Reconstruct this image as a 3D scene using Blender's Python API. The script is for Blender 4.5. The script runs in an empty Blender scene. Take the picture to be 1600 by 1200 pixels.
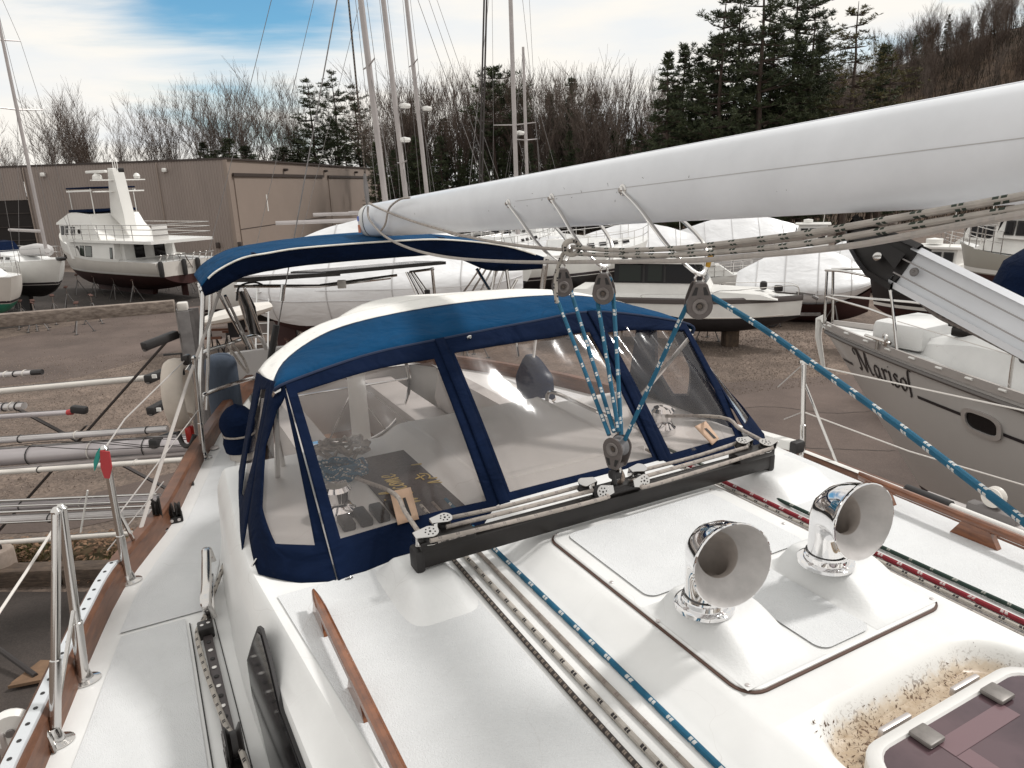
import bpy, bmesh, math, random
from mathutils import Vector, Matrix, noise
R = random.Random(7)
S = bpy.context.scene
COL = S.collection
PI = math.pi
# ------------------------------------------------------------------ camera
CAM_H = 6.0
PITCH, ROLL, FPX = math.radians(15.8), 0.034, 1110.0
F = Vector((0, math.cos(PITCH), -math.sin(PITCH)))
U0 = Vector((0, math.sin(PITCH), math.cos(PITCH)))
X0 = Vector((1, 0, 0))
CR = X0 * math.cos(ROLL) - U0 * math.sin(ROLL)
CU = U0 * math.cos(ROLL) + X0 * math.sin(ROLL)
cam = bpy.data.cameras.new('camera')
cam.sensor_fit = 'HORIZONTAL'; cam.sensor_width = 36.0; cam.lens = 36.0 * FPX / 1600.0
cam.clip_start = 0.05; cam.clip_end = 3000
cam_o = bpy.data.objects.new('camera', cam); COL.objects.link(cam_o)
m3 = Matrix((CR, CU, -F)).transposed()
cam_o.matrix_world = Matrix.Translation((0, 0, CAM_H)) @ m3.to_4x4()
S.camera = cam_o
# ------------------------------------------------------------------ light
SUN_EL, SUN_AZ = math.radians(52), math.radians(72)      # azimuth from +Y towards +X
sun = bpy.data.lights.new('sun', 'SUN'); sun.energy = 2.2; sun.angle = math.radians(7); sun.color = (1.0, 0.975, 0.945)
sun_o = bpy.data.objects.new('sun', sun); COL.objects.link(sun_o)
sd = Vector((math.sin(SUN_AZ) * math.cos(SUN_EL), math.cos(SUN_AZ) * math.cos(SUN_EL), math.sin(SUN_EL)))
sun_o.rotation_euler = sd.to_track_quat('Z', 'Y').to_euler(); sun_o.location = (20, 10, 40)
W_ = bpy.data.worlds.new('World'); S.world = W_; W_.use_nodes = True
def world_sky():
    nt = W_.node_tree; nt.nodes.clear(); N = nt.nodes.new; L = nt.links.new
    out = N('ShaderNodeOutputWorld'); bg = N('ShaderNodeBackground'); bg.inputs['Strength'].default_value = 0.087
    L(bg.outputs[0], out.inputs[0])
    sky = N('ShaderNodeTexSky'); sky.sky_type = 'NISHITA'; sky.sun_disc = False
    sky.sun_elevation = SUN_EL; sky.sun_rotation = SUN_AZ; sky.air_density = 1.0; sky.dust_density = 0.6; sky.ozone_density = 2.0
    tc = N('ShaderNodeTexCoord'); mp = N('ShaderNodeMapping'); mp.inputs['Scale'].default_value = (1.2, 1.2, 5.5)
    mp.inputs['Location'].default_value = (0.35, 0.1, 0.2)
    L(tc.outputs['Generated'], mp.inputs[0])
    n1 = N('ShaderNodeTexNoise'); n1.inputs['Scale'].default_value = 1.6; n1.inputs['Detail'].default_value = 9; n1.inputs['Roughness'].default_value = 0.56
    n1.inputs['Distortion'].default_value = 0.5
    L(mp.outputs[0], n1.inputs['Vector'])
    # a gap in the veil of cloud round one direction (high, to the west)
    hole = N('ShaderNodeVectorMath'); hole.operation = 'DISTANCE'; L(tc.outputs['Generated'], hole.inputs[0])
    d = (F * FPX + CR * (330 - 800) - CU * (-25 - 600)).normalized(); hole.inputs[1].default_value = d
    hr = N('ShaderNodeMapRange'); hr.inputs[1].default_value = 0.06; hr.inputs[2].default_value = 0.30; hr.inputs[3].default_value = -0.145; hr.inputs[4].default_value = 0.19
    L(hole.outputs['Value'], hr.inputs[0])
    ad = N('ShaderNodeMath'); ad.operation = 'ADD'; L(n1.outputs['Fac'], ad.inputs[0]); L(hr.outputs[0], ad.inputs[1])
    cr = N('ShaderNodeValToRGB'); cr.color_ramp.elements[0].position = 0.33; cr.color_ramp.elements[1].position = 0.60
    cr.color_ramp.interpolation = 'EASE'
    L(ad.outputs[0], cr.inputs[0])
    n2 = N('ShaderNodeTexNoise'); n2.inputs['Scale'].default_value = 3.3; n2.inputs['Detail'].default_value = 6; L(mp.outputs[0], n2.inputs['Vector'])
    cc = N('ShaderNodeValToRGB'); cc.color_ramp.elements[0].position = 0.38; cc.color_ramp.elements[1].position = 0.58
    cc.color_ramp.elements[0].color = (9.3, 9.5, 9.6, 1); cc.color_ramp.elements[1].color = (10.6, 10.2, 9.5, 1)
    L(n2.outputs['Fac'], cc.inputs[0])
    gain = N('ShaderNodeMix'); gain.data_type = 'RGBA'; gain.blend_type = 'MULTIPLY'; gain.inputs[0].default_value = 1
    L(sky.outputs[0], gain.inputs[6]); gain.inputs[7].default_value = (0.80, 1.30, 1.38, 1)
    mx = N('ShaderNodeMix'); mx.data_type = 'RGBA'
    L(cr.outputs[0], mx.inputs[0]); L(gain.outputs[2], mx.inputs[6]); L(cc.outputs[0], mx.inputs[7])
    L(mx.outputs[2], bg.inputs[0])
world_sky()
S.view_settings.view_transform = 'Standard'; S.view_settings.look = 'None'
S.view_settings.exposure = 0.13; S.view_settings.gamma = 1.0; S.view_settings.use_curve_mapping = False
S.cycles.max_bounces = 8; S.cycles.diffuse_bounces = 2; S.cycles.transparent_max_bounces = 24
# ------------------------------------------------------------------ placing: rays through points of the photograph onto known planes and distances
O_ = Vector((0, 0, CAM_H))
def ray(x, y): return F * FPX + CR * (x - 800) - CU * (y - 600)
def Pz(x, y, h):                      # h: height relative to the camera
    d = ray(x, y); return O_ + d * (h / d.z)
def Pd(x, y, dist):
    d = ray(x, y); return O_ + d * (dist / d.y)
def G(x, y): return Pz(x, y, -CAM_H)
TH = math.radians(27.5)               # our yacht: u runs aft, v runs to port, heights are relative to the camera
A_ = Vector((-math.sin(TH), math.cos(TH), 0)); B_ = Vector((math.cos(TH), math.sin(TH), 0))
def W(u, v, h): return A_ * u + B_ * v + Vector((0, 0, CAM_H + h))
def Pu(x, y, u):
    d = ray(x, y); return O_ + d * (u / d.dot(A_))
def Pv(x, y, v):
    d = ray(x, y); return O_ + d * (v / d.dot(B_))
def Pplane(x, y, p0, n):
    d = ray(x, y); return O_ + d * ((p0 - O_).dot(n) / d.dot(n))
def lerp(a, b, t): return a + (b - a) * t
def pl(pts, t):                       # point on a polyline by index parameter 0..1 (Catmull-Rom)
    n = len(pts) - 1; x = max(0, min(0.99999, t)) * n; i = int(x); f = x - i
    p0 = pts[max(0, i - 1)]; p1 = pts[i]; p2 = pts[i + 1]; p3 = pts[min(n, i + 2)]
    return 0.5 * ((2 * p1) + (p2 - p0) * f + (2 * p0 - 5 * p1 + 4 * p2 - p3) * f * f + (3 * p1 - p0 - 3 * p2 + p3) * f ** 3)
def V(*a): return Vector(a) if a else Vector((0, 0, 0))
def smooth_path(pts, n): pts = [Vector(p) for p in pts]; return [pl(pts, i / n) for i in range(n + 1)]
# ------------------------------------------------------------------ materials
MATS = {}
def mat(name, col, rough=0.5, metal=0.0, var=0.0, vscale=6.0, bump=0.0, bscale=60.0, col2=None, spec=0.5, coat=0.0, thr=None, det=5.0, stretch=None, sheen=0.0):
    if name in MATS: return MATS[name]
    m = bpy.data.materials.new(name); m.use_nodes = True; MATS[name] = m
    nt = m.node_tree; N = nt.nodes.new; L = nt.links.new; b = nt.nodes['Principled BSDF']
    b.inputs['Base Color'].default_value = (*col, 1); b.inputs['Roughness'].default_value = rough; b.inputs['Metallic'].default_value = metal
    b.inputs['Specular IOR Level'].default_value = spec; b.inputs['Coat Weight'].default_value = coat; b.inputs['Coat Roughness'].default_value = 0.08
    b.inputs['Sheen Weight'].default_value = sheen
    g = N('ShaderNodeNewGeometry'); src = g.outputs['Position']
    if stretch:
        mp = N('ShaderNodeMapping'); mp.inputs['Scale'].default_value = stretch; L(src, mp.inputs[0]); src = mp.outputs[0]
    if col2 is not None or var:
        if col2 is None: col2 = tuple(max(0, c * (1 - var)) for c in col)
        n = N('ShaderNodeTexNoise'); n.inputs['Scale'].default_value = vscale; n.inputs['Detail'].default_value = det; n.inputs['Roughness'].default_value = 0.6
        L(src, n.inputs['Vector'])
        r = N('ShaderNodeValToRGB'); a0, a1 = thr or (0.35, 0.68)
        r.color_ramp.elements[0].position = a0; r.color_ramp.elements[1].position = a1
        r.color_ramp.elements[0].color = (*col2, 1); r.color_ramp.elements[1].color = (*col, 1)
        L(n.outputs['Fac'], r.inputs[0]); L(r.outputs[0], b.inputs['Base Color'])
    if bump:
        n = N('ShaderNodeTexNoise'); n.inputs['Scale'].default_value = bscale; n.inputs['Detail'].default_value = 3
        L(src, n.inputs['Vector']); bp = N('ShaderNodeBump'); bp.inputs['Strength'].default_value = bump; bp.inputs['Distance'].default_value = 0.01
        L(n.outputs['Fac'], bp.inputs['Height']); L(bp.outputs[0], b.inputs['Normal'])
    return m
def nodes_of(m): return m.node_tree.nodes, m.node_tree.links, m.node_tree.nodes['Principled BSDF']
def rope_mat(name, base, fleck, period=0.06, duty=0.30, every=0.5, dirt=0.75, twin=True):
    """braided cover: fine weave relief and tracer flecks, from the rope's own length/around coordinates"""
    if name in MATS: return MATS[name]
    m = mat(name, base, 0.75); Nn, Lk, b = nodes_of(m); N = Nn.new; L = Lk.new
    uv = N('ShaderNodeUVMap'); sp = N('ShaderNodeSeparateXYZ'); L(uv.outputs[0], sp.inputs[0])
    def M(op, a, c=None):
        n = N('ShaderNodeMath'); n.operation = op
        for i, x in enumerate((a, c)):
            if x is None: continue
            if isinstance(x, (int, float)): n.inputs[i].default_value = x
            else: L(x, n.inputs[i])
        return n.outputs[0]
    s, a = sp.outputs[0], sp.outputs[1]
    row = M('FLOOR', M('MULTIPLY', a, 3.0))
    jn = N('ShaderNodeTexNoise'); jn.inputs['Scale'].default_value = 7; jg = N('ShaderNodeNewGeometry'); L(jg.outputs['Position'], jn.inputs['Vector'])
    f1 = M('FRACT', M('ADD', M('ADD', M('DIVIDE', s, period), M('MULTIPLY', row, 0.47)), M('MULTIPLY', jn.outputs['Fac'], 0.9)))
    f2 = M('FRACT', M('MULTIPLY', a, 3.0))
    on = M('MULTIPLY', M('LESS_THAN', f1, duty), M('LESS_THAN', M('ABSOLUTE', M('SUBTRACT', f2, 0.5)), 0.32))
    gap = M('GREATER_THAN', M('ABSOLUTE', M('SUBTRACT', f1, duty * 0.5)), duty * 0.07)
    on = M('MULTIPLY', on, gap) if twin else on
    w1 = M('SINE', M('MULTIPLY', M('ADD', M('MULTIPLY', s, 300.0), M('MULTIPLY', a, 12.0)), 6.283))
    w2 = M('SINE', M('MULTIPLY', M('SUBTRACT', M('MULTIPLY', s, 300.0), M('MULTIPLY', a, 12.0)), 6.283))
    wv = M('MULTIPLY', w1, w2)
    nz = N('ShaderNodeTexNoise'); nz.inputs['Scale'].default_value = 28; nz.inputs['Detail'].default_value = 4
    g = N('ShaderNodeNewGeometry'); L(g.outputs['Position'], nz.inputs['Vector'])
    rp = N('ShaderNodeValToRGB'); rp.color_ramp.elements[0].position = 0.3; rp.color_ramp.elements[1].position = 0.7
    rp.color_ramp.elements[0].color = (*[c * dirt for c in base], 1); rp.color_ramp.elements[1].color = (*base, 1); L(nz.outputs['Fac'], rp.inputs[0])
    mx = N('ShaderNodeMix'); mx.data_type = 'RGBA'; L(on, mx.inputs[0]); L(rp.outputs[0], mx.inputs[6]); mx.inputs[7].default_value = (*fleck, 1)
    L(mx.outputs[2], b.inputs['Base Color'])
    bp = N('ShaderNodeBump'); bp.inputs['Strength'].default_value = 0.6; bp.inputs['Distance'].default_value = 0.002; L(wv, bp.inputs['Height']); L(bp.outputs[0], b.inputs['Normal'])
    return m
def clear_mat(name, tint=(0.92, 0.88, 0.86), gloss=0.05, film=0.085):
    """soft clear vinyl: thin sheet that lets light through, reflects the sky and is slightly milky"""
    if name in MATS: return MATS[name]
    m = bpy.data.materials.new(name); m.use_nodes = True; MATS[name] = m
    nt = m.node_tree; nt.nodes.clear(); N = nt.nodes.new; L = nt.links.new
    out = N('ShaderNodeOutputMaterial'); t = N('ShaderNodeBsdfTransparent'); t.inputs[0].default_value = (*tint, 1)
    gl = N('ShaderNodeBsdfGlossy'); gl.inputs['Roughness'].default_value = 0.10; gl.inputs[0].default_value = (1, 1, 1, 1)
    df = N('ShaderNodeBsdfDiffuse'); df.inputs[0].default_value = (0.30, 0.265, 0.255, 1)
    g = N('ShaderNodeNewGeometry'); nz = N('ShaderNodeTexNoise'); nz.inputs['Scale'].default_value = 2.2; nz.inputs['Detail'].default_value = 2; nz.inputs['Distortion'].default_value = 1.2
    L(g.outputs['Position'], nz.inputs['Vector'])
    bp = N('ShaderNodeBump'); bp.inputs['Strength'].default_value = 0.30; bp.inputs['Distance'].default_value = 0.04; L(nz.outputs['Fac'], bp.inputs['Height']); L(bp.outputs[0], gl.inputs['Normal'])
    fr = N('ShaderNodeFresnel'); fr.inputs[0].default_value = 1.5; L(bp.outputs[0], fr.inputs['Normal'])
    ml = N('ShaderNodeMath'); ml.operation = 'MULTIPLY_ADD'; L(fr.outputs[0], ml.inputs[0]); ml.inputs[1].default_value = 0.5; ml.inputs[2].default_value = gloss * 0.3; ml.use_clamp = True
    n2 = N('ShaderNodeTexNoise'); n2.inputs['Scale'].default_value = 9; n2.inputs['Detail'].default_value = 6; L(g.outputs['Position'], n2.inputs['Vector'])
    fm = N('ShaderNodeMath'); fm.operation = 'MULTIPLY'; L(n2.outputs['Fac'], fm.inputs[0]); fm.inputs[1].default_value = film * 2
    m1 = N('ShaderNodeMixShader'); L(fm.outputs[0], m1.inputs[0]); L(t.outputs[0], m1.inputs[1]); L(df.outputs[0], m1.inputs[2])
    m2 = N('ShaderNodeMixShader'); L(ml.outputs[0], m2.inputs[0]); L(m1.outputs[0], m2.inputs[1]); L(gl.outputs[0], m2.inputs[2])
    L(m2.outputs[0], out.inputs[0]); return m
# ------------------------------------------------------------------ mesh builder
class MB:
    def __init__(s): s.v = []; s.f = []; s.uv = {}; s.mi = []; s.cur = 0
    def face(s, idx, uvs=None):
        s.f.append(tuple(idx)); s.mi.append(s.cur)
        if uvs: s.uv[len(s.f) - 1] = uvs
    def grid(s, rows, close=False, flip=False, uvs=None):
        b = len(s.v); n = len(rows[0])
        for r in rows: s.v += [tuple(p) for p in r]
        for i in range(len(rows) - 1):
            for j in range(n if close else n - 1):
                k = (j + 1) % n
                q = [b + i * n + j, b + i * n + k, b + (i + 1) * n + k, b + (i + 1) * n + j]
                u = None
                if uvs: u = [uvs(i, j), uvs(i, j + 1), uvs(i + 1, j + 1), uvs(i + 1, j)]
                if flip: q = q[::-1]; u = u[::-1] if u else None
                s.face(q, u)
        return b
    def ngon(s, pts):
        b = len(s.v); s.v += [tuple(p) for p in pts]; s.face(range(b, b + len(pts)))
    def tube(s, pts, r, n=8, caps=True, flat=None):
        pts = [Vector(p) for p in pts]; rr = r if isinstance(r, (list, tuple)) else [r] * len(pts)
        up = None; rows = []; L = 0; Ls = []
        for i, p in enumerate(pts):
            t = (pts[min(i + 1, len(pts) - 1)] - pts[max(i - 1, 0)])
            t = t.normalized() if t.length > 1e-9 else Vector((0, 0, 1))
            if up is None: up = Vector((0, 0, 1)) if abs(t.z) < 0.9 else Vector((1, 0, 0))
            x = t.cross(up); x = x.normalized() if x.length > 1e-6 else t.orthogonal().normalized()
            up = x.cross(t).normalized()
            if i: L += (p - pts[i - 1]).length
            Ls.append(L)
            fx, fy = flat or (1, 1)
            rows.append([p + (x * math.cos(a) * fx + up * math.sin(a) * fy) * rr[i] for a in [2 * PI * k / n for k in range(n)]])
        s.grid(rows, close=True, uvs=lambda i, j: (Ls[i], j / n))
        if caps: s.ngon(rows[0]); s.ngon(rows[-1][::-1])
    def lathe(s, prof, M=None, n=20, caps=False):      # prof: (r, z)
        M = M or Matrix(); rows = [[M @ Vector((r * math.cos(2 * PI * k / n), r * math.sin(2 * PI * k / n), z)) for k in range(n)] for r, z in prof]
        s.grid(rows, close=True)
        if caps: s.ngon(rows[0][::-1]); s.ngon(rows[-1])
    def box(s, c, size, M=None, bev=0.0, seg=2):
        bm = bmesh.new(); bmesh.ops.create_cube(bm, size=1)
        for v in bm.verts: v.co = Vector((v.co.x * size[0], v.co.y * size[1], v.co.z * size[2]))
        if bev: bmesh.ops.bevel(bm, geom=bm.edges[:], offset=min(bev, min(size) * 0.49), segments=seg, profile=0.5, affect='EDGES')
        T = Matrix.Translation(Vector(c)) @ (M.to_4x4() if M is not None else Matrix())
        s.bm(bm, T)
    def bm(s, bm, T=None):
        b = len(s.v); bm.verts.index_update()
        for v in bm.verts: s.v.append(tuple((T @ v.co) if T else v.co))
        for f in bm.faces: s.face([b + v.index for v in f.verts])
        bm.free()
    def bar(s, a, b, w, h, up=(0, 0, 1), bev=0.0):      # rectangular bar from a to b
        a = Vector(a); b = Vector(b); d = b - a; t = d.normalized(); x = t.cross(Vector(up)).normalized(); z = x.cross(t)
        M = Matrix((x, t, z)).transposed(); s.box((a + b) / 2, (w, d.length, h), M, bev)
    def prism(s, poly, d0, d1=None):                     # extrude a polygon of points by vector d0 (and back by d1)
        P = [Vector(p) for p in poly]; d0 = Vector(d0); n = len(P)
        a = [p + (Vector(d1) if d1 is not None else Vector()) for p in P]; c = [p + d0 for p in P]
        b = len(s.v); s.v += [tuple(p) for p in a + c]
        s.face(list(range(b, b + n))[::-1]); s.face(range(b + n, b + 2 * n))
        for i in range(n): s.face([b + i, b + (i + 1) % n, b + n + (i + 1) % n, b + n + i])
    def build(s, name, m, parent=None, smooth=35, loc=None, solid=0.0, rel=True):
        me = bpy.data.meshes.new(name)
        o = bpy.data.objects.new(name, me); COL.objects.link(o)
        off = Vector()
        if parent is not None:
            o.parent = parent
            if rel: off = WLOC[parent.name]
            WLOC[o.name] = off if rel else Vector()
        else:
            if loc is None and s.v:
                xs, ys, zs = zip(*s.v); loc = Vector(((min(xs) + max(xs)) / 2, (min(ys) + max(ys)) / 2, min(zs)))
            off = Vector(loc or (0, 0, 0)); o.location = off; WLOC[o.name] = off
        me.from_pydata([(x - off.x, y - off.y, z - off.z) for x, y, z in s.v], [], s.f)
        for x in (m if isinstance(m, (list, tuple)) else [m]): me.materials.append(x)
        if any(s.mi): me.polygons.foreach_set('material_index', s.mi)
        if s.uv:
            ul = me.uv_layers.new(name='UVMap')
            for i, p in enumerate(me.polygons):
                if i in s.uv:
                    for k, li in enumerate(p.loop_indices): ul.data[li].uv = s.uv[i][k]
        if smooth:
            me.polygons.foreach_set('use_smooth', [True] * len(me.polygons))
            me.set_sharp_from_angle(angle=math.radians(smooth))
        me.update()
        if solid:
            md = o.modifiers.new('thickness', 'SOLIDIFY'); md.thickness = solid; md.offset = 0
        return o
WLOC = {}
def tag(o, label=None, cat=None, group=None, kind=None):
    if label: o['label'] = label
    if cat: o['category'] = cat
    if group: o['group'] = group
    if kind: o['kind'] = kind
    return o
def thing(name, label, cat, loc=(0, 0, 0), rotz=0.0, group=None):
    o = bpy.data.objects.new(name, None); COL.objects.link(o); o.location = loc; o.rotation_euler = (0, 0, rotz); o.empty_display_size = 0.1
    WLOC[o.name] = Vector(loc); return tag(o, label, cat, group)
def kids(o): return [c for c in o.children]
def dup(root, loc, rotz=0.0, label=None, scale=None):
    def cp(o, par):
        c = o.copy(); COL.objects.link(c); WLOC[c.name] = Vector()
        if par is not None: c.parent = par
        for ch in list(o.children): cp(ch, c)
        return c
    r = cp(root, None); r.location = loc; r.rotation_euler = (0, 0, rotz)
    if scale: r.scale = scale if isinstance(scale, (tuple, list)) else (scale,) * 3
    if label: r['label'] = label
    return r
def rope(name, pts, r, m, label, cat='rope', group=None, n=8, seg=None, parent=None):
    b = MB(); P = smooth_path(pts, seg) if seg else [Vector(p) for p in pts]
    b.tube(P, r, n); o = b.build(name, m, parent)
    if parent is None: tag(o, label, cat, group)
    return o
# palette
M_gel = mat('gelcoat_white', (0.79, 0.787, 0.772), 0.32, var=0.10, vscale=3.0, bump=0.04, bscale=40, spec=0.4)
M_non = mat('nonskid_grey', (0.705, 0.712, 0.715), 0.75, var=0.09, vscale=5.0, bump=0.42, bscale=330)
M_teak = mat('varnished_teak', (0.215, 0.074, 0.026), 0.26, col2=(0.085, 0.028, 0.012), vscale=14, stretch=(1, 1, 6), coat=0.7, thr=(0.3, 0.62))
M_teakw = mat('teak_weathered', (0.155, 0.066, 0.034), 0.42, col2=(0.075, 0.031, 0.017), vscale=9, stretch=(1, 1, 6), thr=(0.3, 0.65))
M_ss = mat('stainless', (0.62, 0.60, 0.58), 0.14, 1.0)
M_chrome = mat('chrome', (0.80, 0.79, 0.79), 0.035, 1.0)
M_satin = mat('satin_metal', (0.60, 0.56, 0.545), 0.42, 0.75, var=0.12, vscale=18)
M_black = mat('black_anodised', (0.022, 0.019, 0.018), 0.38, 0.3, var=0.3, vscale=12)
M_rub = mat('black_rubber', (0.018, 0.016, 0.016), 0.6)
M_blk_pl = mat('block_grey', (0.135, 0.115, 0.108), 0.5, 0.2, var=0.2, vscale=60)
M_navy = mat('canvas_navy', (0.0036, 0.0105, 0.035), 0.9, var=0.25, vscale=7, bump=0.25, bscale=500, spec=0.10)
M_blue = mat('canvas_pacific', (0.002, 0.050, 0.130), 0.85, var=0.18, vscale=6, bump=0.25, bscale=500, spec=0.12)
M_cream = mat('canvas_white', (0.80, 0.765, 0.70), 0.85, var=0.08, vscale=20, bump=0.2, bscale=400)
M_alu = mat('painted_spar', (0.75, 0.765, 0.795), 0.33, var=0.10, vscale=5, stretch=(1, 1, 1), spec=0.5)
M_glassk = mat('dark_glass', (0.008, 0.007, 0.008), 0.08, spec=0.22)
M_vinyl = clear_mat('clear_vinyl')
M_wht = mat('white_paint', (0.80, 0.785, 0.75), 0.35, var=0.08, vscale=2.0)
M_off = mat('offwhite_paint', (0.66, 0.62, 0.57), 0.4, var=0.10, vscale=1.2)
M_anode = mat('galvanised', (0.25, 0.235, 0.23), 0.5, 0.6, var=0.35, vscale=9)
def add_wrinkle(m, scale, dist, stretch=(1, 1, 1)):
    N, L, b = nodes_of(m); old = b.inputs['Normal'].links[0].from_socket if b.inputs['Normal'].links else None
    g = N.new('ShaderNodeNewGeometry'); mp = N.new('ShaderNodeMapping'); mp.inputs['Scale'].default_value = stretch; L.new(g.outputs['Position'], mp.inputs[0])
    n = N.new('ShaderNodeTexNoise'); n.inputs['Scale'].default_value = scale; n.inputs['Detail'].default_value = 3; n.inputs['Distortion'].default_value = .6; L.new(mp.outputs[0], n.inputs['Vector'])
    bp = N.new('ShaderNodeBump'); bp.inputs['Strength'].default_value = .8; bp.inputs['Distance'].default_value = dist; L.new(n.outputs['Fac'], bp.inputs['Height'])
    if old: L.new(old, bp.inputs['Normal'])
    L.new(bp.outputs[0], b.inputs['Normal'])
for m_ in (M_navy, M_blue, M_cream): add_wrinkle(m_, 5.0, .05, (1, 1, 1.8))
def add_crazing(m, scale=5.0, depth=.72):
    """hairline cracks in old gelcoat, in patches, and faint scuffs"""
    N, L, b = nodes_of(m); src = b.inputs['Base Color'].links[0].from_socket; g = N.new('ShaderNodeNewGeometry')
    nz = N.new('ShaderNodeTexNoise'); nz.inputs['Scale'].default_value = 6; L.new(g.outputs['Position'], nz.inputs['Vector'])
    mxv = N.new('ShaderNodeMix'); mxv.data_type = 'VECTOR'; mxv.inputs[0].default_value = .12; L.new(g.outputs['Position'], mxv.inputs[4]); L.new(nz.outputs['Color'], mxv.inputs[5])
    v = N.new('ShaderNodeTexVoronoi'); v.feature = 'DISTANCE_TO_EDGE'; v.inputs['Scale'].default_value = scale; L.new(mxv.outputs[1], v.inputs['Vector'])
    lt = N.new('ShaderNodeMapRange'); lt.inputs[1].default_value = .0012; lt.inputs[2].default_value = .0042; lt.inputs[3].default_value = 1; lt.inputs[4].default_value = 0; L.new(v.outputs['Distance'], lt.inputs[0])
    n2 = N.new('ShaderNodeTexNoise'); n2.inputs['Scale'].default_value = 1.7; n2.inputs['Detail'].default_value = 3; L.new(g.outputs['Position'], n2.inputs['Vector'])
    mk = N.new('ShaderNodeMapRange'); mk.inputs[1].default_value = .50; mk.inputs[2].default_value = .62; L.new(n2.outputs['Fac'], mk.inputs[0])
    n3 = N.new('ShaderNodeTexNoise'); n3.inputs['Scale'].default_value = 17; n3.inputs['Detail'].default_value = 9; n3.inputs['Roughness'].default_value = .75; L.new(g.outputs['Position'], n3.inputs['Vector'])
    sp = N.new('ShaderNodeMapRange'); sp.inputs[1].default_value = .64; sp.inputs[2].default_value = .76; sp.inputs[4].default_value = .30; L.new(n3.outputs['Fac'], sp.inputs[0])
    ml = N.new('ShaderNodeMath'); ml.operation = 'MULTIPLY'; L.new(lt.outputs[0], ml.inputs[0]); L.new(mk.outputs[0], ml.inputs[1])
    ad = N.new('ShaderNodeMath'); ad.operation = 'MAXIMUM'; L.new(ml.outputs[0], ad.inputs[0]); L.new(sp.outputs[0], ad.inputs[1])
    sc = N.new('ShaderNodeMath'); sc.operation = 'MULTIPLY'; L.new(ad.outputs[0], sc.inputs[0]); sc.inputs[1].default_value = depth
    mx = N.new('ShaderNodeMix'); mx.data_type = 'RGBA'; L.new(sc.outputs[0], mx.inputs[0]); L.new(src, mx.inputs[6]); mx.inputs[7].default_value = (.36, .32, .28, 1); L.new(mx.outputs[2], b.inputs['Base Color'])
add_crazing(M_gel, 5.0, .28); add_crazing(M_non, 3.0, .22)
R_white = rope_mat('rope_white_green', (0.56, 0.51, 0.46), (0.035, 0.05, 0.035), 0.075, 0.28)
R_blue = rope_mat('rope_blue', (0.008, 0.135, 0.245), (0.70, 0.70, 0.68), 0.075, 0.26)
R_grey = rope_mat('rope_grey', (0.40, 0.345, 0.30), (0.25, 0.20, 0.18), 0.05, 0.25)
R_tan = rope_mat('rope_tan', (0.52, 0.46, 0.41), (0.30, 0.26, 0.24), 0.05, 0.2)
R_dark = rope_mat('rope_dark', (0.050, 0.038, 0.032), (0.26, 0.21, 0.17), 0.02, 0.5)
R_black = rope_mat('rope_white_black', (0.58, 0.53, 0.47), (0.03, 0.025, 0.025), 0.05, 0.3)
R_red = rope_mat('rope_red', (0.30, 0.018, 0.030), (0.62, 0.52, 0.50), 0.07, 0.22)
R_green = rope_mat('rope_green', (0.018, 0.048, 0.034), (0.35, 0.36, 0.32), 0.07, 0.15)
# ================================================================== OUR YACHT (u aft, v to port, h relative to the camera)
yacht = thing('sailing_yacht', 'white sailing yacht with teak rails and two chrome cowl vents, seen from its deck', 'sailboat', W(2, 1.28, -CAM_H))
def part(name, b, m, p=yacht, **k): return b.build(name, m, p, **k)
RS = [(-6, 1.2), (-5, .42), (-4, -.05), (-3, -.33), (-1.5, -.58), (0, -.66), (1.2, -.62), (2.0, -.51), (2.4, -.43), (2.72, -.365), (3.06, -.275), (3.55, -.085), (4.05, .05), (4.6, .21), (5.5, .50), (6.4, .86), (7.1, 1.25)]
RP = [(-6, 1.36), (-5, 2.1), (-4, 2.5), (-3, 2.75), (-1.5, 2.92), (0, 2.98), (1.33, 3.01), (2.0, 3.03), (2.4, 3.04), (2.95, 3.05), (3.4, 3.02), (3.8, 2.98), (4.3, 2.88), (4.9, 2.68), (5.7, 2.30), (6.4, 1.86), (7.1, 1.33)]
def rail(tab, u):
    for i in range(len(tab) - 1):
        if u <= tab[i + 1][0]:
            a, b = tab[max(0, i)], tab[i + 1]; f = (u - a[0]) / (b[0] - a[0]); f = max(0, min(1, f))
            p0 = tab[max(0, i - 1)][1]; p3 = tab[min(len(tab) - 1, i + 2)][1]
            return a[1] + (b[1] - a[1]) * f if (i == 0 or i > len(tab) - 3) else pl([Vector((p0, 0, 0)), Vector((a[1], 0, 0)), Vector((b[1], 0, 0)), Vector((p3, 0, 0))], (1 + f) / 3).x
    return tab[-1][1]
rs = lambda u: rail(RS, u)
rp = lambda u: rail(RP, u)
DK = -1.53
us = [-6 + .15 * i for i in range(88)]
# hull shell
b = MB()
def hullrows(side, tab):
    rows = []
    for u in us:
        e = rail(tab, u); c = 1.28; w = e - c; t = (u + 6) / 13.1
        kz = -3.0 - 0.55 * math.sin(PI * max(0, min(1, t))) ; rows.append([])
        for k in range(9):
            s = k / 8; hh = lerp(-1.50, kz, s); fac = (1 - s ** 2.6) ** 0.55
            rows[-1].append(W(u * (1 - 0.06 * s), c + w * fac, hh))
    return rows
b.grid(hullrows(0, RS)); b.grid(hullrows(1, RP), flip=True); part('hull', b, M_wht)
b = MB(); b.prism([W(-1.5, 1.19, -3.3), W(4.6, 1.19, -3.2), W(4.3, 1.19, -5.55), W(.2, 1.19, -5.7)], B_ * .18); part('keel', b, mat('bottom_dark', (0.03, 0.03, 0.04), 0.7))
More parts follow.
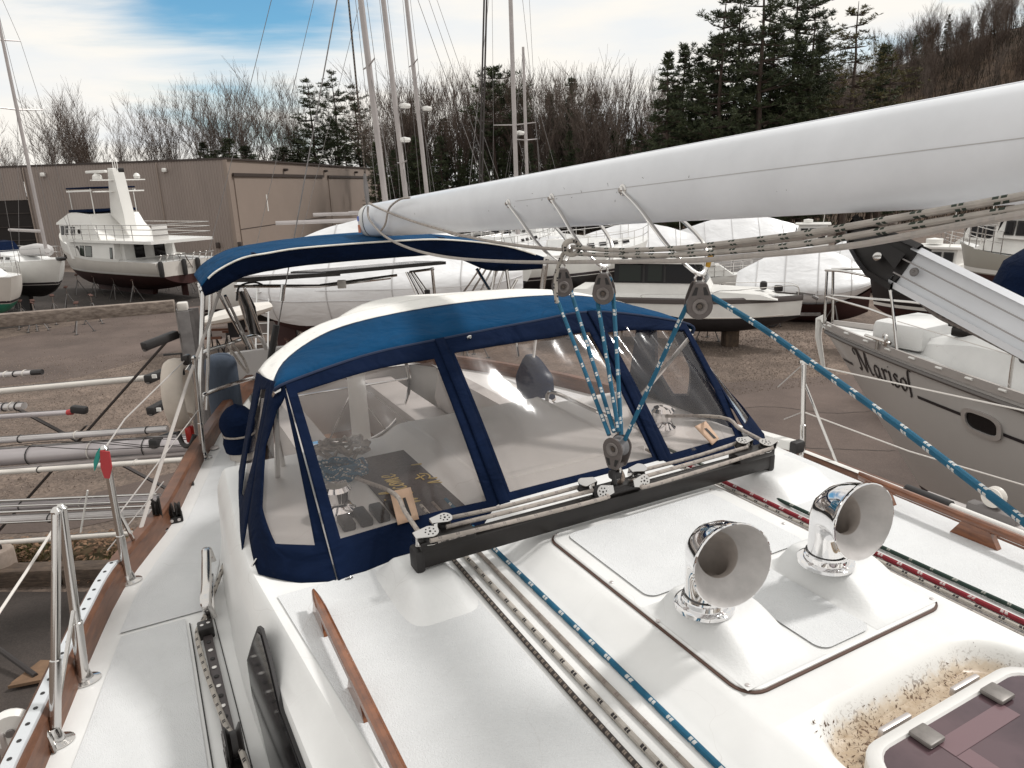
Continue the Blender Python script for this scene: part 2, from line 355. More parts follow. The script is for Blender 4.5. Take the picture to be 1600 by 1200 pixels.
# side decks
b = MB(); rows = []
for u in us:
    e = rs(u); inner = 0.40 if -3.2 < u < 6 else 1.28
    rows.append([W(u, lerp(e, max(inner, e), k / 4), DK) for k in range(5)])
b.grid(rows, flip=True)
rows = []
for u in us:
    e = rp(u); inner = 2.2 if -3.2 < u < 6 else 1.28
    rows.append([W(u, lerp(min(inner, e), e, k / 4), DK) for k in range(5)])
b.grid(rows, flip=True); part('side_deck', b, M_gel)
def deckpatch(tab, u0, u1, off, inner, n=30):
    b = MB(); rows = []
    for i in range(n + 1):
        u = lerp(u0, u1, i / n); e = rail(tab, u); q = inner(u)
        o = e + off if tab is RS else e - off
        rows.append([W(u, o, DK + .005), W(u, q, DK + .005)])
    b.grid(rows, flip=(tab is RS)); return b
part('nonskid_panel', deckpatch(RS, 2.665, 5.2, .125, lambda u: lerp(.055, .43, max(0, min(1, (u - 2.7) / 2.0)) ** .9)), M_non)
part('nonskid_panel', deckpatch(RS, 1.0, 2.64, .135, lambda u: -.035), M_non)
part('nonskid_panel', deckpatch(RP, 0.4, 5.0, .12, lambda u: 2.52), M_non)
# seam line beside the genoa track
b = MB(); b.bar(W(2.60, -.022, DK + .004), W(1.0, -.022, DK + .004), .004, .003); b.bar(W(2.66, .060, DK + .004), W(1.0, .085, DK + .004), .003, .003); part('caulk_line', b, M_rub)
# teak bulwark and cap
for tab, sg in ((RS, 1), (RP, -1)):
    b = MB(); rows = []
    for u in us:
        e = rail(tab, u)
        rows.append([W(u, e + .060 * sg, DK - .02), W(u, e + .052 * sg, DK + .085), W(u, e + .040 * sg, DK + .098), W(u, e - .010 * sg, DK + .098), W(u, e - .022 * sg, DK + .085), W(u, e - .022 * sg, DK - .06)])
    b.grid(rows, flip=(sg > 0)); part('toe_rail', b, M_teakw)
# perforated track on the starboard rail, thin metal strip on the port rail
trk = MB(); P = [W(u, rs(u) + .016, DK + .107) for u in [1.5 + .06 * i for i in range(27)]]
rows = [[p - B_ * .020 - V(0, 0, .009), p - B_ * .018, p + B_ * .018, p + B_ * .020 - V(0, 0, .009)] for p in P]
trk.grid(rows, flip=True); trk.ngon(rows[-1]); track = part('rail_track', trk, mat('anodised_pale', (0.62, 0.64, 0.66), 0.45, .3))
u = 1.55
while u < 3.05:
    hb = MB(); hb.lathe([(0.0065, 0), (0.0065, .0015)], Matrix.Translation(W(u, rs(u) + .016, DK + .107)), 8, caps=True); hb.build('bolt_hole', M_rub, track); u += .065
b = MB(); P = [W(u, rp(u) - .035, DK + .102) for u in [-.5 + .1 * i for i in range(40)]]; b.tube(P, .016, 6, flat=(1, .35)); part('rub_strip', b, M_wht)
# ---- cabin trunk
us2 = [-3.2 + .1 * i for i in range(63)]
def sec(u):
    t = max(0, min(.34, (2.1 - u) * .085)); a = max(0, (u - 2.35)) * .05; q = t * .5
    L = [(.100 + q + a * .6, -1.56), (.115 + q + a, -1.42), (.130 + q + a, -1.195), (.134 + q + a, -1.172), (.142 + t * .8 + a, -1.150), (.160 + t + a, -1.114), (.170 + t + a, -1.104), (.188 + t + a, -1.10), (.36 + t * .6, -1.099)]
    M_ = [(.60, -1.098), (.865, -1.098), (.885, -1.094), (.955, -1.054), (.975, -1.05)]
    Rr = [(1.665, -1.05), (1.69, -1.052), (1.735, -1.092), (1.755, -1.098), (2.1, -1.10), (2.26 - t, -1.105), (2.31 - t, -1.118), (2.345 - t, -1.145), (2.365 - t, -1.195), (2.42, -1.42), (2.45, -1.56)]
    return L + M_ + Rr
b = MB(); n0 = 14 - 1
rows = [[W(u, v, h) for v, h in sec(u)] for u in us2]
nb = len(rows[0])
base = len(b.v)
for r in rows: b.v += [tuple(p) for p in r]
for i in range(len(rows) - 1):
    for j in range(nb - 1):
        if j == n0 and -.31 < us2[i] < .79: continue          # the opening that the hatch recess fills
        b.face([base + i * nb + j + 1, base + i * nb + j, base + (i + 1) * nb + j, base + (i + 1) * nb + j + 1])
b.ngon(rows[-1]); b.ngon(rows[0][::-1])
cabin = part('cabin_top', b, M_gel, smooth=32)
# nonskid areas of the coachroof, starboard and port (slightly proud sheets)
def sheet(pts, h, name, m, par=cabin, n=10):
    b = MB(); rows = [[W(lerp(pts[0][0], pts[1][0], i / n), lerp(pts[0][1], pts[1][1], i / n), h), W(lerp(pts[3][0], pts[2][0], i / n), lerp(pts[3][1], pts[2][1], i / n), h)] for i in range(n + 1)]
    b.grid(rows); return b.build(name, m, par)
sheet([(1.88, .212), (-.9, .46), (-.9, .695), (1.88, .690)], -1.0955, 'nonskid_panel', M_non)
sheet([(1.88, 1.872), (-.9, 1.885), (-.9, 2.09), (1.88, 2.25)], -1.0955, 'nonskid_panel', M_non)
# hatch recess, a height field
def recess_z(u, v):
    u0, u1, v0, v1, r = -.25, .80, 1.005, 1.635, .13
    du = max(u0 + r - u, 0, u - (u1 - r)); dv = max(v0 + r - v, 0, v - (v1 - r)); d = r - math.hypot(du, dv) if (du > 0 and dv > 0) else min(u - u0, u1 - u, v - v0, v1 - v)
    t = max(0, min(1, d / .050)); return -1.05 - .056 * (t * t * (3 - 2 * t)), t
NU, NV = 92, 62
b = MB(); rows = []; vals = []
for i in range(NU + 1):
    u = lerp(-.3, .8, i / NU); r_ = []
    for j in range(NV + 1):
        v = lerp(.975, 1.665, j / NV); z, t = recess_z(u, v); r_.append(W(u, v, z)); vals.append(t)
    rows.append(r_)
b.grid(rows, flip=True)
M_rec = mat('recess_grimy', (0.80, 0.79, 0.76), 0.36)
Nn, L, bs = nodes_of(M_rec)
at_ = Nn.new('ShaderNodeAttribute'); at_.attribute_name = 'grime'
g = Nn.new('ShaderNodeNewGeometry'); nz = Nn.new('ShaderNodeTexNoise'); nz.inputs['Scale'].default_value = 26; nz.inputs['Detail'].default_value = 8; nz.inputs['Roughness'].default_value = .7; L.new(g.outputs['Position'], nz.inputs['Vector'])
ad = Nn.new('ShaderNodeMath'); ad.operation = 'MULTIPLY_ADD'; L.new(nz.outputs['Fac'], ad.inputs[0]); ad.inputs[1].default_value = .9; L.new(at_.outputs['Fac'], ad.inputs[2])
cr = Nn.new('ShaderNodeValToRGB'); e = cr.color_ramp.elements; e[0].position = .55; e[0].color = (.772, .762, .734, 1); e[1].position = 1.0; e[1].color = (.47, .385, .295, 1)
e.new(.72).color = (.62, .53, .42, 1); e.new(.92).color = (.40, .30, .20, 1)
sc_ = Nn.new('ShaderNodeMath'); sc_.operation = 'MULTIPLY'; L.new(ad.outputs[0], sc_.inputs[0]); sc_.inputs[1].default_value = .62; L.new(sc_.outputs[0], cr.inputs[0])
n3 = Nn.new('ShaderNodeTexNoise'); n3.inputs['Scale'].default_value = 95; n3.inputs['Detail'].default_value = 5; n3.inputs['Distortion'].default_value = 1.5; L.new(g.outputs['Position'], n3.inputs['Vector'])
n4 = Nn.new('ShaderNodeTexNoise'); n4.inputs['Scale'].default_value = 9; L.new(g.outputs['Position'], n4.inputs['Vector'])
sm = Nn.new('ShaderNodeMath'); sm.operation = 'MULTIPLY_ADD'; L.new(n4.outputs['Fac'], sm.inputs[0]); sm.inputs[1].default_value = .35; L.new(n3.outputs['Fac'], sm.inputs[2])
c2 = Nn.new('ShaderNodeValToRGB'); c2.color_ramp.elements[0].position = .73; c2.color_ramp.elements[1].position = .80; L.new(sm.outputs[0], c2.inputs[0])
ml = Nn.new('ShaderNodeMath'); ml.operation = 'MULTIPLY'; L.new(c2.outputs[0], ml.inputs[0]); L.new(at_.outputs['Fac'], ml.inputs[1])
mx = Nn.new('ShaderNodeMix'); mx.data_type = 'RGBA'; L.new(ml.outputs[0], mx.inputs[0]); L.new(cr.outputs[0], mx.inputs[6]); mx.inputs[7].default_value = (.10, .05, .022, 1); L.new(mx.outputs[2], bs.inputs['Base Color'])
rec = b.build('hatch_recess', M_rec, yacht)
a_ = rec.data.attributes.new('grime', 'FLOAT', 'POINT'); a_.data.foreach_set('value', [max(0, (t - .30) / .70) ** .7 for t in vals])
# fallen twigs and leaf scraps lying in the recess
b = MB()
for k in range(260):
    u = R.uniform(.67, .775) if k % 3 else R.uniform(.60, .77); v = R.choice((R.uniform(1.03, 1.30), R.uniform(1.03, 1.6))); a = R.uniform(0, PI); s = R.uniform(.0012, .0048)
    z = recess_z(u, v)[0] + .002; c = W(u, v, z); d = V(math.cos(a), math.sin(a), 0) * s; e2 = V(-math.sin(a), math.cos(a), 0) * s * R.uniform(.2, .5)
    b.ngon([c - d, c + e2 * .8, c + d, c - e2]) ; b.v[-2] = tuple(Vector(b.v[-2]) + V(0, 0, .003))
tag(b.build('leaf_litter', mat('litter_brown', (.085, .045, .022), .9)), 'dry brown leaf scraps lying in the grimy recess beside the hatch', 'litter', kind='stuff')
# hatch
def rrect(u0, u1, v0, v1, r, h, n=6):
    P = []
    for cu, cv, a0 in ((u1 - r, v1 - r, 0), (u1 - r, v0 + r, -PI / 2), (u0 + r, v0 + r, -PI), (u0 + r, v1 - r, -1.5 * PI)):
        for k in range(n + 1):
            a = a0 - 0 + (PI / 2) * (1 - k / n); P.append(W(cu + r * math.cos(a), cv + r * math.sin(a), h))
    return P
hatch = MB()
def ring(b, spec, n=6):
    rows = [rrect(*s, n=n) for s in spec]; b.grid(rows, close=True)
ring(hatch, [(.08, .675, 1.025, 1.575, .075, -1.110), (.08, .675, 1.025, 1.575, .075, -1.040), (.085, .668, 1.032, 1.568, .07, -1.034), (.10, .652, 1.048, 1.552, .06, -1.034), (.104, .648, 1.052, 1.548, .055, -1.039)])
hatch_o = part('deck_hatch', hatch, mat('hatch_frame', (.74, .725, .70), .4, .2), smooth=40)
b = MB(); b.ngon(rrect(.10, .652, 1.048, 1.552, .06, -1.0385))
M_lens = mat('smoked_acrylic', (.060, .036, .042), .09, col2=(.10, .062, .070), vscale=3.0, spec=.6, thr=(.4, .55)); b.build('lens', M_lens, hatch_o)
b = MB(); b.ngon([W(*p, -1.0375) for p in ((.615, 1.19), (.615, 1.40), (.575, 1.40), (.575, 1.19))][::-1]); b.ngon([W(*p, -1.0375) for p in ((.574, 1.19), (.574, 1.23), (.30, 1.23), (.30, 1.19))][::-1]); b.build('shade_panel', mat('lens_shade', (.17, .105, .115), .2), hatch_o)
for v in (1.185, 1.415):
    b = MB(); b.box(W(.628, v, -1.031), (.046, .046, .011), Matrix.Rotation(TH, 3, 'Z'), .004); b.build('hinge', mat('hinge_grey', (.22, .20, .185), .45, .2, var=.3, vscale=40), hatch_o)
    b = MB(); b.bar(W(.690, v - .045, -1.055), W(.690, v + .045, -1.055), .012, .02, bev=.003); b.build('hinge_pin', M_satin, hatch_o)
# ---- vent panel with its two moulded boxes
panel = part('vent_panel', (lambda b: (ring(b, [(.884, 1.70, .990, 1.655, .05, -1.048), (.884, 1.70, .990, 1.655, .05, -1.0415), (.888, 1.696, .994, 1.651, .048, -1.039)]), b.ngon(rrect(.888, 1.696, .994, 1.651, .048, -1.039)[::1]), b)[-1])(MB()), M_gel)
b = MB(); ring(b, [(.878, 1.706, .984, 1.661, .056, -1.049), (.878, 1.706, .984, 1.661, .056, -1.0455), (.884, 1.70, .990, 1.655, .05, -1.0445)]); b.build('sealant_bead', mat('sealant_brown', (.085, .045, .032), .7), panel)
def hump(name, u0, u1, v0, v1, H, h0, slopes, m, par, n=36, mv=28, rr=.03):
    b = MB(); rows = []
    def ss(x): x = max(0, min(1, x)); return x * x * (3 - 2 * x)
    for i in range(n + 1):
        u = lerp(u0, u1, i / n); r_ = []
        for j in range(mv + 1):
            v = lerp(v0, v1, j / mv)
            f = ss((u - u0) / slopes[0]) * ss((u1 - u) / slopes[1]) * ss((v - v0) / slopes[2]) * ss((v1 - v) / slopes[3])
            r_.append(W(u, v, h0 + H * f))
        rows.append(r_)
    b.grid(rows, flip=True); return b.build(name, m, par, smooth=60)
M_mould = mat('moulded_gel', (.74, .74, .73), .5, var=.12, vscale=4, bump=.10, bscale=120); add_crazing(M_mould, 7.0, .25)
boxes = []
for v0, v1 in ((.996, 1.235), (1.41, 1.650)):
    boxes.append(hump('vent_box', .892, 1.245, v0, v1, .068, -1.0385, (.17, .055, .06, .06), M_mould, panel))
for pts in ([(.90, 1.235), (.90, 1.405), (1.25, 1.405), (1.25, 1.235)], [(1.265, 1.035), (1.265, 1.61), (1.665, 1.61), (1.665, 1.035)]):
    b = MB(); us_, vs_ = [p[0] for p in pts], [p[1] for p in pts]
    b.ngon(rrect(min(us_), max(us_), min(vs_), max(vs_), .03, -1.0345)); b.build('nonskid_inset', M_non, panel)
for u, v in ((.905, 1.008), (.905, 1.637), (1.18, .993), (1.38, .999), (1.685, 1.01), (1.38, 1.646), (1.685, 1.636)):
    b = MB(); b.lathe([(.0055, -.001), (.0055, .002), (.004, .003)], Matrix.Translation(W(u, v, -1.0388)), 10, caps=True); b.build('screw', M_satin, panel)
def cowl(u, v, az, h):
    base = W(u, v, h)
    fl = MB(); fl.lathe([(.070, -.006), (.070, .003), (.064, .006), (.056, .006), (.054, .018), (.0515, .020), (.0515, .026)], Matrix.Translation(base), 32)
    flange = fl.build('vent_flange', M_chrome, panel, smooth=30)
    for k in range(4):
        a = 2 * PI * k / 4 + .5; sb = MB(); sb.lathe([(.005, 0), (.005, .002), (.003, .003)], Matrix.Translation(base + V(.060 * math.cos(a), .060 * math.sin(a), .0055)), 8, caps=True); sb.build('screw', M_satin, flange)
    d = V(math.sin(az), math.cos(az), 0); s = V(math.cos(az), -math.sin(az), 0)
    def ringat(phi, rad, ex=0.0, n=36, lift=.098, rad0=.052, off=0.0):
        t = d * math.sin(phi) + V(0, 0, 1) * math.cos(phi)            # tangent
        c = base + V(0, 0, lift) + d * (rad0 * (1 - math.cos(phi))) + V(0, 0, rad0 * math.sin(phi)) + t * ex
        up = d * (-math.cos(phi)) + V(0, 0, 1) * math.sin(phi)
        c = c + up * off - s * off * -.35
        return [c + s * (rad * math.cos(2 * PI * k / n)) + up * (rad * math.sin(2 * PI * k / n)) for k in range(n)]
    P = PI / 180
    out = [[base + s * (.047 * math.cos(2 * PI * k / 36)) - d * (.047 * math.sin(2 * PI * k / 36)) + V(0, 0, z) for k in range(36)] for z in (.018, .05, .075)]
    prof = [(0, .047, 0), (15, .050, 0), (30, .055, 0), (45, .062, 0), (60, .071, .012), (72, .080, .026), (80, .087, .036), (84, .0925, .043), (86, .0965, .050)]
    out += [ringat(a * P, r, e) for a, r, e in prof]
    lip = [ringat(86 * P, .0985, .051), ringat(86 * P, .0985, .0535), ringat(86 * P, .0960, .0545)]
    b = MB(); b.grid(out + lip, close=True, flip=False); cw = b.build('cowl', M_chrome, panel, smooth=60)
    inn = [ringat(86 * P, .0960, .0545), ringat(85 * P, .087, .043), ringat(81 * P, .0735, .031), ringat(75 * P, .062, .021), ringat(68 * P, .0515, .012)]
    b = MB(); b.grid(inn, close=True); b.build('bell_lining', mat('satin_inside', (.52, .495, .48), .6, .1, var=.18, vscale=22), cw, smooth=70)
    thr = [ringat(68 * P, .0515, .012), ringat(66 * P, .050, .008), ringat(45 * P, .047, -.004), ringat(20 * P, .046, 0), ringat(0, .045, -.04)]
    b = MB(); b.grid(thr, close=True); b.ngon(thr[-1]); b.build('throat', mat('throat_tan', (.52, .465, .425), .6, .1, var=.2, vscale=25), cw, smooth=70)
cowl(1.100, 1.064, math.radians(163), -.968)
cowl(1.088, 1.466, math.radians(157), -.968)
# ---- teak handrails on the roof
def handrail(v, u0, u1, h, vv=0.0):
    b = MB(); n = 60; rows = []
    for i in range(n + 1):
        t = i / n; u = lerp(u0, u1, t); w = .0145 * min(1, (math.sin(PI * max(.004, min(.996, t)) ) * 14)) ** .5
        c = W(u, v + vv * t, h + .052); rows.append([c + B_ * (w * math.cos(a)) + V(0, 0, .015 * math.sin(a)) for a in [2 * PI * k / 10 for k in range(10)]])
    b.grid(rows, close=True, flip=True); b.ngon(rows[0]); b.ngon(rows[-1])
    hr = b.build('handrail', M_teak, yacht)
    k = 0; L_ = u0 - u1; step = .345; u = u0 - .075
    while u > u1 + .05:
        p = MB(); t = (u0 - u) / L_
        p.prism([W(u + .075, v + vv * t - .011, h - .012), W(u + .040, v + vv * t - .011, h + .046), W(u - .040, v + vv * t - .011, h + .046), W(u - .075, v + vv * t - .011, h - .012)], B_ * .022)
        p.build('rail_foot', M_teak, hr); u -= step
handrail(.292, 1.76, -.6, -1.10)
handrail(2.155, 1.50, -.6, -1.09, -.09)
# cabin side window
pn = (W(0, .115, -1.42) - W(0, .130, -1.195)).cross(A_ - B_ * .0425).normalized(); p0 = W(2.1, .115, -1.42)
def onside(pts, e): return [Pplane(x, y, p0, pn) for x, y in pts]
wp = onside([(408, 981), (399, 1005), (391, 1032), (399, 1085), (414, 1140), (432, 1215), (446, 1262), (505, 1262), (478, 1200), (444, 1110), (425, 1030), (413, 985)], 0)
sgn = 1 if pn.dot(B_) < 0 else -1
cen = sum(wp, Vector()) / len(wp)
b = MB(); b.prism([cen + (p - cen) * 1.03 for p in wp], pn * sgn * .008); cw_ = b.build('cabin_window', M_rub, yacht)
b = MB(); b.prism([cen + (p - cen) * .955 for p in wp], pn * sgn * .0115); b.build('glazing', M_glassk, cw_)
# chromed fairlead casting at the cabin side and rope ramp
b = MB(); hp = [W(2.93, .098, -1.47), W(2.93, .085, -1.405), W(2.80, .072, -1.40), W(2.62, .055, -1.40), W(2.53, .040, -1.42), W(2.53, .055, -1.49)]; b.tube(smooth_path(hp, 30), .015, 8, flat=(.55, 1.2)); b.bar(W(2.86, .075, -1.49), W(2.58, .05, -1.49), .035, .012, bev=.003); b.bar(W(2.72, .07, -1.48), W(2.72, .062, -1.405), .02, .012, bev=.003); part('handhold_casting', b, M_ss)
# genoa track, starboard
b = MB(); b.bar(W(2.45, .027, -1.512), W(1.0, .045, -1.512), .032, .022, bev=.004); tr = part('genoa_track', b, mat('track_grey', (.10, .085, .085), .45, .4, var=.2, vscale=30))
i = 0; u = 2.40
while u > 1.4:
    c = W(u, .027 + (2.45 - u) * .0124, -1.5005)
    hb = MB(); hb.lathe([(.0085, 0), (.0085, .0012), (.006, .002)], Matrix.Translation(c), 10, caps=True); hb.build('track_screw' if i % 2 else 'track_hole', M_ss if i % 2 else M_rub, tr); i += 1; u -= .052
b = MB(); b.box(W(2.475, .0265, -1.495), (.052, .062, .045), Matrix.Rotation(TH, 3, 'Z'), .006); es = b.build('end_stop', M_black, tr)
for dv in (-.011, .011):
    b = MB(); b.lathe([(.007, 0), (.007, .002), (.004, .003)], Matrix.Translation(W(2.475 + dv * .3, .0265 + dv, -1.4725)), 10, caps=True); b.build('screw', M_ss, es)
# lead car with perforated cheek
lead = MB(); lead.bar(W(1.83, .035, -1.488), W(1.68, .038, -1.488), .05, .03, bev=.008); lc = lead.build('lead_car', M_black, tr)
Mx = Matrix.Translation(W(1.765, .04, -1.43)) @ Matrix((A_, V(0, 0, 1), -B_)).transposed().to_4x4()
b = MB(); b.lathe([(.012, -.022), (.052, -.022), (.052, -.018), (.036, -.008), (.036, .008), (.052, .018), (.052, .022), (.012, .022)], Mx, 28); b.build('sheave', M_black, tr)
ck = MB(); ck.lathe([(.0, .0245), (.044, .0245), (.046, .027), (.0, .028)], Mx, 24); cko = ck.build('cheek', M_satin, tr)
hh = MB()
for r_, n_ in ((.017, 6), (.034, 11)):
    for k in range(n_):
        a = 2 * PI * k / n_; hh.lathe([(.0045, 0.0), (.0045, .0012)], Mx @ Matrix.Translation((r_ * math.cos(a), r_ * math.sin(a), .0275)), 8, caps=True)
hh.build('lightening_hole', M_rub, cko)
# stanchions, starboard and port
def post(p0, p1, r=.0125, name='stanchion', base=True, par=yacht):
    b = MB(); b.tube([p0, lerp(p0, p1, .36), lerp(p0, p1, .364), p1], [r * 1.25, r * 1.25, r, r], 12); s = b.build(name, M_ss, par)
    if base:
        q = MB(); q.lathe([(.052, 0), (.052, .004), (.030, .010), (.018, .05), (.016, .052)], Matrix.Translation(p0 - V(0, 0, .002)) @ Matrix.Scale(.72, 4, A_), 20); q.build('stanchion_base', M_ss, s)
    c = MB(); c.lathe([(r * 1.05, -.004), (r * 1.2, .004), (r * .6, .014)], Matrix.Translation(p1), 10, caps=True); c.build('cap', M_ss, s)
    return s
def onz(x, y, h=DK + .004): return Pz(x, y, h)
s1 = onz(131, 1063); t1 = Pd(96, 795, s1.y - .02); post(s1, t1, .0145)
s1b = onz(86, 1160); post(s1b, Pd(88, 800, s1b.y + .16), .0125)
s2 = onz(201, 908); t2 = Pd(163, 702, s2.y); post(s2, t2, .0135)
s2b = onz(218, 863); b = MB(); b.tube([s2b, lerp(s2, t2, .62)], .008, 8); part('stanchion_brace', b, M_ss)
b = MB(); b.lathe([(.032, 0), (.032, .004), (.012, .012)], Matrix.Translation(s2b), 14, caps=True); part('brace_foot', b, M_ss)
b = MB(); b.tube([lerp(s1b, t1, .1), lerp(s1, t1, .45)], .007, 8); part('stanchion_brace', b, M_ss)
s0 = onz(318, 716); t0 = Pd(303, 560, s0.y); post(s0, t0, .0125)
sp = Pz(1254, 716, DK + .06); tp = Pd(1256, 568, sp.y); post(sp, tp, .0125)
b = MB(); b.tube([Pd(1258, 600, sp.y), Pz(1312, 735, DK + .06)], .007, 8); part('stanchion_brace', b, M_ss)
b = MB(); b.tube([Pd(1249, 566, sp.y), Pd(1262, 566, sp.y)], .009, 8); part('lifeline_eye', b, M_ss)
# guard wires
def wire(pts, r, m=mat('wire_dull', (.42, .39, .37), .6), par=yacht, name='lifeline'): b = MB(); b.tube(pts, r, 6); return b.build(name, m, par)
wire([t1 - V(0, 0, .02), Pd(40, 895, 1.82), Pd(0, 955, 1.68), Pd(-60, 1050, 1.5)], .0042, mat('wire_white', (.66, .62, .58), .5))
wire([t2, Pd(195, 655, 3.0), Pd(292, 560, s0.y + .1)], .0035)
wire([lerp(s2, t2, .5), lerp(s0, t0, .5)], .003)
wire([Pd(256, 752, 3.0), Pd(168, 860, 2.75)], .0025)
wire([tp, Pd(1420, 603, 3.2), Pd(1640, 650, 2.7)], .0035, mat('wire_white', (.66, .62, .58), .5))
wire([lerp(sp, tp, .5), Pd(1420, 705, 3.2), Pd(1640, 770, 2.7)], .0035, mat('wire_white', (.66, .62, .58), .5))
wire([tp, Pd(1215, 605, 3.6)], .003); wire([lerp(sp, tp, .5), Pd(1225, 655, 3.6)], .003)
# webbing strap from rail to the upper rigging
b = MB(); b.tube([onz(203, 880), Pd(245, 745, 3.15), Pd(292, 600, 3.9), Pd(352, 432, 4.4)], .010, 8, flat=(1, .5)); part('webbing_strap', b, mat('strap_grey', (.42, .385, .36), .8))
# deck blocks on the starboard side
def deckblock():
    c = Pz(272, 800, DK + .045); M = Matrix((B_, A_, V(0, 0, 1))).transposed()
    b = MB(); b.box(c - V(0, 0, .028), (.070, .075, .032), M, .006)
    blk = part('turning_block', b, M_black)
    for s in (-1, 1):
        w = MB(); Mx = Matrix.Translation(c + B_ * (.018 * s) + V(0, 0, .008)) @ Matrix((A_, V(0, 0, 1), B_)).transposed().to_4x4()
        w.lathe([(.0, -.014), (.036, -.014), (.040, -.010), (.031, 0), (.040, .010), (.036, .014), (.0, .014)], Mx, 24); w.build('sheave', M_black, blk)
    for s in (-1, 1):
        h_ = MB(); h_.lathe([(.008, 0), (.008, .002)], Matrix.Translation(c + B_ * (.016 * s) - A_ * .038 - V(0, 0, .028)) @ Matrix.Rotation(PI / 2, 4, B_), 10, caps=True); h_.build('bolt', M_satin, blk)
deckblock()
c = Pz(251, 829, DK + .006); b = MB(); b.lathe([(.032, 0), (.034, .004), (.022, .010), (.026, .018), (.02, .024), (.024, .032), (.018, .04), (.012, .05)], Matrix.Translation(c), 16, caps=True); sbk = part('standup_block', b, M_ss)
Mx = Matrix.Translation(c + V(0, 0, .115)) @ Matrix((A_, V(0, 0, 1), B_)).transposed().to_4x4()
b = MB(); b.bar(c + V(0, 0, .05) + B_ * .014, c + V(0, 0, .17) + B_ * .014, .012, .036, up=tuple(A_), bev=.005); b.bar(c + V(0, 0, .05) - B_ * .014, c + V(0, 0, .17) - B_ * .014, .012, .036, up=tuple(A_), bev=.005); b.build('cheek', M_black, sbk)
b = MB(); b.lathe([(.0, -.008), (.042, -.008), (.034, 0), (.042, .008), (.0, .008)], Mx, 20); b.build('sheave', M_black, sbk)
# hawse slot, filler cap and U-bolt
b = MB(); b.box(Pz(298, 753, DK + .006), (.10, .03, .006), Matrix.Rotation(TH + PI / 2, 3, 'Z'), .002); part('drain_slot', b, M_rub)
b = MB(); b.lathe([(.034, 0), (.034, .004), (.024, .005)], Matrix.Translation(Pz(334, 700, DK + .006)), 20, caps=True); part('filler_cap', b, M_satin)
b = MB(); b.tube(smooth_path([onz(60, 1178), onz(52, 1172) + V(0, 0, .05), onz(75, 1168) + V(0, 0, .06), onz(86, 1175)], 10), .007, 8); part('rigging_shackle', b, M_ss)
# ---- traveller
for v, w_ in ((.590, .120), (1.985, .17)):
    hump('traveller_foot', 1.50, 1.90, v - w_, v + w_, .066, -1.102, (.15, .10, .07, .07), M_mould, cabin)
tv = MB(); tv.box(W(1.715, 1.2525, -1.000), (1.355, .052, .056), Matrix.Rotation(TH, 3, 'Z'), .006); trav = part('traveller_beam', tv, M_black)
b = MB(); b.box(W(1.715, 1.2525, -.966), (1.30, .026, .014), Matrix.Rotation(TH, 3, 'Z'), .003); b.build('traveller_track', mat('track_dark', (.05, .045, .043), .4, .5), trav)
for v, s in ((.66, 1), (1.845, -1)):
    b = MB(); b.box(W(1.708, v, -.958), (.17, .060, .032), Matrix.Rotation(TH, 3, 'Z'), .006); e_ = b.build('end_control', M_black, trav)
    b = MB(); b.box(W(1.6765, v + .02 * s, -.950), (.11, .003, .006), Matrix.Rotation(TH, 3, 'Z')); b.build('wear_mark', mat('scratched_paint', (.42, .38, .35), .6, col2=(.05, .045, .04), vscale=60, thr=(.45, .55)), e_)
    b = MB(); b.box(W(1.715, v - .10 * s * .85, -1.005), (.03, .060, .072), Matrix.Rotation(TH, 3, 'Z'), .012); b.build('end_cap', M_rub, trav)
def tblock(c, ax, par, tilt=V(0, 0, 1), r=.021, holes=True, t=.013):
    """small stainless block: two cheek plates and a sheave"""
    ax = Vector(ax).normalized(); n = Vector(tilt).normalized(); y = n.cross(ax).normalized(); M = Matrix((ax, y, n)).transposed().to_4x4()
    T = Matrix.Translation(c) @ M; o = None
    for s in (-1, 1):
        b = MB(); pr = []
        for k in range(17):
            a = PI / 2 + PI * k / 16; pr.append(T @ V(r * math.cos(a), r * math.sin(a), s * t))
        pr += [T @ V(r * 1.9, -r * .55, s * t), T @ V(r * 1.9, r * .55, s * t)]
        b.prism(pr, (T.to_3x3() @ V(0, 0, .0022 * s))); q = b.build('block_cheek', M_ss, par, smooth=0)
        if s > 0 and holes:
            h_ = MB()
            for k in range(7):
                a = 2 * PI * k / 7; h_.lathe([(.0026, 0), (.0026, .0006)], T @ Matrix.Translation((r * .58 * math.cos(a), r * .58 * math.sin(a), t + .0023)), 6, caps=True)
            h_.lathe([(.0035, 0), (.0035, .0008)], T @ Matrix.Translation((0, 0, t + .0023)), 8, caps=True); h_.build('lightening_hole', M_rub, q)
    b = MB(); b.lathe([(.0, -t * .8), (r * .95, -t * .8), (r * .75, 0), (r * .95, t * .8), (.0, t * .8)], T, 16); b.build('block_sheave', M_rub, par)
    b = MB(); b.box(T @ V(r * 1.85, 0, 0), (r * .25, r * 1.2, t * 2.3), M.to_3x3(), .002); b.build('block_head', M_ss, par)
car = MB(); car.box(W(1.715, 1.255, -.948), (.16, .050, .024), Matrix.Rotation(TH, 3, 'Z'), .006); car_o = car.build('traveller_car', M_black, trav)
for s in (-1, 1):
    b = MB(); b.tube(smooth_path([W(1.715, 1.255 + .012 * s, -.940), W(1.700, 1.255 + .017 * s, -.915), W(1.715, 1.255 + .010 * s, -.885)], 8), .008, 8); b.build('car_toggle', mat('toggle_bronze', (.30, .24, .20), .35, .8) if s > 0 else M_rub, trav)
b = MB(); b.box(W(1.715, 1.255, -.905), (.045, .035, .03), Matrix.Rotation(TH, 3, 'Z'), .01); b.build('car_toggle', M_rub, trav)
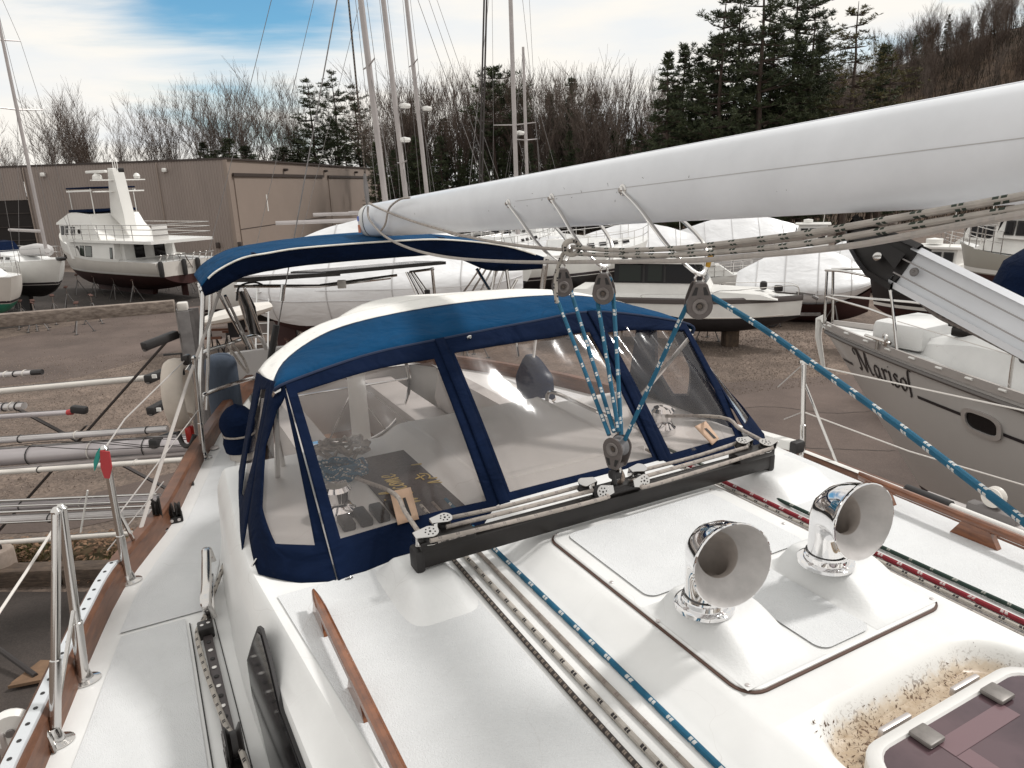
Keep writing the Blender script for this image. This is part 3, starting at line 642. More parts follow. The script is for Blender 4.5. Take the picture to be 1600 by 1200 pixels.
for v, s in ((1.175, 1), (1.335, -1)):
    tblock(W(1.685, v, -.935), B_ * s, trav, tilt=V(0, 0, .35) - A_ * 1.0)
    tblock(W(1.732, v - .03 * s, -.925), B_ * s, trav, tilt=V(0, 0, 1) - A_ * .25, holes=False)
for v, s in ((.60, -1), (1.905, 1)):
    tblock(W(1.695, v + .010 * (-s), -.934), B_ * s, trav, tilt=V(0, 0, 1) - A_ * .2, r=.024)
    tblock(W(1.745, v + .075 * (-s), -.930), B_ * s, trav, tilt=V(0, 0, 1) - A_ * .2, r=.022)
# control lines of the traveller
gt = 'traveller control lines'
for v0, v1, v2, side, lead in ((.60, 1.165, .66, 'cabin window', 1), (1.905, 1.345, 1.93, 'chrome cowl vents', -1)):
    zz = -.936
    pts = [W(1.670, v0, zz), W(1.668, lerp(v0, v1, .5), zz - .010), W(1.663, v1, zz - .012), W(1.670, v1 + .022 * lead, zz - .008), W(1.686, v1 + .024 * lead, zz), W(1.702, v1, zz + .002), W(1.718, lerp(v0, v1, .5), zz - .002), W(1.722, v0 + .07 * lead, zz)]
    nm = 'beige traveller line from mid beam to its end by the doormat window' if lead > 0 else 'beige traveller line from mid beam to its end by the red rope'
    rope('traveller_line', pts, .0068, R_tan, nm, 'rope', gt, seg=30)
    pts = [W(1.765, v0 + .07 * lead, zz + .004), W(1.760, lerp(v0, v1, .5), zz - .004), W(1.750, v1 - .03 * lead, zz + .002)]
    rope('traveller_line', pts, .0068, R_tan, ('rear beige traveller tackle on the beam end ' + ('over the dark rope' if lead > 0 else 'over the red rope')), 'rope', gt, seg=12)
    tail = [W(1.715, v0 - .012 * lead, zz + .004), lerp(W(1.715, v0 - .012 * lead, zz + .004), W(2.03, .615 if lead > 0 else 1.99, -.935), .5) - V(0, 0, .002), W(2.03, .615 if lead > 0 else 1.985, -.935), W(2.5, .62 if lead > 0 else 1.95, -1.06)]
    rope('traveller_line', tail, .0072, R_tan, 'beige line passing through the leather patch on the hood window ' + ('with the doormat behind' if lead > 0 else 'beside the grey hull'), 'rope', gt, seg=14)
# ---- ropes led aft along the roof
gr = 'control lines led along the coachroof'
for v, m, r, lab in ((.715, R_dark, .0065, 'dark flecked rope, nearest the teak handrail on the coachroof'), (.755, R_black, .0075, 'white rope with black flecks on the coachroof between dark rope and grey rope'),
                     (.800, R_grey, .0065, 'thin grey rope on the coachroof beside the blue rope'), (.850, R_blue, .0075, 'blue rope with white flecks lying along the coachroof')):
    pts = [W(2.2, v + .01, -1.088), W(1.75, v, -1.090), W(1.2, v - .004 + R.uniform(-.004, .004), -1.091), W(.8, v - .008, -1.091), W(.3, v - .01, -1.091), W(-.5, v - .02, -1.091)]
    rope('deck_rope', pts, r, m, lab, 'rope', gr, seg=40)
for v, m, r, lab in ((1.742, R_tan, .0055, 'beige rope against the edge of the vent panel'), (1.772, R_black, .006, 'white rope with black flecks beside the red rope'), (1.802, R_red, .0075, 'red rope with white flecks on the coachroof behind the chrome cowls'), (1.850, R_green, .0065, 'dark green rope on the coachroof, farthest from the vent panel')):
    pts = [W(2.2, v - .01, -1.085), W(1.75, v, -1.088), W(1.2, v + .004, -1.090), W(.6, v + .012, -1.090), W(.0, v + .02, -1.090)]
    rope('deck_rope', pts, r, m, lab, 'rope', gr, seg=30)
# starboard rope: dodger corner to the genoa track
rope('sheet_line', [Pz(357, 862, -1.46), Pz(340, 910, -1.49), Pz(318, 968, -1.505), Pz(308, 990, -1.495), Pz(318, 1035, -1.488), Pz(335, 1085, -1.482), Pz(352, 1130, -1.47), Pz(374, 1165, -1.43), Pz(392, 1215, -1.42)], .0085, R_black, 'flecked white rope running from the hood corner along the black perforated track', seg=50)
# white boathook with a black grip on the port side
hk = thing('boathook', 'white boathook with black foam grip lying along the far edge of the coachroof', 'boathook', W(1.2, 2.27, -1.09))
b = MB(); b.tube([W(1.40, 2.28, -1.085), W(1.24, 2.275, -1.085)], .021, 14); b.build('grip', M_rub, hk)
b = MB(); b.tube([W(1.24, 2.275, -1.085), W(.3, 2.24, -1.085)], .014, 12); b.build('pole', mat('white_tube', (.72, .70, .67), .35), hk)
# port rail fittings: track car with white sheave, white fender board end
b = MB(); b.bar(W(1.75, 3.0, -1.41), W(.9, 3.0, -1.41), .035, .018, bev=.004); pt = part('port_track', b, M_satin)
b = MB(); b.bar(W(1.56, 2.998, -1.385), W(1.36, 2.998, -1.385), .06, .04, bev=.01); b.build('track_car', mat('car_grey', (.16, .145, .14), .5, .3), pt)
Mx = Matrix.Translation(W(1.47, 3.0, -1.318)) @ Matrix((A_, V(0, 0, 1), -B_)).transposed().to_4x4()
b = MB(); b.lathe([(.0, -.02), (.042, -.02), (.042, -.012), (.034, 0), (.042, .012), (.042, .02), (.0, .02)], Mx, 24); b.build('track_sheave', M_off, pt)
# rail-mounted white board with black end cap (port quarter)
b = MB(); b.bar(Pz(1247, 698, -1.36), Pz(1170, 676, -1.36), .06, .05, bev=.008); fb = part('boarding_ladder', b, M_wht)
b = MB(); b.bar(Pz(1251, 700, -1.36), Pz(1240, 696, -1.36), .075, .065, bev=.012); b.build('end_cap', M_rub, fb)
b = MB(); b.bar(Pz(1172, 677, -1.36), Pz(1163, 674, -1.36), .075, .065, bev=.012); b.build('end_cap', M_rub, fb)
# ================================================================== SPRAY HOOD (dodger) over the companionway
dod = thing('spray_hood', 'navy canvas spray hood with clear windows and a white roof, standing behind the traveller', 'spray hood', W(2.4, 1.28, -1.1))
Bp = [V(1.89, .383, -1.085), V(1.95, .70, -1.085), V(1.976, 1.0, -1.08), V(1.99, 1.4, -1.08), V(1.996, 1.728, -1.08), V(2.037, 2.159, -1.088)]
Tp = [V(2.371, .383, -.618), V(2.45, .69, -.58), V(2.49, 1.0, -.568), V(2.5, 1.4, -.55), V(2.496, 1.728, -.545), V(2.437, 2.159, -.636)]
def Wv(q): return W(q.x, q.y, q.z)
def SF(a, b, o=0.0):
    q = lerp(pl(Bp, a), pl(Tp, a), b); bl = math.sin(PI * max(0, min(1, b))) * .012
    return Wv(q + V(-.02 - 0, 0, 0) * 0 - V(.72, 0, -.69) * (o + bl) * 1.0 + V(0, 0, 0))
def frame_patch(fn, outer, inner, o, n=14, m=4):
    b = MB(); ring_o, ring_i = [], []
    for k in range(4):
        for t in range(n):
            f = t / n; ring_o.append(lerp(V(*outer[k], 0), V(*outer[(k + 1) % 4], 0), f)); ring_i.append(lerp(V(*inner[k], 0), V(*inner[(k + 1) % 4], 0), f))
    rows = [[fn(q.x, q.y, o) for q in [lerp(p, i, j / m) for p, i in zip(ring_o, ring_i)]] for j in range(m + 1)]
    b.grid(rows, close=True); return b
def quad_patch(fn, c, o, n=30, m=14, wob=0.0, seed=0):
    b = MB(); rows = []
    for i in range(m + 1):
        r_ = []
        for j in range(n + 1):
            p = lerp(lerp(V(*c[0], 0), V(*c[1], 0), j / n), lerp(V(*c[3], 0), V(*c[2], 0), j / n), i / m)
            w = wob * noise.noise(V(p.x * (14 + 26 * (seed == 15)) + p.y * 2 + seed, p.y * 1.3, seed)) if wob else 0
            r_.append(fn(p.x, p.y, o + w))
        rows.append(r_)
    b.grid(rows, flip=True); return b
W1 = [(.031, .921), (.363, .888), (.359, .081), (.036, .142)]
W2 = [(.413, .898), (.746, .86), (.759, .071), (.415, .089)]
W3 = [(.794, .847), (.977, .923), (.971, .07), (.808, .063)]
for k, (w, a0, a1) in enumerate(((W1, 0, .392), (W2, .392, .778), (W3, .778, 1.0))):
    lo = -.075 if k == 0 else -.02
    part('canvas_panel', frame_patch(SF, [(a0, 1.0), (a1, 1.0), (a1, -.02), (a0, lo)], w, .004), M_navy, dod, solid=.004)
    part('clear_window', quad_patch(SF, [(w[0][0] - .012, w[0][1] + .02), (w[1][0] + .012, w[1][1] + .02), (w[2][0] + .012, w[2][1] - .02), (w[3][0] - .012, w[3][1] - .02)], -.004, wob=.010 + .010 * (k == 2), seed=k * 7 + 1), M_vinyl, dod)
for a in (.392, .778):
    part('zip_flap', quad_patch(SF, [(a - .011, 1.0), (a + .011, 1.0), (a + .015, .0), (a - .009, .0)], .011, 3, 14), M_navy, dod, solid=.003)
# starboard side
Bs = [V(1.89, .383, -1.085), V(2.08, .18, -1.10), V(2.6, .15, -1.30), V(3.12, .165, -1.53)]
Ts = [V(2.371, .383, -.618), V(2.47, .362, -.625), V(2.58, .352, -.636), V(2.72, .348, -.65)]
def SS(a, b, o=0.0): return Wv(lerp(pl(Bs, a), pl(Ts, a), b) + V(-.25, -1, .15) * o)
def SPs(a, b, o=0.0):
    mir = lambda q: V(q.x + .10, 2.56 - q.y - .02, q.z)
    return Wv(lerp(pl([mir(q) for q in Bs], a), pl([mir(q) for q in Ts], a), b) + V(-.25, 1, .15) * o)
def boundary(fn, poly, outer, o, m=4, per=6):
    """canvas between an outer outline and a window outline, both lists of (a,b) with the same length"""
    b = MB(); O2, I2 = [], []
    n = len(poly)
    for k in range(n):
        for t in range(per):
            f = t / per; O2.append(lerp(V(*outer[k], 0), V(*outer[(k + 1) % n], 0), f)); I2.append(lerp(V(*poly[k], 0), V(*poly[(k + 1) % n], 0), f))
    b.grid([[fn(q.x, q.y, o) for q in [lerp(p, i, j / m) for p, i in zip(O2, I2)]] for j in range(m + 1)], close=True); return b
for fn in (SS, SPs):
    wa = [(.06, .93), (.22, .83), (.33, .62), (.31, .30), (.235, .13), (.075, .135)]
    oa = [(0, 1), (.36, 1.0), (.42, .62), (.42, .22), (.30, -.02), (0, -.075)]
    part('canvas_panel', boundary(fn, wa, oa, .004), M_navy, dod, solid=.004)
    part('clear_window', boundary(fn, [(.2, .5)] * 6, [(x + (.015 if x > .2 else -.01), y + (.015 if y > .5 else -.015)) for x, y in wa], -.003, 8, 4), M_vinyl, dod)
    wb = [(.48, .94), (.70, .93), (.74, .60), (.66, .36), (.58, .34), (.50, .55)]
    ob = [(.36, 1.0), (1, 1), (1, .6), (1, .0), (.44, -.02), (.42, .6)]
    part('canvas_panel', boundary(fn, wb, ob, .004), M_navy, dod, solid=.004)
    part('clear_window', boundary(fn, [(.6, .65)] * 6, [(x + (.012 if x > .6 else -.012), y + (.015 if y > .6 else -.015)) for x, y in wb], -.003, 8, 4), M_vinyl, dod)
b = MB()
for k in range(19):
    pass
# roof: blue strip then the white part
T0 = [V(2.405, .355, -.655)] + Tp + [V(2.43, 2.20, -.69)]
T1 = [V(2.55, .355, -.632), V(2.75, .64, -.507), V(2.77, 1.0, -.474), V(2.77, 1.42, -.472), V(2.75, 1.78, -.50), V(2.72, 2.02, -.565), V(2.62, 2.15, -.63), V(2.55, 2.21, -.69)]
T1 = [V(2.50, .356, -.668), V(2.66, .45, -.605), V(2.74, .66, -.532), V(2.76, 1.0, -.497), V(2.76, 1.42, -.492), V(2.74, 1.78, -.515), V(2.69, 2.06, -.585), V(2.55, 2.205, -.69)]
T2 = [V(2.70, .348, -.645), V(2.79, .44, -.600), V(2.90, .66, -.529), V(2.94, 1.0, -.491), V(3.0, 1.42, -.488), V(3.0, 1.80, -.52), V(3.0, 2.10, -.60), V(2.8, 2.215, -.70)]
T3 = [V(2.85, .40, -.82), V(3.05, .52, -.76), V(3.3, .70, -.66), V(3.4, 1.0, -.545), V(3.4, 1.42, -.545), V(3.4, 1.80, -.57), V(3.35, 2.10, -.63), V(3.0, 2.215, -.72)]
def strip(c0, c1, n=44, m=6, o=0.0, sag=0.0):
    b = MB(); rows = []
    for j in range(m + 1):
        rows.append([Wv(lerp(pl(c0, i / n), pl(c1, i / n), j / m) + V(0, 0, o + sag * math.sin(PI * j / m) + .004 * noise.noise(V(i * .35, j * .4, 3)))) for i in range(n + 1)])
    b.grid(rows, flip=False); return b
part('roof_front_strip', strip(T0, T1, o=.004, sag=.008), M_blue, dod, solid=.003)
M_stain = mat('canvas_white_stained', (.79, .775, .735), .85, col2=(.66, .65, .62), vscale=40, thr=(.30, .44), bump=.2, bscale=400)
part('roof_panel', strip(T1, T2, o=.006, sag=.004), M_stain, dod, solid=.003); part('roof_panel', strip(T2, T3, o=.006), M_stain, dod, solid=.003)
b = MB(); b.tube([Wv(pl(T0, i / 40) + V(-.004, 0, .002)) for i in range(41)], .0055, 6); part('piping', b, mat('piping_navy', (.006, .016, .05), .8), dod)
b = MB(); b.tube([Wv(pl(T1, i / 40) + V(0, 0, .004)) for i in range(41)], .004, 6); part('piping', b, mat('piping_dark', (.02, .03, .06), .8), dod)
# frame tubes
for q0 in (T0, T3):
    b = MB(); b.tube([W(2.9, q0[0].y + .03, -1.25)] + [Wv(pl(q0, i / 20) - V(-.012, 0, .016)) for i in range(21)] + [W(3.0, q0[-1].y - .01, -1.3)], .011, 8); part('hood_frame', b, M_ss, dod)
# snaps and twist fasteners
for x, y in ((398, 886), (461, 893)):
    b = MB(); b.tube([Pz(x - 3, y + 4, -1.09) + V(0, 0, .012), Pz(x + 4, y - 4, -1.09) + V(0, 0, .018)], .004, 6); part('fastener', b, M_ss, dod)
b = MB(); b.lathe([(.013, 0), (.013, .003), (.007, .006), (0, .006)], Matrix.Translation(SF(.03, -.045, .012)) @ Matrix.Rotation(-.9, 4, B_), 12); part('fastener', b, M_ss, dod)
b = MB(); b.lathe([(.009, 0), (.009, .004), (0, .006)], Matrix.Translation(SF(.455, .965, .014)) @ Matrix.Rotation(-.9, 4, B_), 12); part('fastener', b, M_wht, dod)
b = MB(); b.box(Pz(352, 818, -1.38), (.022, .03, .028), Matrix.Rotation(.4, 3, 'Z'), .004); part('fastener', b, M_black, dod)
b = MB(); b.box(Pz(356, 862, -1.46), (.02, .02, .03), Matrix.Rotation(.3, 3, 'Z'), .004); part('fastener', b, M_black, dod)
# leather rope patches with their slot
M_lea = mat('leather_tan', (.56, .375, .26), .7, var=.15, vscale=25)
for c in ([(.150, .262), (.192, .250), (.188, .096), (.146, .104)], [(.880, .180), (.908, .200), (.920, .072), (.899, .045)]):
    pp = part('leather_patch', quad_patch(SF, c, .014, 4, 6), M_lea, dod, solid=.003)
    ce = lerp(V(*c[0], 0), V(*c[1], 0), .55); cl = lerp(V(*c[3], 0), V(*c[2], 0), .55)
    a = lerp(ce, cl, .28); e = lerp(ce, cl, .86); b = MB(); b.ngon([SF(a.x - .003, a.y, .0165), SF(a.x + .003, a.y, .0165), SF(e.x + .006, e.y, .0165), SF(e.x - .001, e.y, .0165)]); b.build('slot', M_rub, pp)
# ================================================================== COCKPIT seen through and behind the hood (parts of the yacht)
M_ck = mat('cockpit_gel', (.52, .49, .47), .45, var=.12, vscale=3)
for v0, v1 in ((.58, .74), (1.86, 2.02)):
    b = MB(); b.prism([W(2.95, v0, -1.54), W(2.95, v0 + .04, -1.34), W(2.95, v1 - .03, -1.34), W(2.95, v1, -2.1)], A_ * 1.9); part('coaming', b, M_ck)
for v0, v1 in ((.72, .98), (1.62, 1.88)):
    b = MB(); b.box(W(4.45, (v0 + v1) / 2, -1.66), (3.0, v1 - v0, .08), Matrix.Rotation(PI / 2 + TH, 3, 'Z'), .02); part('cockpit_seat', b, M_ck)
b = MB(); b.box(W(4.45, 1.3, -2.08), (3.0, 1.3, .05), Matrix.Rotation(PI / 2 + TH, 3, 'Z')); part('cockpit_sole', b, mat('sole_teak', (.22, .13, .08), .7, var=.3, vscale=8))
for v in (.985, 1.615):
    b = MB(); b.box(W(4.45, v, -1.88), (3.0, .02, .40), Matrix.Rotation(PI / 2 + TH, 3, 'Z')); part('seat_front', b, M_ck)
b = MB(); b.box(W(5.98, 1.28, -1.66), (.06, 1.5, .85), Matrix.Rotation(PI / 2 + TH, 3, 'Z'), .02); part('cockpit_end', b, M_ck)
# companionway hatch, drop board and garage
b = MB(); b.box(W(2.62, 1.36, -1.085), (.72, .62, .03), Matrix.Rotation(PI / 2 + TH, 3, 'Z'), .008); part('companionway_hatch', b, mat('smoked_hatch', (.12, .09, .08), .25, var=.2, vscale=3))
b = MB(); b.box(W(2.62, 1.02, -1.075), (.78, .03, .05), Matrix.Rotation(PI / 2 + TH, 3, 'Z'), .006); b.box(W(2.62, 1.70, -1.075), (.78, .03, .05), Matrix.Rotation(PI / 2 + TH, 3, 'Z'), .006); part('hatch_runner', b, M_gel)
b = MB(); b.box(W(2.19, 1.36, -1.07), (.05, .74, .05), Matrix.Rotation(PI / 2 + TH, 3, 'Z'), .01); part('hatch_garage_edge', b, M_gel)
b = MB(); b.box(W(2.975, 1.36, -1.13), (.02, .62, .10), Matrix.Rotation(PI / 2 + TH, 3, 'Z'), .003); part('drop_board', b, M_teak)
b = MB(); b.tube(smooth_path([W(2.42, 1.78, -1.09), W(2.46, 1.78, -1.03), W(2.56, 1.77, -1.02), W(2.60, 1.77, -1.02), W(2.95, 1.76, -1.02), W(3.0, 1.76, -1.09)], 24), .010, 8); part('grab_rail', b, M_ss)
for v in (.66, 1.94):
    b = MB(); Mx = Matrix.Translation(W(3.35, v, -1.34)); b.lathe([(.075, 0), (.075, .03), (.062, .04), (.052, .07), (.058, .11), (.066, .125), (.05, .14), (0, .142)], Mx, 24); part('sheet_winch', b, M_chrome)
for u, v in ((2.30, .50), (2.36, 1.98)):
    b = MB(); Mx = Matrix.Translation(W(u, v, -1.098)); b.lathe([(.06, 0), (.06, .025), (.048, .035), (.041, .06), (.048, .09), (.052, .10), (.04, .115), (0, .117)], Mx, 24); part('roof_winch', b, M_chrome)
for k in range(4):
    b = MB(); b.box(W(2.22, .50 + .06 * k, -1.085), (.12, .045, .03), Matrix.Rotation(PI / 2 + TH, 3, 'Z'), .008); part('rope_clutch', b, M_black)
# helm: pedestal, wheel, navy cover
b = MB(); b.lathe([(.12, 0), (.10, .05), (.07, .2), (.065, .75), (.09, .80), (.09, .88), (0, .9)], Matrix.Translation(W(4.95, 1.3, -2.06)), 16); ped = part('steering_pedestal', b, M_wht)
b = MB(); Mx = Matrix.Translation(W(5.05, 1.3, -1.42)) @ Matrix((B_, V(0, 0, 1), A_)).transposed().to_4x4()
b.tube([Mx @ V(.44 * math.cos(a), .44 * math.sin(a), 0) for a in [2 * PI * k / 40 for k in range(41)]], .014, 8, caps=False)
for k in range(6): b.tube([Mx @ V(0, 0, 0), Mx @ V(.44 * math.cos(k * PI / 3), .44 * math.sin(k * PI / 3), 0)], .007, 6)
part('steering_wheel', b, M_ss)
cv = thing('wheel_cover', 'navy canvas bag over the helm seen through the middle window of the spray hood', 'cover', W(4.3, 2.42, -1.62))
b = MB(); rows = []
for k in range(15):
    t = k / 14; z = lerp(-1.62, -1.19, t); rr = .125 * (math.sin(PI * (0.18 + .80 * t)) ** .6) + .012; rows.append([W(4.3 + .03 * t, 2.46 - .05 * t, z) + V(math.cos(a) * rr * (1 + .12 * noise.noise(V(math.cos(a) * 2, math.sin(a) * 2, t * 4))), math.sin(a) * rr * .8, 0) for a in [2 * PI * q / 20 for q in range(20)]])
b.grid(rows, close=True); b.ngon(rows[-1]); b.build('canvas', M_navy, cv)
b = MB(); b.tube([W(4.3, 2.455, -1.52) + V(math.cos(a) * .118, math.sin(a) * .098, 0) for a in [2 * PI * q / 24 for q in range(25)]], .008, 6); b.build('lashing', R_tan, cv)
# welcome mat
mt = thing('door_mat', 'grey door mat with gold script lying under the spray hood', 'mat', W(2.4, .86, -1.09))
b = MB(); b.box(W(2.40, .86, -1.092), (.72, .40, .012), Matrix.Rotation(PI / 2 + TH, 3, 'Z'), .004); b.build('mat_pad', mat('mat_grey', (.105, .092, .092), .95, var=.3, vscale=60), mt)
M_gold = mat('gold_thread', (.60, .44, .16), .6)
def text_obj(s, size, name, m, parent, M, shear=0.0, ext=0.001, align='LEFT', sx=1.0):
    cu = bpy.data.curves.new(name, 'FONT'); cu.body = s; cu.size = size; cu.shear = shear; cu.extrude = ext; cu.align_x = align; cu.resolution_u = 3
    o = bpy.data.objects.new(name, cu); dg = bpy.context.evaluated_depsgraph_get(); COL.objects.link(o)
    bpy.context.view_layer.update(); me = bpy.data.meshes.new_from_object(o.evaluated_get(bpy.context.evaluated_depsgraph_get()))
    bpy.data.objects.remove(o); me.materials.clear(); me.materials.append(m)
    T = M @ Matrix.Scale(sx, 4, V(1, 0, 0)); off = WLOC[parent.name] if parent is not None else Vector()
    me.transform(Matrix.Translation(-off) @ T); q = bpy.data.objects.new(name, me); COL.objects.link(q)
    if parent is not None: q.parent = parent; WLOC[q.name] = off
    return q
def stroke_text(name, glyph_paths, nib, m, parent, M, ext=.002, w0=0.0):
    """pen lettering: each stroke is a path swept with a broad nib held at 40 degrees"""
    b = MB(); nx = V(math.cos(nib[1]), math.sin(nib[1]), 0) * nib[0] * .5
    for st in glyph_paths:
        P = smooth_path([V(x, y, 0) for x, y in st], max(4, (len(st) - 1) * 5)); rows = []
        th = nib[2]
        for i, p in enumerate(P):
            t = (P[min(i + 1, len(P) - 1)] - P[max(0, i - 1)]); t = t.normalized() if t.length > 1e-9 else V(1, 0, 0); nn = V(-t.y, t.x, 0)
            w = nn * (abs(nx.x * nn.x + nx.y * nn.y) + th)
            rows.append([M @ (p - w), M @ (p + w), M @ (p + w + V(0, 0, ext)), M @ (p - w + V(0, 0, ext))])
        b.grid(rows, close=True); b.ngon(rows[0]); b.ngon(rows[-1])
    return b.build(name, m, parent, smooth=0)
SCR = {'W': ([[(0, .9), (.10, 1), (.16, .6), (.20, 0), (.36, .62), (.42, 0), (.66, .9), (.8, 1.02)]], .80), 'A': ([[(-.05, .05), (.1, 0), (.36, .6), (.52, 1.02), (.56, .5), (.62, 0)], [(.12, .42), (.4, .48), (.72, .40)]], .74),
       'e': ([[(0, .2), (.22, .28), (.26, .44), (.14, .46), (.06, .2), (.18, 0), (.36, .12)]], .36), 'l': ([[(0, .1), (.2, .6), (.24, .98), (.14, .96), (.10, .3), (.16, 0), (.3, .1)]], .28),
       'c': ([[(.24, .38), (.14, .46), (.04, .22), (.14, 0), (.34, .12)]], .32), 'o': ([[(.16, .46), (.02, .24), (.12, 0), (.26, .2), (.17, .46), (.38, .4)]], .36), 'm': ([[(0, .42), (.06, 0), (.08, .3), (.18, .46), (.2, 0), (.24, .34), (.34, .46), (.36, 0), (.5, .1)]], .50),
       'b': ([[(0, .1), (.16, .9), (.08, 0), (.22, .02), (.26, .3), (.12, .4), (.4, .36)]], .38), 'a': ([[(.26, .4), (.1, .44), (.03, .16), (.12, 0), (.26, .4), (.26, .06), (.4, .1)]], .40), 'r': ([[(0, .1), (.1, .48), (.14, .42), (.24, .4), (.22, .1), (.36, .08)]], .34), 'd': ([[(.26, .4), (.1, .44), (.03, .14), (.14, 0), (.34, .96), (.28, .06), (.42, .1)]], .42)}
def script_word(s, x0, y0, k):
    out = []; x = x0
    for ch in s:
        st, adv = SCR[ch]; out += [[(x + px * k + py * k * .12, y0 + py * k) for px, py in q] for q in st]; x += adv * k
    return out
Mt = Matrix.Translation(W(2.21, .755, -1.084)) @ Matrix((A_, -B_, V(0, 0, 1))).transposed().to_4x4()
stroke_text('lettering', script_word('Welcome', 0, -.02, .105), (.005, .7, .0013), M_gold, mt, Mt)
stroke_text('lettering', script_word('Aboard', .09, -.205, .100), (.005, .7, .0013), M_gold, mt, Mt)
stroke_text('anchor_emblem', [[(.19, -.10), (.25, -.095)], [(.215, -.075), (.23, -.12)], [(.19, -.12), (.21, -.132), (.24, -.128), (.255, -.105)]], (.004, .7, .0012), M_gold, mt, Mt)
# coiled blue and white lines lying under the hood
def coil(name, c, m, r0, turns, label, n=110, rr=.007, flat=.25):
    P = []; rg = random.Random(hash(label) % 999)
    for i in range(n):
        a = i / n * turns * 2 * PI; r_ = r0 * (.65 + .35 * rg.random()); P.append(c + V(math.cos(a) * r_, math.sin(a) * r_ * .7, .02 + flat * r0 * rg.random() + .02 * math.sin(a * 1.7)))
    b = MB(); b.tube(smooth_path(P, n * 2), rr, 6); o = b.build(name, m); tag(o, label, 'rope'); return o
coil('coiled_line', W(2.62, .60, -1.09), R_blue, .10, 6, 'tangled blue line lying under the spray hood beside the mat')
coil('coiled_line', W(2.85, .66, -1.09), R_tan, .12, 4, 'beige line coiled under the spray hood behind the tangled blue line')
# ================================================================== BOOM
P0, P1 = V(-.55, 4.03, -.16), V(.884, 1.265, .035)
BD = (P1 - P0).normalized(); BN = BD.cross(V(0, 0, 1)).normalized() * -1
if BN.y > 0: BN = -BN
BU = BN.cross(BD).normalized(); BU = BU if BU.z > 0 else -BU
def bo(t, s=0.0, z=0.0): return lerp(P0, P1, t) + BN * s + BU * z + V(0, 0, CAM_H)
boom = thing('boom', 'long pale grey boom with rounded section reaching over the spray hood towards the mast', 'boom', bo(.8))
HB, WB = .100, .066
def bring(t, k=1.0, n=28):
    r_ = []
    for i in range(n):
        a = 2 * PI * i / n; cx, sz = math.cos(a), math.sin(a)
        r_.append(bo(t, math.copysign(abs(cx) ** .85, cx) * WB * k, math.copysign(abs(sz) ** .9, sz) * HB * k))
    return r_
b = MB(); rows = [bring(t) for t in [-.205 + .0417 * i for i in range(44)]]; b.grid(rows, close=True); b.ngon(rows[-1]); part('spar', b, M_alu, boom, smooth=60)
b = MB(); ends = [bring(-.207, 1.012), bring(-.225, 1.0), bring(-.243, .92), bring(-.252, .80), bring(-.254, .5)]; b.grid(ends, close=True, flip=True); b.ngon(ends[-1]); b.ngon(ends[0][::-1]); ecap = part('end_casting', b, M_wht, boom, smooth=60)
b = MB(); rows = [bring(-.203, 1.012), bring(-.199, 1.012)]; b.grid(rows, close=True); part('end_band', b, M_rub, boom)
for (t, s, z, w, h_, c) in ((-.232, .062, -.045, .05, .05, (.60, .22, .12)), (-.234, .060, .018, .02, .03, (.10, .16, .5))):
    b = MB(); q = bo(t, s, z); b.prism([q + BD * (-.02) - BU * h_ * .5, q + BD * .015 - BU * h_ * .5, q + BD * .015 + BU * h_ * .5, q + BD * (-.02) + BU * h_ * .5], BN * .006); b.build('sticker', mat('sticker_%d' % int(c[0] * 99), c, .5), ecap)
b = MB(); b.bar(bo(.45, WB + .0005, .006), bo(1.60, WB + .0002, .006), .0008, .0013); part('seam', b, mat('seam_grey', (.48, .47, .46), .6), boom)
b = MB(); b.bar(bo(-.2, 0, HB - .004), bo(1.6, 0, HB - .004), .02, .012, bev=.003); part('track_slot', b, M_alu, boom)
# scuffs: short scratches cut into the paint
for k in range(18):
    t = R.choice((.52, .58, .66, .80, .40, .05)) + R.uniform(-.06, .06); z = R.uniform(-.05, .04); s = WB * math.sqrt(max(.1, 1 - (abs(z) / HB) ** 2.2)) + .0008
    L_ = R.uniform(.004, .012); d = (BD * R.uniform(-.4, 1) + BU * R.uniform(-1, 1)).normalized() * L_
    q = bo(t, s, z); b = MB(); b.tube([q, q + d], .0005, 4); part('scuff', b, mat('scuff_dark', (.06, .045, .04), .8), boom)
# bails: bolt, strap under the boom
def bail(t0, t1, drop=.135):
    P = [bo(t0, WB + .004, .0), bo(lerp(t0, t1, .35), WB + .006, -.06), bo(lerp(t0, t1, .75), WB * .9, -HB - drop * .45), bo(t1, .02, -HB - drop), bo(t1, -.02, -HB - drop), bo(lerp(t0, t1, .8), -WB * .9, -HB - drop * .45), bo(t0 + .01, -WB - .006, -.05), bo(t0 + .01, -WB - .004, 0)]
    b = MB(); b.tube(smooth_path(P, 36), .0075, 8, flat=(1, .55)); o = part('bail', b, M_ss, boom)
    Mx = Matrix.Translation(bo(t0, WB - .002, 0)) @ Matrix((BD, BU, BN)).transposed().to_4x4()
    q = MB(); q.lathe([(.017, 0), (.017, .004), (.011, .006), (.011, .012), (.006, .016), (0, .016)], Mx, 14); q.build('bolt', M_ss, o)
    return bo(t1, 0, -HB - drop - .006)
BA = [bail(.432, .515, .115), bail(.535, .60, .125), bail(.665, .745, .135)]
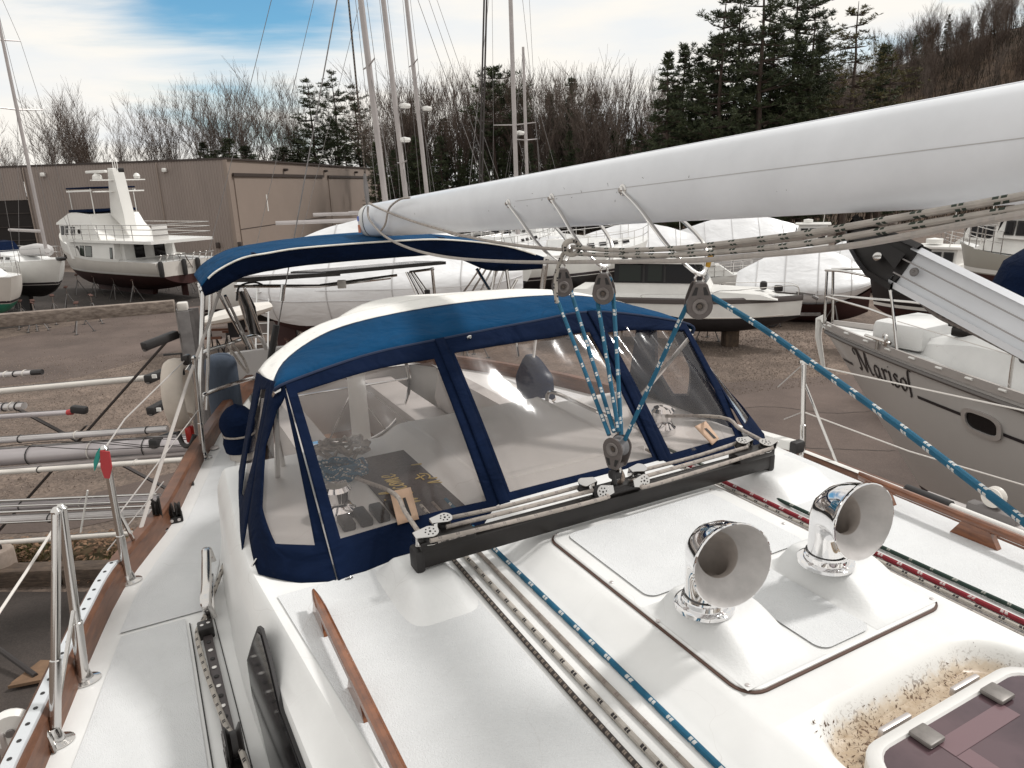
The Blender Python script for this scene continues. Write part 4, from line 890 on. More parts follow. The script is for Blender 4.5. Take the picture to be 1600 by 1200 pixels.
# sheet blocks
def sheet_block(c, ax, facing, k, label, wide=.036, name='mainsheet_block'):
    """cheek block hanging along ax (unit, pointing to its head), sheave axis = facing"""
    ax = Vector(ax).normalized(); fz = Vector(facing); fz = (fz - ax * fz.dot(ax)).normalized(); x = ax.cross(fz)
    M = Matrix.Translation(c) @ Matrix((x, ax, fz)).transposed().to_4x4()
    th = thing(name, label, 'pulley block', c, 0, 'mainsheet blocks')
    r = .036 * k
    for s in (-1, 1):
        pr = [(r * 1.10 * math.cos(a), r * 1.10 * math.sin(a)) for a in [PI + PI * i / 14 for i in range(15)]] + [(r * .98, r * .7), (r * .62, r * 1.75), (r * .42, r * 2.0), (-r * .42, r * 2.0), (-r * .62, r * 1.75), (-r * .98, r * .7)]
        b = MB(); outer = [V(px, py, 0) for px, py in pr]; z0 = s * wide * k * .5; n = len(outer)
        inner = []
        for i, p in enumerate(outer):
            a = math.atan2(p.y, p.x); inner.append(V(math.cos(a) * r * .56, math.sin(a) * r * .56, 0))
        rows = [[M @ (p + V(0, 0, z0)) for p in inner], [M @ (p * .97 + V(0, 0, z0)) for p in outer], [M @ (p + V(0, 0, z0 + s * .002)) for p in outer], [M @ (p * .96 + V(0, 0, z0 + s * .006 * k)) for p in outer], [M @ (p + V(0, 0, z0 + s * .006 * k)) for p in inner], [M @ (p * .9 + V(0, 0, z0 + s * .003 * k)) for p in inner]]
        b.grid(rows, close=True, flip=s < 0); ck = b.build('cheek', M_blk_pl, th)
        for sx in (-1, 1):
            w = MB(); w.prism([M @ V(sx * r * .30, r * .95, z0 + s * .0062 * k), M @ V(sx * r * .72, r * .92, z0 + s * .0062 * k), M @ V(sx * r * .42, r * 1.62, z0 + s * .0062 * k), M @ V(sx * r * .20, r * 1.6, z0 + s * .0062 * k)], M.to_3x3() @ V(0, 0, s * .0006)); w.build('cheek_window', M_rub, ck)
        rim = MB(); rim.lathe([(r * .50, z0), (r * .66, z0 + s * .008 * k), (r * .60, z0 + s * .010 * k), (r * .40, z0 + s * .009 * k), (r * .26, z0 + s * .002)], M, 22); rim.build('hub_ring', mat('hub_grey', (.19, .168, .158), .45, .3), ck)
    b = MB(); b.lathe([(r * .30, -wide * k * .42), (r * .98, -wide * k * .42), (r * .80, 0), (r * .98, wide * k * .42), (r * .30, wide * k * .42), (r * .30, -wide * k * .42)], M, 24); b.build('sheave', mat('sheave_grey', (.15, .145, .15), .45), th)
    b = MB(); b.lathe([(0, -wide * k * .58), (r * .22, -wide * k * .58), (r * .22, wide * k * .58), (0, wide * k * .58)], M, 12); b.build('axle', mat('axle_bronze', (.12, .10, .085), .4, .7), th)
    b = MB(); b.box(M @ V(0, r * 1.75, 0), (r * .8, r * .5, wide * k * 1.1), M.to_3x3(), .003 * k); b.build('head', M_blk_pl, th)
    b = MB(); b.tube(smooth_path([M @ V(-.010 * k, r * 1.9, 0), M @ V(-.012 * k, r * 2.35, 0), M @ V(0, r * 2.75, 0), M @ V(.012 * k, r * 2.35, 0), M @ V(.010 * k, r * 1.9, 0)], 12), .0042 * k, 8); b.build('shackle', M_ss, th)
    return M
def hangc(p, k): return p - V(0, 0, .036 * k * 2.7)
cb = [hangc(BA[0], .92), hangc(BA[1], .92), hangc(BA[2], .92)]
face = V(-.35, -1, 0)
blockM = [sheet_block(cb[0], (0, 0, 1), face + V(.5, 0, 0), .92, 'grey pulley block hanging under the boom by the end of the knotted white rope'), sheet_block(cb[1], (0, 0, 1), face, .92, 'grey pulley block hanging under the boom, middle one of three'), sheet_block(cb[2], (0, 0, 1), face + V(.3, 0, 0), .92, 'grey pulley block under the boom that turns the long slanting blue rope')]
lowc = W(1.712, 1.258, -.812)
sheet_block(lowc, (0, 0, -1), face + V(-.6, 0, 0), .95, 'grey double pulley block standing on the traveller car', .046)
for dv in (-.02, .02):
    pass
# mainsheet parts
gm = 'blue mainsheet parts'
def sheetpart(a, b_, label, r=.0072, mid=None):
    rope('mainsheet', [a] + (mid or []) + [b_], r, R_blue, label, 'rope', gm, seg=14)
rr_ = .036 * .92
top = lowc + V(0, 0, .02)
sx = CR
sheetpart(cb[0] - sx * rr_ * .85 - V(0, 0, .02), lowc - sx * .026 + V(0, 0, .04), 'blue sheet part falling from the near side of the block beside the knotted white rope')
sheetpart(cb[0] + sx * rr_ * .5 + V(0, 0, .05), lowc - sx * .010 + V(0, 0, .05), 'blue sheet part falling from the far side of the block beside the knotted white rope', mid=[cb[0] + sx * rr_ * 1.0 - V(0, 0, .02)])
sheetpart(cb[1] - sx * rr_ * .65 - V(0, 0, .03), lowc + sx * .004 + V(0, 0, .05), 'blue sheet part crossing down from the near side of the middle block')
sheetpart(cb[1] + sx * rr_ * .55 + V(0, 0, .05), lowc + sx * .012 + V(0, 0, .04), 'blue sheet part falling nearly upright from the far side of the middle block', mid=[cb[1] + sx * rr_ * .95 - V(0, 0, .02)])
sheetpart(cb[2] - sx * rr_ * .95, lowc + sx * .022 + V(0, 0, .02), 'blue sheet part slanting from the block nearest the mast down to the lower block')
rope('mainsheet', [cb[2] + V(0, 0, .045) - sx * .01, cb[2] + sx * rr_ * .75 + V(0, 0, .030), Pd(1190, 512, 1.80), Pd(1300, 590, 1.58), Pd(1400, 662, 1.38), Pd(1500, 738, 1.20), Pd(1620, 830, 1.03), Pd(1750, 930, .9)], .0078, R_blue, 'long blue sheet tail slanting from the boom past the grey hull', 'rope', gm, seg=40)
# white ropes along the boom
gw = 'white ropes slung under the boom'
def nearb(x, y, off=-.03):
    lo, hi = -.3, 1.7
    for _ in range(40):
        md = (lo + hi) / 2; p = bo(md, WB + .02, -.12); q = p - O_; px = 800 + FPX * q.dot(CR) / q.dot(F)
        if px < x: lo = md
        else: hi = md
    return Pd(x, y, bo(lo, WB + .02, -.12).y + off)
def nb(l, off=-.03): return [nearb(x, y, off) for x, y in l]
rope('boom_line', nb([(893, 386), (960, 391), (1040, 389), (1100, 384), (1250, 366), (1400, 341), (1500, 324), (1620, 303), (1760, 285)]), .0070, R_white, 'upper white rope with green flecks slung under the boom from the knot', 'rope', gw, seg=60)
rope('boom_line', nb([(893, 396), (960, 399), (1040, 399), (1100, 396), (1250, 382), (1400, 357), (1500, 341), (1620, 322), (1760, 300)], -.035), .0068, R_white, 'second white rope with green flecks, under the upper flecked one', 'rope', gw, seg=60)
rope('boom_line', nb([(575, 322), (577, 342), (600, 368), (640, 388), (700, 402), (800, 409), (940, 409), (1080, 407), (1160, 401), (1300, 388), (1400, 372), (1500, 352), (1620, 331), (1760, 310)], -.04), .0068, rope_mat('rope_plain', (.56, .51, .47), (.50, .45, .41), .02, .5, twin=False), 'plain white rope sagging from the boom end, lowest of the ropes under the boom', 'rope', gw, seg=90)
rope('boom_line', nb([(1115, 388), (1250, 372), (1320, 357), (1400, 346)], .10), .006, R_grey, 'flecked grey rope leaving the boom on its far side', 'rope', gw, seg=20)
rope('reef_line', nb([(577, 318), (600, 329), (640, 344), (700, 362), (760, 376), (830, 386), (893, 391)], -.02), .0060, R_tan, 'thin flecked beige rope from the boom end to the knot', 'rope', gw, seg=40)
rope('reef_line', nb([(640, 309), (624, 312), (608, 326), (602, 350), (594, 362)], -.02), .0055, R_tan, 'beige rope hitched over the top of the boom end', 'rope', gw, seg=20)
kn = []
for i in range(40):
    a = i / 39 * 5.2 * PI; kn.append(nearb(893, 387, -.045) + V(math.cos(a) * .024, math.sin(a * .5) * .02, math.sin(a) * .022))
kn += [nearb(878, 400, -.06), nearb(870, 425, -.06), nearb(868, 450, -.06), nearb(870, 474, -.06)]
rope('knotted_rope', kn, .0072, R_black, 'white flecked rope tied in a knot under the boom with its tail hanging', 'rope', gw, seg=110)
# shackle and yellow tag near the third block
b = MB(); b.box(nearb(1108, 407, 0), (.012, .01, .034), Matrix.Rotation(.2, 3, 'Y'), .003); tag(b.build('yellow_tag', mat('tag_yellow', (.55, .30, .02), .6)), 'small yellow tag hanging under the boom next to a block', 'tag')
# ---- rigid vang
vang = thing('boom_vang', 'boxy white vang tube with black end fitting slanting down from the boom to the mast', 'boom vang', Pd(1500, 470, 1.3))
va, vb = Pd(1415, 418, 1.44), Pd(1640, 535, 1.20)
vd = (vb - va).normalized(); vn = (O_ - va).normalized(); vn = (vn - vd * vn.dot(vd)).normalized(); vu = vn.cross(vd); vu = vu if vu.z > 0 else -vu
def vrect(c, h, w, bv=.012):
    r_ = []
    for sx_, sy_ in ((1, 1), (-1, 1), (-1, -1), (1, -1)):
        for q in ((sx_ * (h - bv), sy_ * w) if sx_ * sy_ > 0 else (sx_ * h, sy_ * (w - bv)), (sx_ * h, sy_ * (w - bv)) if sx_ * sy_ > 0 else (sx_ * (h - bv), sy_ * w)):
            r_.append(c + vu * q[0] + vn * q[1])
    return r_
hv = .046
b = MB(); rows = [vrect(va + vd * t, hv, .03) for t in (0, .1, .2, .45, .8)]; b.grid(rows, close=True); b.ngon(rows[0]); b.ngon(rows[-1]); vt = part('vang_tube', b, M_alu, vang, smooth=20)
for o_ in (.012, -.018):
    b = MB(); b.bar(va + vu * o_ + vn * .0305, va + vd * .8 + vu * o_ + vn * .0305, .003, .002); b.build('groove', mat('groove_grey', (.36, .34, .335), .5), vt)
b = MB(); Mx = Matrix.Translation(va + vd * .035 + vn * .03) @ Matrix((vd, vu, vn)).transposed().to_4x4(); b.lathe([(.009, 0), (.008, .003), (.004, .004), (0, .002)], Mx, 14); b.build('rivet', M_anode, vt)
b = MB(); rows = [vrect(va + vd * .012, hv + .006, .034), vrect(va - vd * .05, hv + .004, .034), vrect(va - vd * .085 + vu * .004, hv * .9, .03), vrect(va - vd * .13 + vu * .012, hv * .62, .024), vrect(va - vd * .155 + vu * .03, hv * .45, .02)]; b.grid(rows, close=True); b.ngon(rows[0]); b.ngon(rows[-1]); ve = part('vang_head', b, M_black, vang, smooth=50)
b = MB(); q = va - vd * .055 + vn * .0345; b.prism([q + vd * .055 - vu * .012, q + vd * .055 + vu * .022, q - vd * .035 + vu * .026, q - vd * .035 + vu * .018], vn * .001); b.build('recess', M_rub, ve)
b = MB(); Mx = Matrix.Translation(va - vd * .045 + vn * .034 - vu * .006) @ Matrix((vd, vu, vn)).transposed().to_4x4(); b.lathe([(.009, 0), (.009, .004), (.006, .006), (0, .006)], Mx, 14); b.build('pin', M_ss, ve)
rope('vang_wire', [Pd(1432, 462, 1.40), Pd(1465, 492, 1.36), Pd(1530, 523, 1.3), Pd(1660, 590, 1.16)], .0062, rope_mat('wire_rope', (.26, .22, .20), (.10, .085, .075), .012, .5, twin=False), 'twisted wire rope slanting below the white vang tube', 'wire rope', None, seg=16)
# mast of our yacht (just outside the picture to the side)
b = MB(); mb = bo(1.66); b.lathe([(.10, 0), (.10, 8.0), (.07, 14)], Matrix.Translation(V(mb.x + .10, mb.y - .12, CAM_H - 1.1)) @ Matrix.Scale(.8, 4, X0), 16); part('mast', b, M_alu)
# topping lift and backstays of our yacht
rope('topping_lift', [bo(-.225, 0, HB), bo(-.225, 0, HB) + V(-.012, 0, 1.2), bo(-.225, 0, HB) + V(-.02, -.02, 9)], .0058, R_dark, 'dark wire rising straight up from the boom end', 'wire rope')
b = MB(); q = bo(-.225, 0, HB); b.tube([q, q + V(-.003, 0, .10), q + V(-.004, 0, .19)], [.012, .016, .008], 8); o = b.build('stay_fitting', M_anode); tag(o, 'grey shackle and thimble on top of the boom end', 'shackle')
b = MB(); bs0, bs1 = Pd(402, 690, 5.0), Pd(467, 330, 5.3); d_ = bs1 - bs0; b.tube([bs0, bs0 + d_ * 3.2], .0045, 6); bst = part('backstay', b, M_anode)
b = MB(); b.tube([Pd(404, 668, 5.0), Pd(432, 508, 5.12)], .024, 10); b.build('stay_cover', M_rub, bst)
b = MB(); b.tube([Pd(440, 470, 5.14), Pd(443, 445, 5.15)], .018, 8); b.build('turnbuckle', M_ss, bst)
# ================================================================== BIMINI, stern gear
bim = thing('bimini_top', 'blue canvas bimini top on stainless poles over the cockpit', 'bimini', W(4.6, 1.3, -1.5))
f0 = [V(4.1, .30, -.475), V(4.1, .374, -.405), V(4.1, .515, -.342), V(4.1, .654, -.323), V(4.1, .87, -.307), V(4.1, 1.399, -.305), V(4.1, 1.726, -.320), V(4.1, 2.122, -.385), V(4.1, 2.405, -.48)]
f1 = [q + V(.55, .01, .012) for q in f0]; f2 = [V(5.2, .366, -.55), V(5.2, .43, -.47), V(5.2, .60, -.392), V(5.2, .764, -.352), V(5.2, 1.116, -.319), V(5.2, 1.55, -.312), V(5.2, 1.88, -.334), V(5.2, 2.2, -.40), V(5.2, 2.46, -.50)]
part('bimini_roof', strip(f0, f1, o=.0), M_blue, bim, solid=.003); part('bimini_roof', strip(f1, f2, o=.0), M_blue, bim, solid=.003)
fv = [q + V(.05, .012, -.105 if 0 < i < 8 else -.06) for i, q in enumerate(f0)]
fv[7].z -= .05; fv[8].z -= .02; fv[7].y -= .1
part('front_valance', strip(fv, f0, m=3), M_navy, bim, solid=.003)
b = MB(); b.tube([Wv(pl(f0, i / 50) - V(.006, 0, .002)) for i in range(4, 49)], .0055, 6); part('piping', b, M_cream, bim)
for t in (.32, .74):
    b = MB(); b.tube([Wv(lerp(pl(f0, t), pl(f2, t), j / 6) + V(0, 0, .006)) for j in range(7)], .012, 6, flat=(1, .3)); part('roof_seam', b, M_navy, bim)
aft = [q + V(0, 0, -.10) for q in f2]
part('side_valance', strip(aft, f2, m=2), M_navy, bim, solid=.003)
def pole(pts, r=.0125, name='bimini_pole', p=bim): b = MB(); b.tube(pts, r, 8); return part(name, b, M_ss, p)
pole([onz(316, 716), Pd(312, 600, 4.1), Pd(318, 450, 4.15)], .014); pole([Pd(322, 640, 4.25), Pd(330, 440, 4.3)], .011)
pole([Pd(340, 455, 4.6), Pd(385, 540, 4.75)], .011); pole([Pd(352, 462, 4.5), Pd(392, 545, 4.9)], .010)
pole([Wv(f0[8]) - V(0, 0, .05), W(4.3, 2.42, -1.2)], .0125); pole([Wv(f0[7]) - V(0, 0, .15), W(4.4, 2.35, -1.2)], .011); pole([W(4.2, 2.25, -.62), W(4.9, 2.42, -1.0), W(5.0, 2.44, -1.25)], .011)
pole([Wv(pl(f0, i / 30) - V(-.09, 0, .03)) for i in range(31)], .0125); pole([Wv(pl(f2, i / 30) - V(.02, 0, .05)) for i in range(31)], .0125)
for k in range(5):
    pole([Pd(755 + 9 * k, 412, 5.6), Pd(715 + 14 * k, 470, 5.8)], .008, 'strut')
pole([Pd(745, 420, 5.2), Pd(772, 465, 5.1)], .012, 'strut'); pole([Pd(776, 408, 5.0), Pd(771, 440, 5.0), Pd(765, 470, 5.0)], .011, 'strut'); pole([Pd(855, 405, 4.8), Pd(846, 470, 4.8)], .0125)
# stern arch with two solar panels
arch = thing('stern_arch', 'stainless stern arch with davit tackles and two flat solar panels on top', 'arch', W(6.2, 1.5, -1.5))
for (a, b2, c2) in ((Pd(384, 441, 5.1), Pd(532, 431, 5.9), 0), (Pd(502, 431, 5.75), Pd(697, 413, 6.75), 0)):
    d = (b2 - a); n = V(-d.y, d.x, 0).normalized() * .46; bb = MB(); bb.prism([a, b2, b2 + n - V(0, 0, .02), a + n - V(0, 0, .02)], V(0, 0, .028)); pn_ = part('solar_panel', bb, M_black, arch, smooth=0)
    bb = MB(); bb.prism([lerp(a, b2, .01) + n * .03 + V(0, 0, .031), lerp(a, b2, .99) + n * .03 + V(0, 0, .031), lerp(a, b2, .99) + n * .97 + V(0, 0, .010), lerp(a, b2, .01) + n * .97 + V(0, 0, .010)], V(0, 0, .002)); bb.build('cells', mat('solar_cells', (.30, .30, .31), .15), pn_, smooth=0)
def ap(pts, r=.012): b = MB(); b.tube(pts, r, 8); return part('arch_tube', b, M_ss, arch)
ap([Pd(370, 455, 5.6), Pd(400, 552, 5.75)]); ap([Pd(382, 450, 5.6), Pd(418, 548, 5.75)]); ap([Pd(366, 447, 5.6), Pd(500, 447, 6.0), Pd(610, 434, 6.4)], .014); ap([Pd(675, 418, 6.7), Pd(680, 470, 6.7)], .014); ap([Pd(678, 420, 6.7), Pd(640, 425, 6.6)])
ap([Pd(500, 446, 6.1), Pd(620, 430, 6.5)]);
b = MB(); b.box(Pd(534, 444, 6.0), (.07, .03, .07), None, .006); part('lamp', b, mat('lamp_white', (.55, .52, .48), .4), arch)
for k in range(6): 
    b = MB(); b.tube([Pd(634 + 2.5 * k, 425, 6.6), Pd(648 + 4 * k, 455, 6.6), Pd(655 + 5 * k, 474, 6.6)], .006, 5); part('davit_tackle', b, R_dark if k % 2 else M_ss, arch)
b = MB(); b.box(Pd(668, 460, 6.6), (.05, .05, .09), None, .01); part('tackle_block', b, M_black, arch)
for k in range(4):
    b = MB(); b.tube([Pd(372 + 4 * k, 455, 5.7), Pd(382 + 5 * k, 480, 5.7), Pd(392 + 4 * k, 525, 5.7)], .012, 6); part('davit_tackle', b, M_black if k % 2 else M_anode, arch)
b = MB(); b.tube(smooth_path([Pd(370, 470, 5.5), Pd(374, 448, 5.5), Pd(396, 441, 5.5), Pd(410, 445, 5.5)], 14), .008, 6); part('cable', b, M_rub, arch)
# pushpit rails and their fittings
def rl(pts, r=.0125, n=24): b = MB(); b.tube(smooth_path(pts, n), r, 8); return part('pushpit_rail', b, M_ss)
rl([Pd(292, 580, 4.1), Pd(315, 552, 4.3), Pd(350, 540, 4.6), Pd(400, 525, 5.1), Pd(415, 545, 5.6)]); rl([Pd(316, 690, 4.1), Pd(316, 628, 4.2), Pd(330, 612, 4.3), Pd(400, 590, 4.9), Pd(410, 600, 5.4)], .013)
b = MB(); b.box(Pd(292, 562, 4.05), (.035, .05, .06), None, .008); part('rail_clamp', b, M_black)
rope('spare_line', [Pd(355, 540, 4.6), Pd(365, 552, 4.6), Pd(378, 572, 4.65), Pd(388, 582, 4.65), Pd(380, 560, 4.65), Pd(362, 536, 4.6)], .008, R_tan, 'beige line hung in loops on the stern rail above the grey fender', 'rope', seg=30)
fd = thing('fender', 'large grey blue fender hanging inside the stern rail', 'fender', Pd(360, 668, 5.0))
b = MB(); bt, tp_ = Pd(359, 668, 5.0), Pd(361, 552, 5.0); L_ = (tp_ - bt).length
b.lathe([(0, 0), (.06, .006), (.10, .035), (.112, .08), (.112, L_ - .09), (.10, L_ - .045), (.065, L_ - .015), (.03, L_ - .006), (0, L_)], Matrix.Translation(bt), 28); b.build('body', mat('fender_cloth', (.070, .092, .130), .85, var=.35, vscale=7, stretch=(1, 1, .25), bump=.3, bscale=60), fd)
b = MB(); b.tube([tp_ - V(0, 0, .01), tp_ + V(0, 0, .13)], .007, 6); b.build('lanyard', R_tan, fd)
hs = thing('horseshoe_buoy', 'cream horseshoe lifebuoy strapped upright on the side rail', 'lifebuoy', Pd(282, 680, 4.4))
cH = Pd(279, 615, 4.4); hx = V(-.22, .97, 0).normalized(); Mx = Matrix.Translation(cH) @ Matrix((hx, V(0, 0, 1), hx.cross(V(0, 0, 1)))).transposed().to_4x4()
b = MB(); pts = [Mx @ V(.165 * math.cos(a) * .95, .185 * math.sin(a), 0) for a in [-PI * .40 + 1.8 * PI * k / 40 for k in range(41)]]; b.tube(pts, .065, 12, flat=(1, .72)); b.build('float', mat('lifebuoy_cream', (.60, .53, .46), .75, var=.15, vscale=9), hs, smooth=60)
b = MB(); b.tube([Mx @ V(.0, .12, .05), Mx @ V(0, .26, .055), Mx @ V(0, .26, -.05)], .008, 6); b.build('strap', M_rub, hs)
b = MB(); b.box(Pd(297, 678, 4.45), (.05, .06, .12), None, .02); lt = b.build('man_overboard_light', mat('red_plastic', (.42, .025, .02), .4)); tag(lt, 'small red rescue light under the cream horseshoe lifebuoy', 'light')
b = MB(); b.tube(smooth_path([Pd(278, 675, 4.4), Pd(286, 694, 4.35), Pd(297, 696, 4.3), Pd(304, 680, 4.3)], 14), .016, 8); part('lifebuoy_bracket', b, M_rub)
wc = thing('winch_cover', 'navy canvas cover tied over a winch beside the spray hood', 'cover', Pz(376, 712, -1.5))
b = MB(); rows = []; cw0 = Pz(378, 708, -1.5)
for k in range(12):
    t = k / 11; rr = [.088, .092, .094, .088, .084, .094, .10, .10, .094, .08, .055, .0][k]; rows.append([cw0 + V(math.cos(a) * rr * (1 + .1 * noise.noise(V(a, t * 3, 1))), math.sin(a) * rr, .02 + .29 * t) for a in [2 * PI * q / 18 for q in range(18)]])
b.grid(rows, close=True); b.build('canvas', M_navy, wc, smooth=60)
b = MB(); b.tube([cw0 + V(math.cos(a) * .09, math.sin(a) * .092, .125) for a in [2 * PI * q / 24 for q in range(25)]], .006, 6); b.build('drawstring', R_tan, wc)
b = MB(); b.lathe([(.07, -.03), (.075, .03)], Matrix.Translation(cw0), 18, caps=True); b.build('winch_base', M_off, wc)
# ribbons on the gate stanchion
for nm, col, px in (('red_ribbon', (.42, .045, .05), [(156, 704), (170, 706), (174, 730), (170, 748), (163, 747), (157, 730)]), ('green_ribbon', (.03, .26, .22), [(155, 700), (150, 708), (146, 722), (147, 736), (152, 724), (156, 710)])):
    b = MB(); pts = [Pd(x, y, t2.y - .03) for x, y in px]; b.prism(pts, V(.002, .004, 0)); o = b.build(nm, mat(nm + '_cloth', col, .8), smooth=0); tag(o, nm.split('_')[0] + ' ribbon tied to the top of a stanchion on the near rail', 'ribbon')
# ================================================================== YARD: ground, warehouse
M_grav = mat('gravel_brown', (.200, .150, .119), .95, col2=(.098, .071, .056), vscale=1.1, thr=(.3, .7), det=12, bump=.8, bscale=22)
def add_speckle(m, sc=30, amt=.5):
    N, L, b = nodes_of(m); src = b.inputs['Base Color'].links[0].from_socket
    g = N.new('ShaderNodeNewGeometry'); v = N.new('ShaderNodeTexVoronoi'); v.inputs['Scale'].default_value = sc; L.new(g.outputs['Position'], v.inputs['Vector'])
    n = N.new('ShaderNodeTexNoise'); n.inputs['Scale'].default_value = .12; n.inputs['Detail'].default_value = 6; L.new(g.outputs['Position'], n.inputs['Vector'])
    r = N.new('ShaderNodeMapRange'); r.inputs[3].default_value = 1 - amt; r.inputs[4].default_value = 1 + amt * .7; L.new(v.outputs['Color'], r.inputs[0])
    r2 = N.new('ShaderNodeMapRange'); r2.inputs[1].default_value = .3; r2.inputs[2].default_value = .7; r2.inputs[3].default_value = .72; r2.inputs[4].default_value = 1.22; L.new(n.outputs['Fac'], r2.inputs[0])
    ml = N.new('ShaderNodeMath'); ml.operation = 'MULTIPLY'; L.new(r.outputs[0], ml.inputs[0]); L.new(r2.outputs[0], ml.inputs[1])
    mx = N.new('ShaderNodeMix'); mx.data_type = 'RGBA'; mx.blend_type = 'MULTIPLY'; mx.inputs[0].default_value = 1; L.new(src, mx.inputs[6]); L.new(ml.outputs[0], mx.inputs[7]); L.new(mx.outputs[2], b.inputs['Base Color'])
add_speckle(M_grav, 22, .48)
M_asph = mat('asphalt_worn', (.135, .099, .083), .9, col2=(.085, .061, .051), vscale=.5, det=12, bump=.4, bscale=60); add_speckle(M_asph, 60, .24)
M_asph2 = mat('asphalt_dark_and_shade', (.055, .043, .037), .9, col2=(.034, .026, .022), vscale=.8, det=10, bump=.4, bscale=60); add_speckle(M_asph2, 60, .3)  # dark asphalt; also the painted shade under the boats
M_lit = mat('leaf_floor', (.115, .072, .045), .95, col2=(.050, .032, .020), vscale=.9, det=12)
def hill_h(x, y):
    s = max(0, min(1, (y - 74) / 55)); s = s * s * (3 - 2 * s); r = max(0, min(1, (x - 12) / 85)); r = r * r * (3 - 2 * r)
    return s * (3.2 + 26 * r) + .6 * noise.noise(V(x * .03, y * .03, 0)) * s * 2
b = MB(); xs = [-400, -250, -160, -120] + [-100 + 8 * i for i in range(33)] + [180, 240, 400]; ys = [-60, -20, 0, 20, 40, 60] + [70 + 5 * i for i in range(22)] + [200, 260, 400, 1200]
b.grid([[V(x, y, hill_h(x, y)) for x in xs] for y in ys]); o = b.build('ground', M_grav, loc=V(0, 0, 0)); tag(o, kind='structure')
o.data.materials.append(M_lit); o.data.polygons.foreach_set('material_index', [1 if (p.center.y > 78) else 0 for p in o.data.polygons])
def gsheet(name, pts, z, m):
    b = MB(); b.ngon([V(p.x, p.y, z) for p in pts]); o = b.build(name, m); tag(o, kind='structure'); return o
gsheet('road', [G(-60, 610), G(120, 590), G(235, 560), G(330, 535), G(420, 520), G(470, 470), G(420, 432), G(300, 440), G(200, 492), G(0, 530), G(-250, 560)], .004, M_asph)
gsheet('berth_shade', [G(-200, 425), G(60, 422), G(330, 440), G(312, 478), G(120, 500), G(-200, 540)], .008, M_asph2)  # shade below the propped boats, put into a darker ground colour
gsheet('yard_lane', [G(960, 610), G(1330, 585), G(1700, 620), G(1900, 1000), G(1250, 1300), G(900, 900)], .004, M_asph)
gsheet('gravel_strip', [G(-200, 800), G(140, 790), G(150, 770), G(420, 700), G(420, 760), G(100, 830), G(-200, 845)], .008, M_asph)
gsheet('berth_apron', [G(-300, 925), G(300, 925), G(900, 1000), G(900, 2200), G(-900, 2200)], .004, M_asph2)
# loose stones
def stones(polys, n, seed):
    rg = random.Random(seed); b = MB()
    for (q, k) in polys:
        for i in range(k):
            s, t = rg.random(), rg.random(); p = lerp(lerp(q[0], q[1], s), lerp(q[3], q[2], s), t); r_ = rg.uniform(.010, .030) * (1.6 if rg.random() < .06 else 1); a = rg.uniform(0, 2 * PI)
            v = [p + V(math.cos(a + j * 2.09) * r_, math.sin(a + j * 2.09) * r_, .0) for j in range(3)] + [p + V(rg.uniform(-.3, .3) * r_, rg.uniform(-.3, .3) * r_, r_ * rg.uniform(.6, 1.1) + .008)]
            k0 = len(b.v); b.v += [tuple(w) for w in v]; b.face((k0, k0 + 1, k0 + 3)); b.face((k0 + 1, k0 + 2, k0 + 3)); b.face((k0 + 2, k0, k0 + 3))
    return b
sb_ = stones([([G(-20, 560), G(420, 545), G(420, 700), G(-20, 790)], 9000), ([G(950, 520), G(1290, 505), G(1300, 600), G(950, 640)], 9000), ([G(0, 470), G(330, 450), G(330, 520), G(0, 560)], 1500)], 0, 4)
tag(sb_.build('gravel', mat('stone_grey', (.27, .215, .178), .9, col2=(.11, .082, .066), vscale=14, det=2), smooth=0), 'loose grey brown stones scattered over the gravel yard', 'gravel', kind='stuff')
# cracks in the lane
for pts in ([(1130, 640), (1210, 636), (1300, 646), (1390, 640)], [(1150, 690), (1260, 700), (1400, 705)]):
    b = MB(); P = [G(*p) + V(0, 0, .009) for p in pts]; P = smooth_path(P, 30); b.tube([p + V(R.uniform(-.02, .02), R.uniform(-.03, .03), 0) for p in P], .012, 4, flat=(1, .1)); o = b.build('asphalt_crack', M_asph2); tag(o, kind='structure')
# grass bank with timber edge
b = MB(); rg = random.Random(3); gp = [G(-200, 872), G(300, 832), G(300, 905), G(-200, 912)]
bank = MB(); rows = []
for i in range(9):
    rows.append([lerp(lerp(gp[0], gp[1], j / 24), lerp(gp[3], gp[2], j / 24), i / 8) + V(0, 0, .02 + .22 * math.sin(PI * i / 8) * (1 + .5 * noise.noise(V(j * .5, i * .6, 4)))) for j in range(25)])
bank.grid(rows, flip=True); o = bank.build('grass_bank', mat('bank_soil', (.060, .052, .020), .95, col2=(.070, .036, .018), vscale=3.5, det=10)); tag(o, kind='structure')
for k in range(9000):
    s, t = rg.random(), rg.random(); i_, j_ = t * 8, s * 24; p = lerp(lerp(gp[0], gp[1], s), lerp(gp[3], gp[2], s), t); p.z = .02 + .22 * math.sin(PI * t)
    if noise.noise(V(p.x * .9, p.y * .9, 2)) < -.12: continue
    a = rg.uniform(0, 2 * PI); w = rg.uniform(.004, .010); h_ = rg.uniform(.05, .15); l_ = V(math.cos(a), math.sin(a), 0)
    b.ngon([p - l_ * w, p + l_ * w, p + V(rg.uniform(-.05, .05), rg.uniform(-.05, .05), h_)])
tag(b.build('grass', mat('grass_green', (.075, .085, .022), .9, col2=(.12, .085, .03), vscale=2.5)), 'thin green and tawny grass growing on the bank beside the yard', 'grass', kind='stuff')
b = MB()
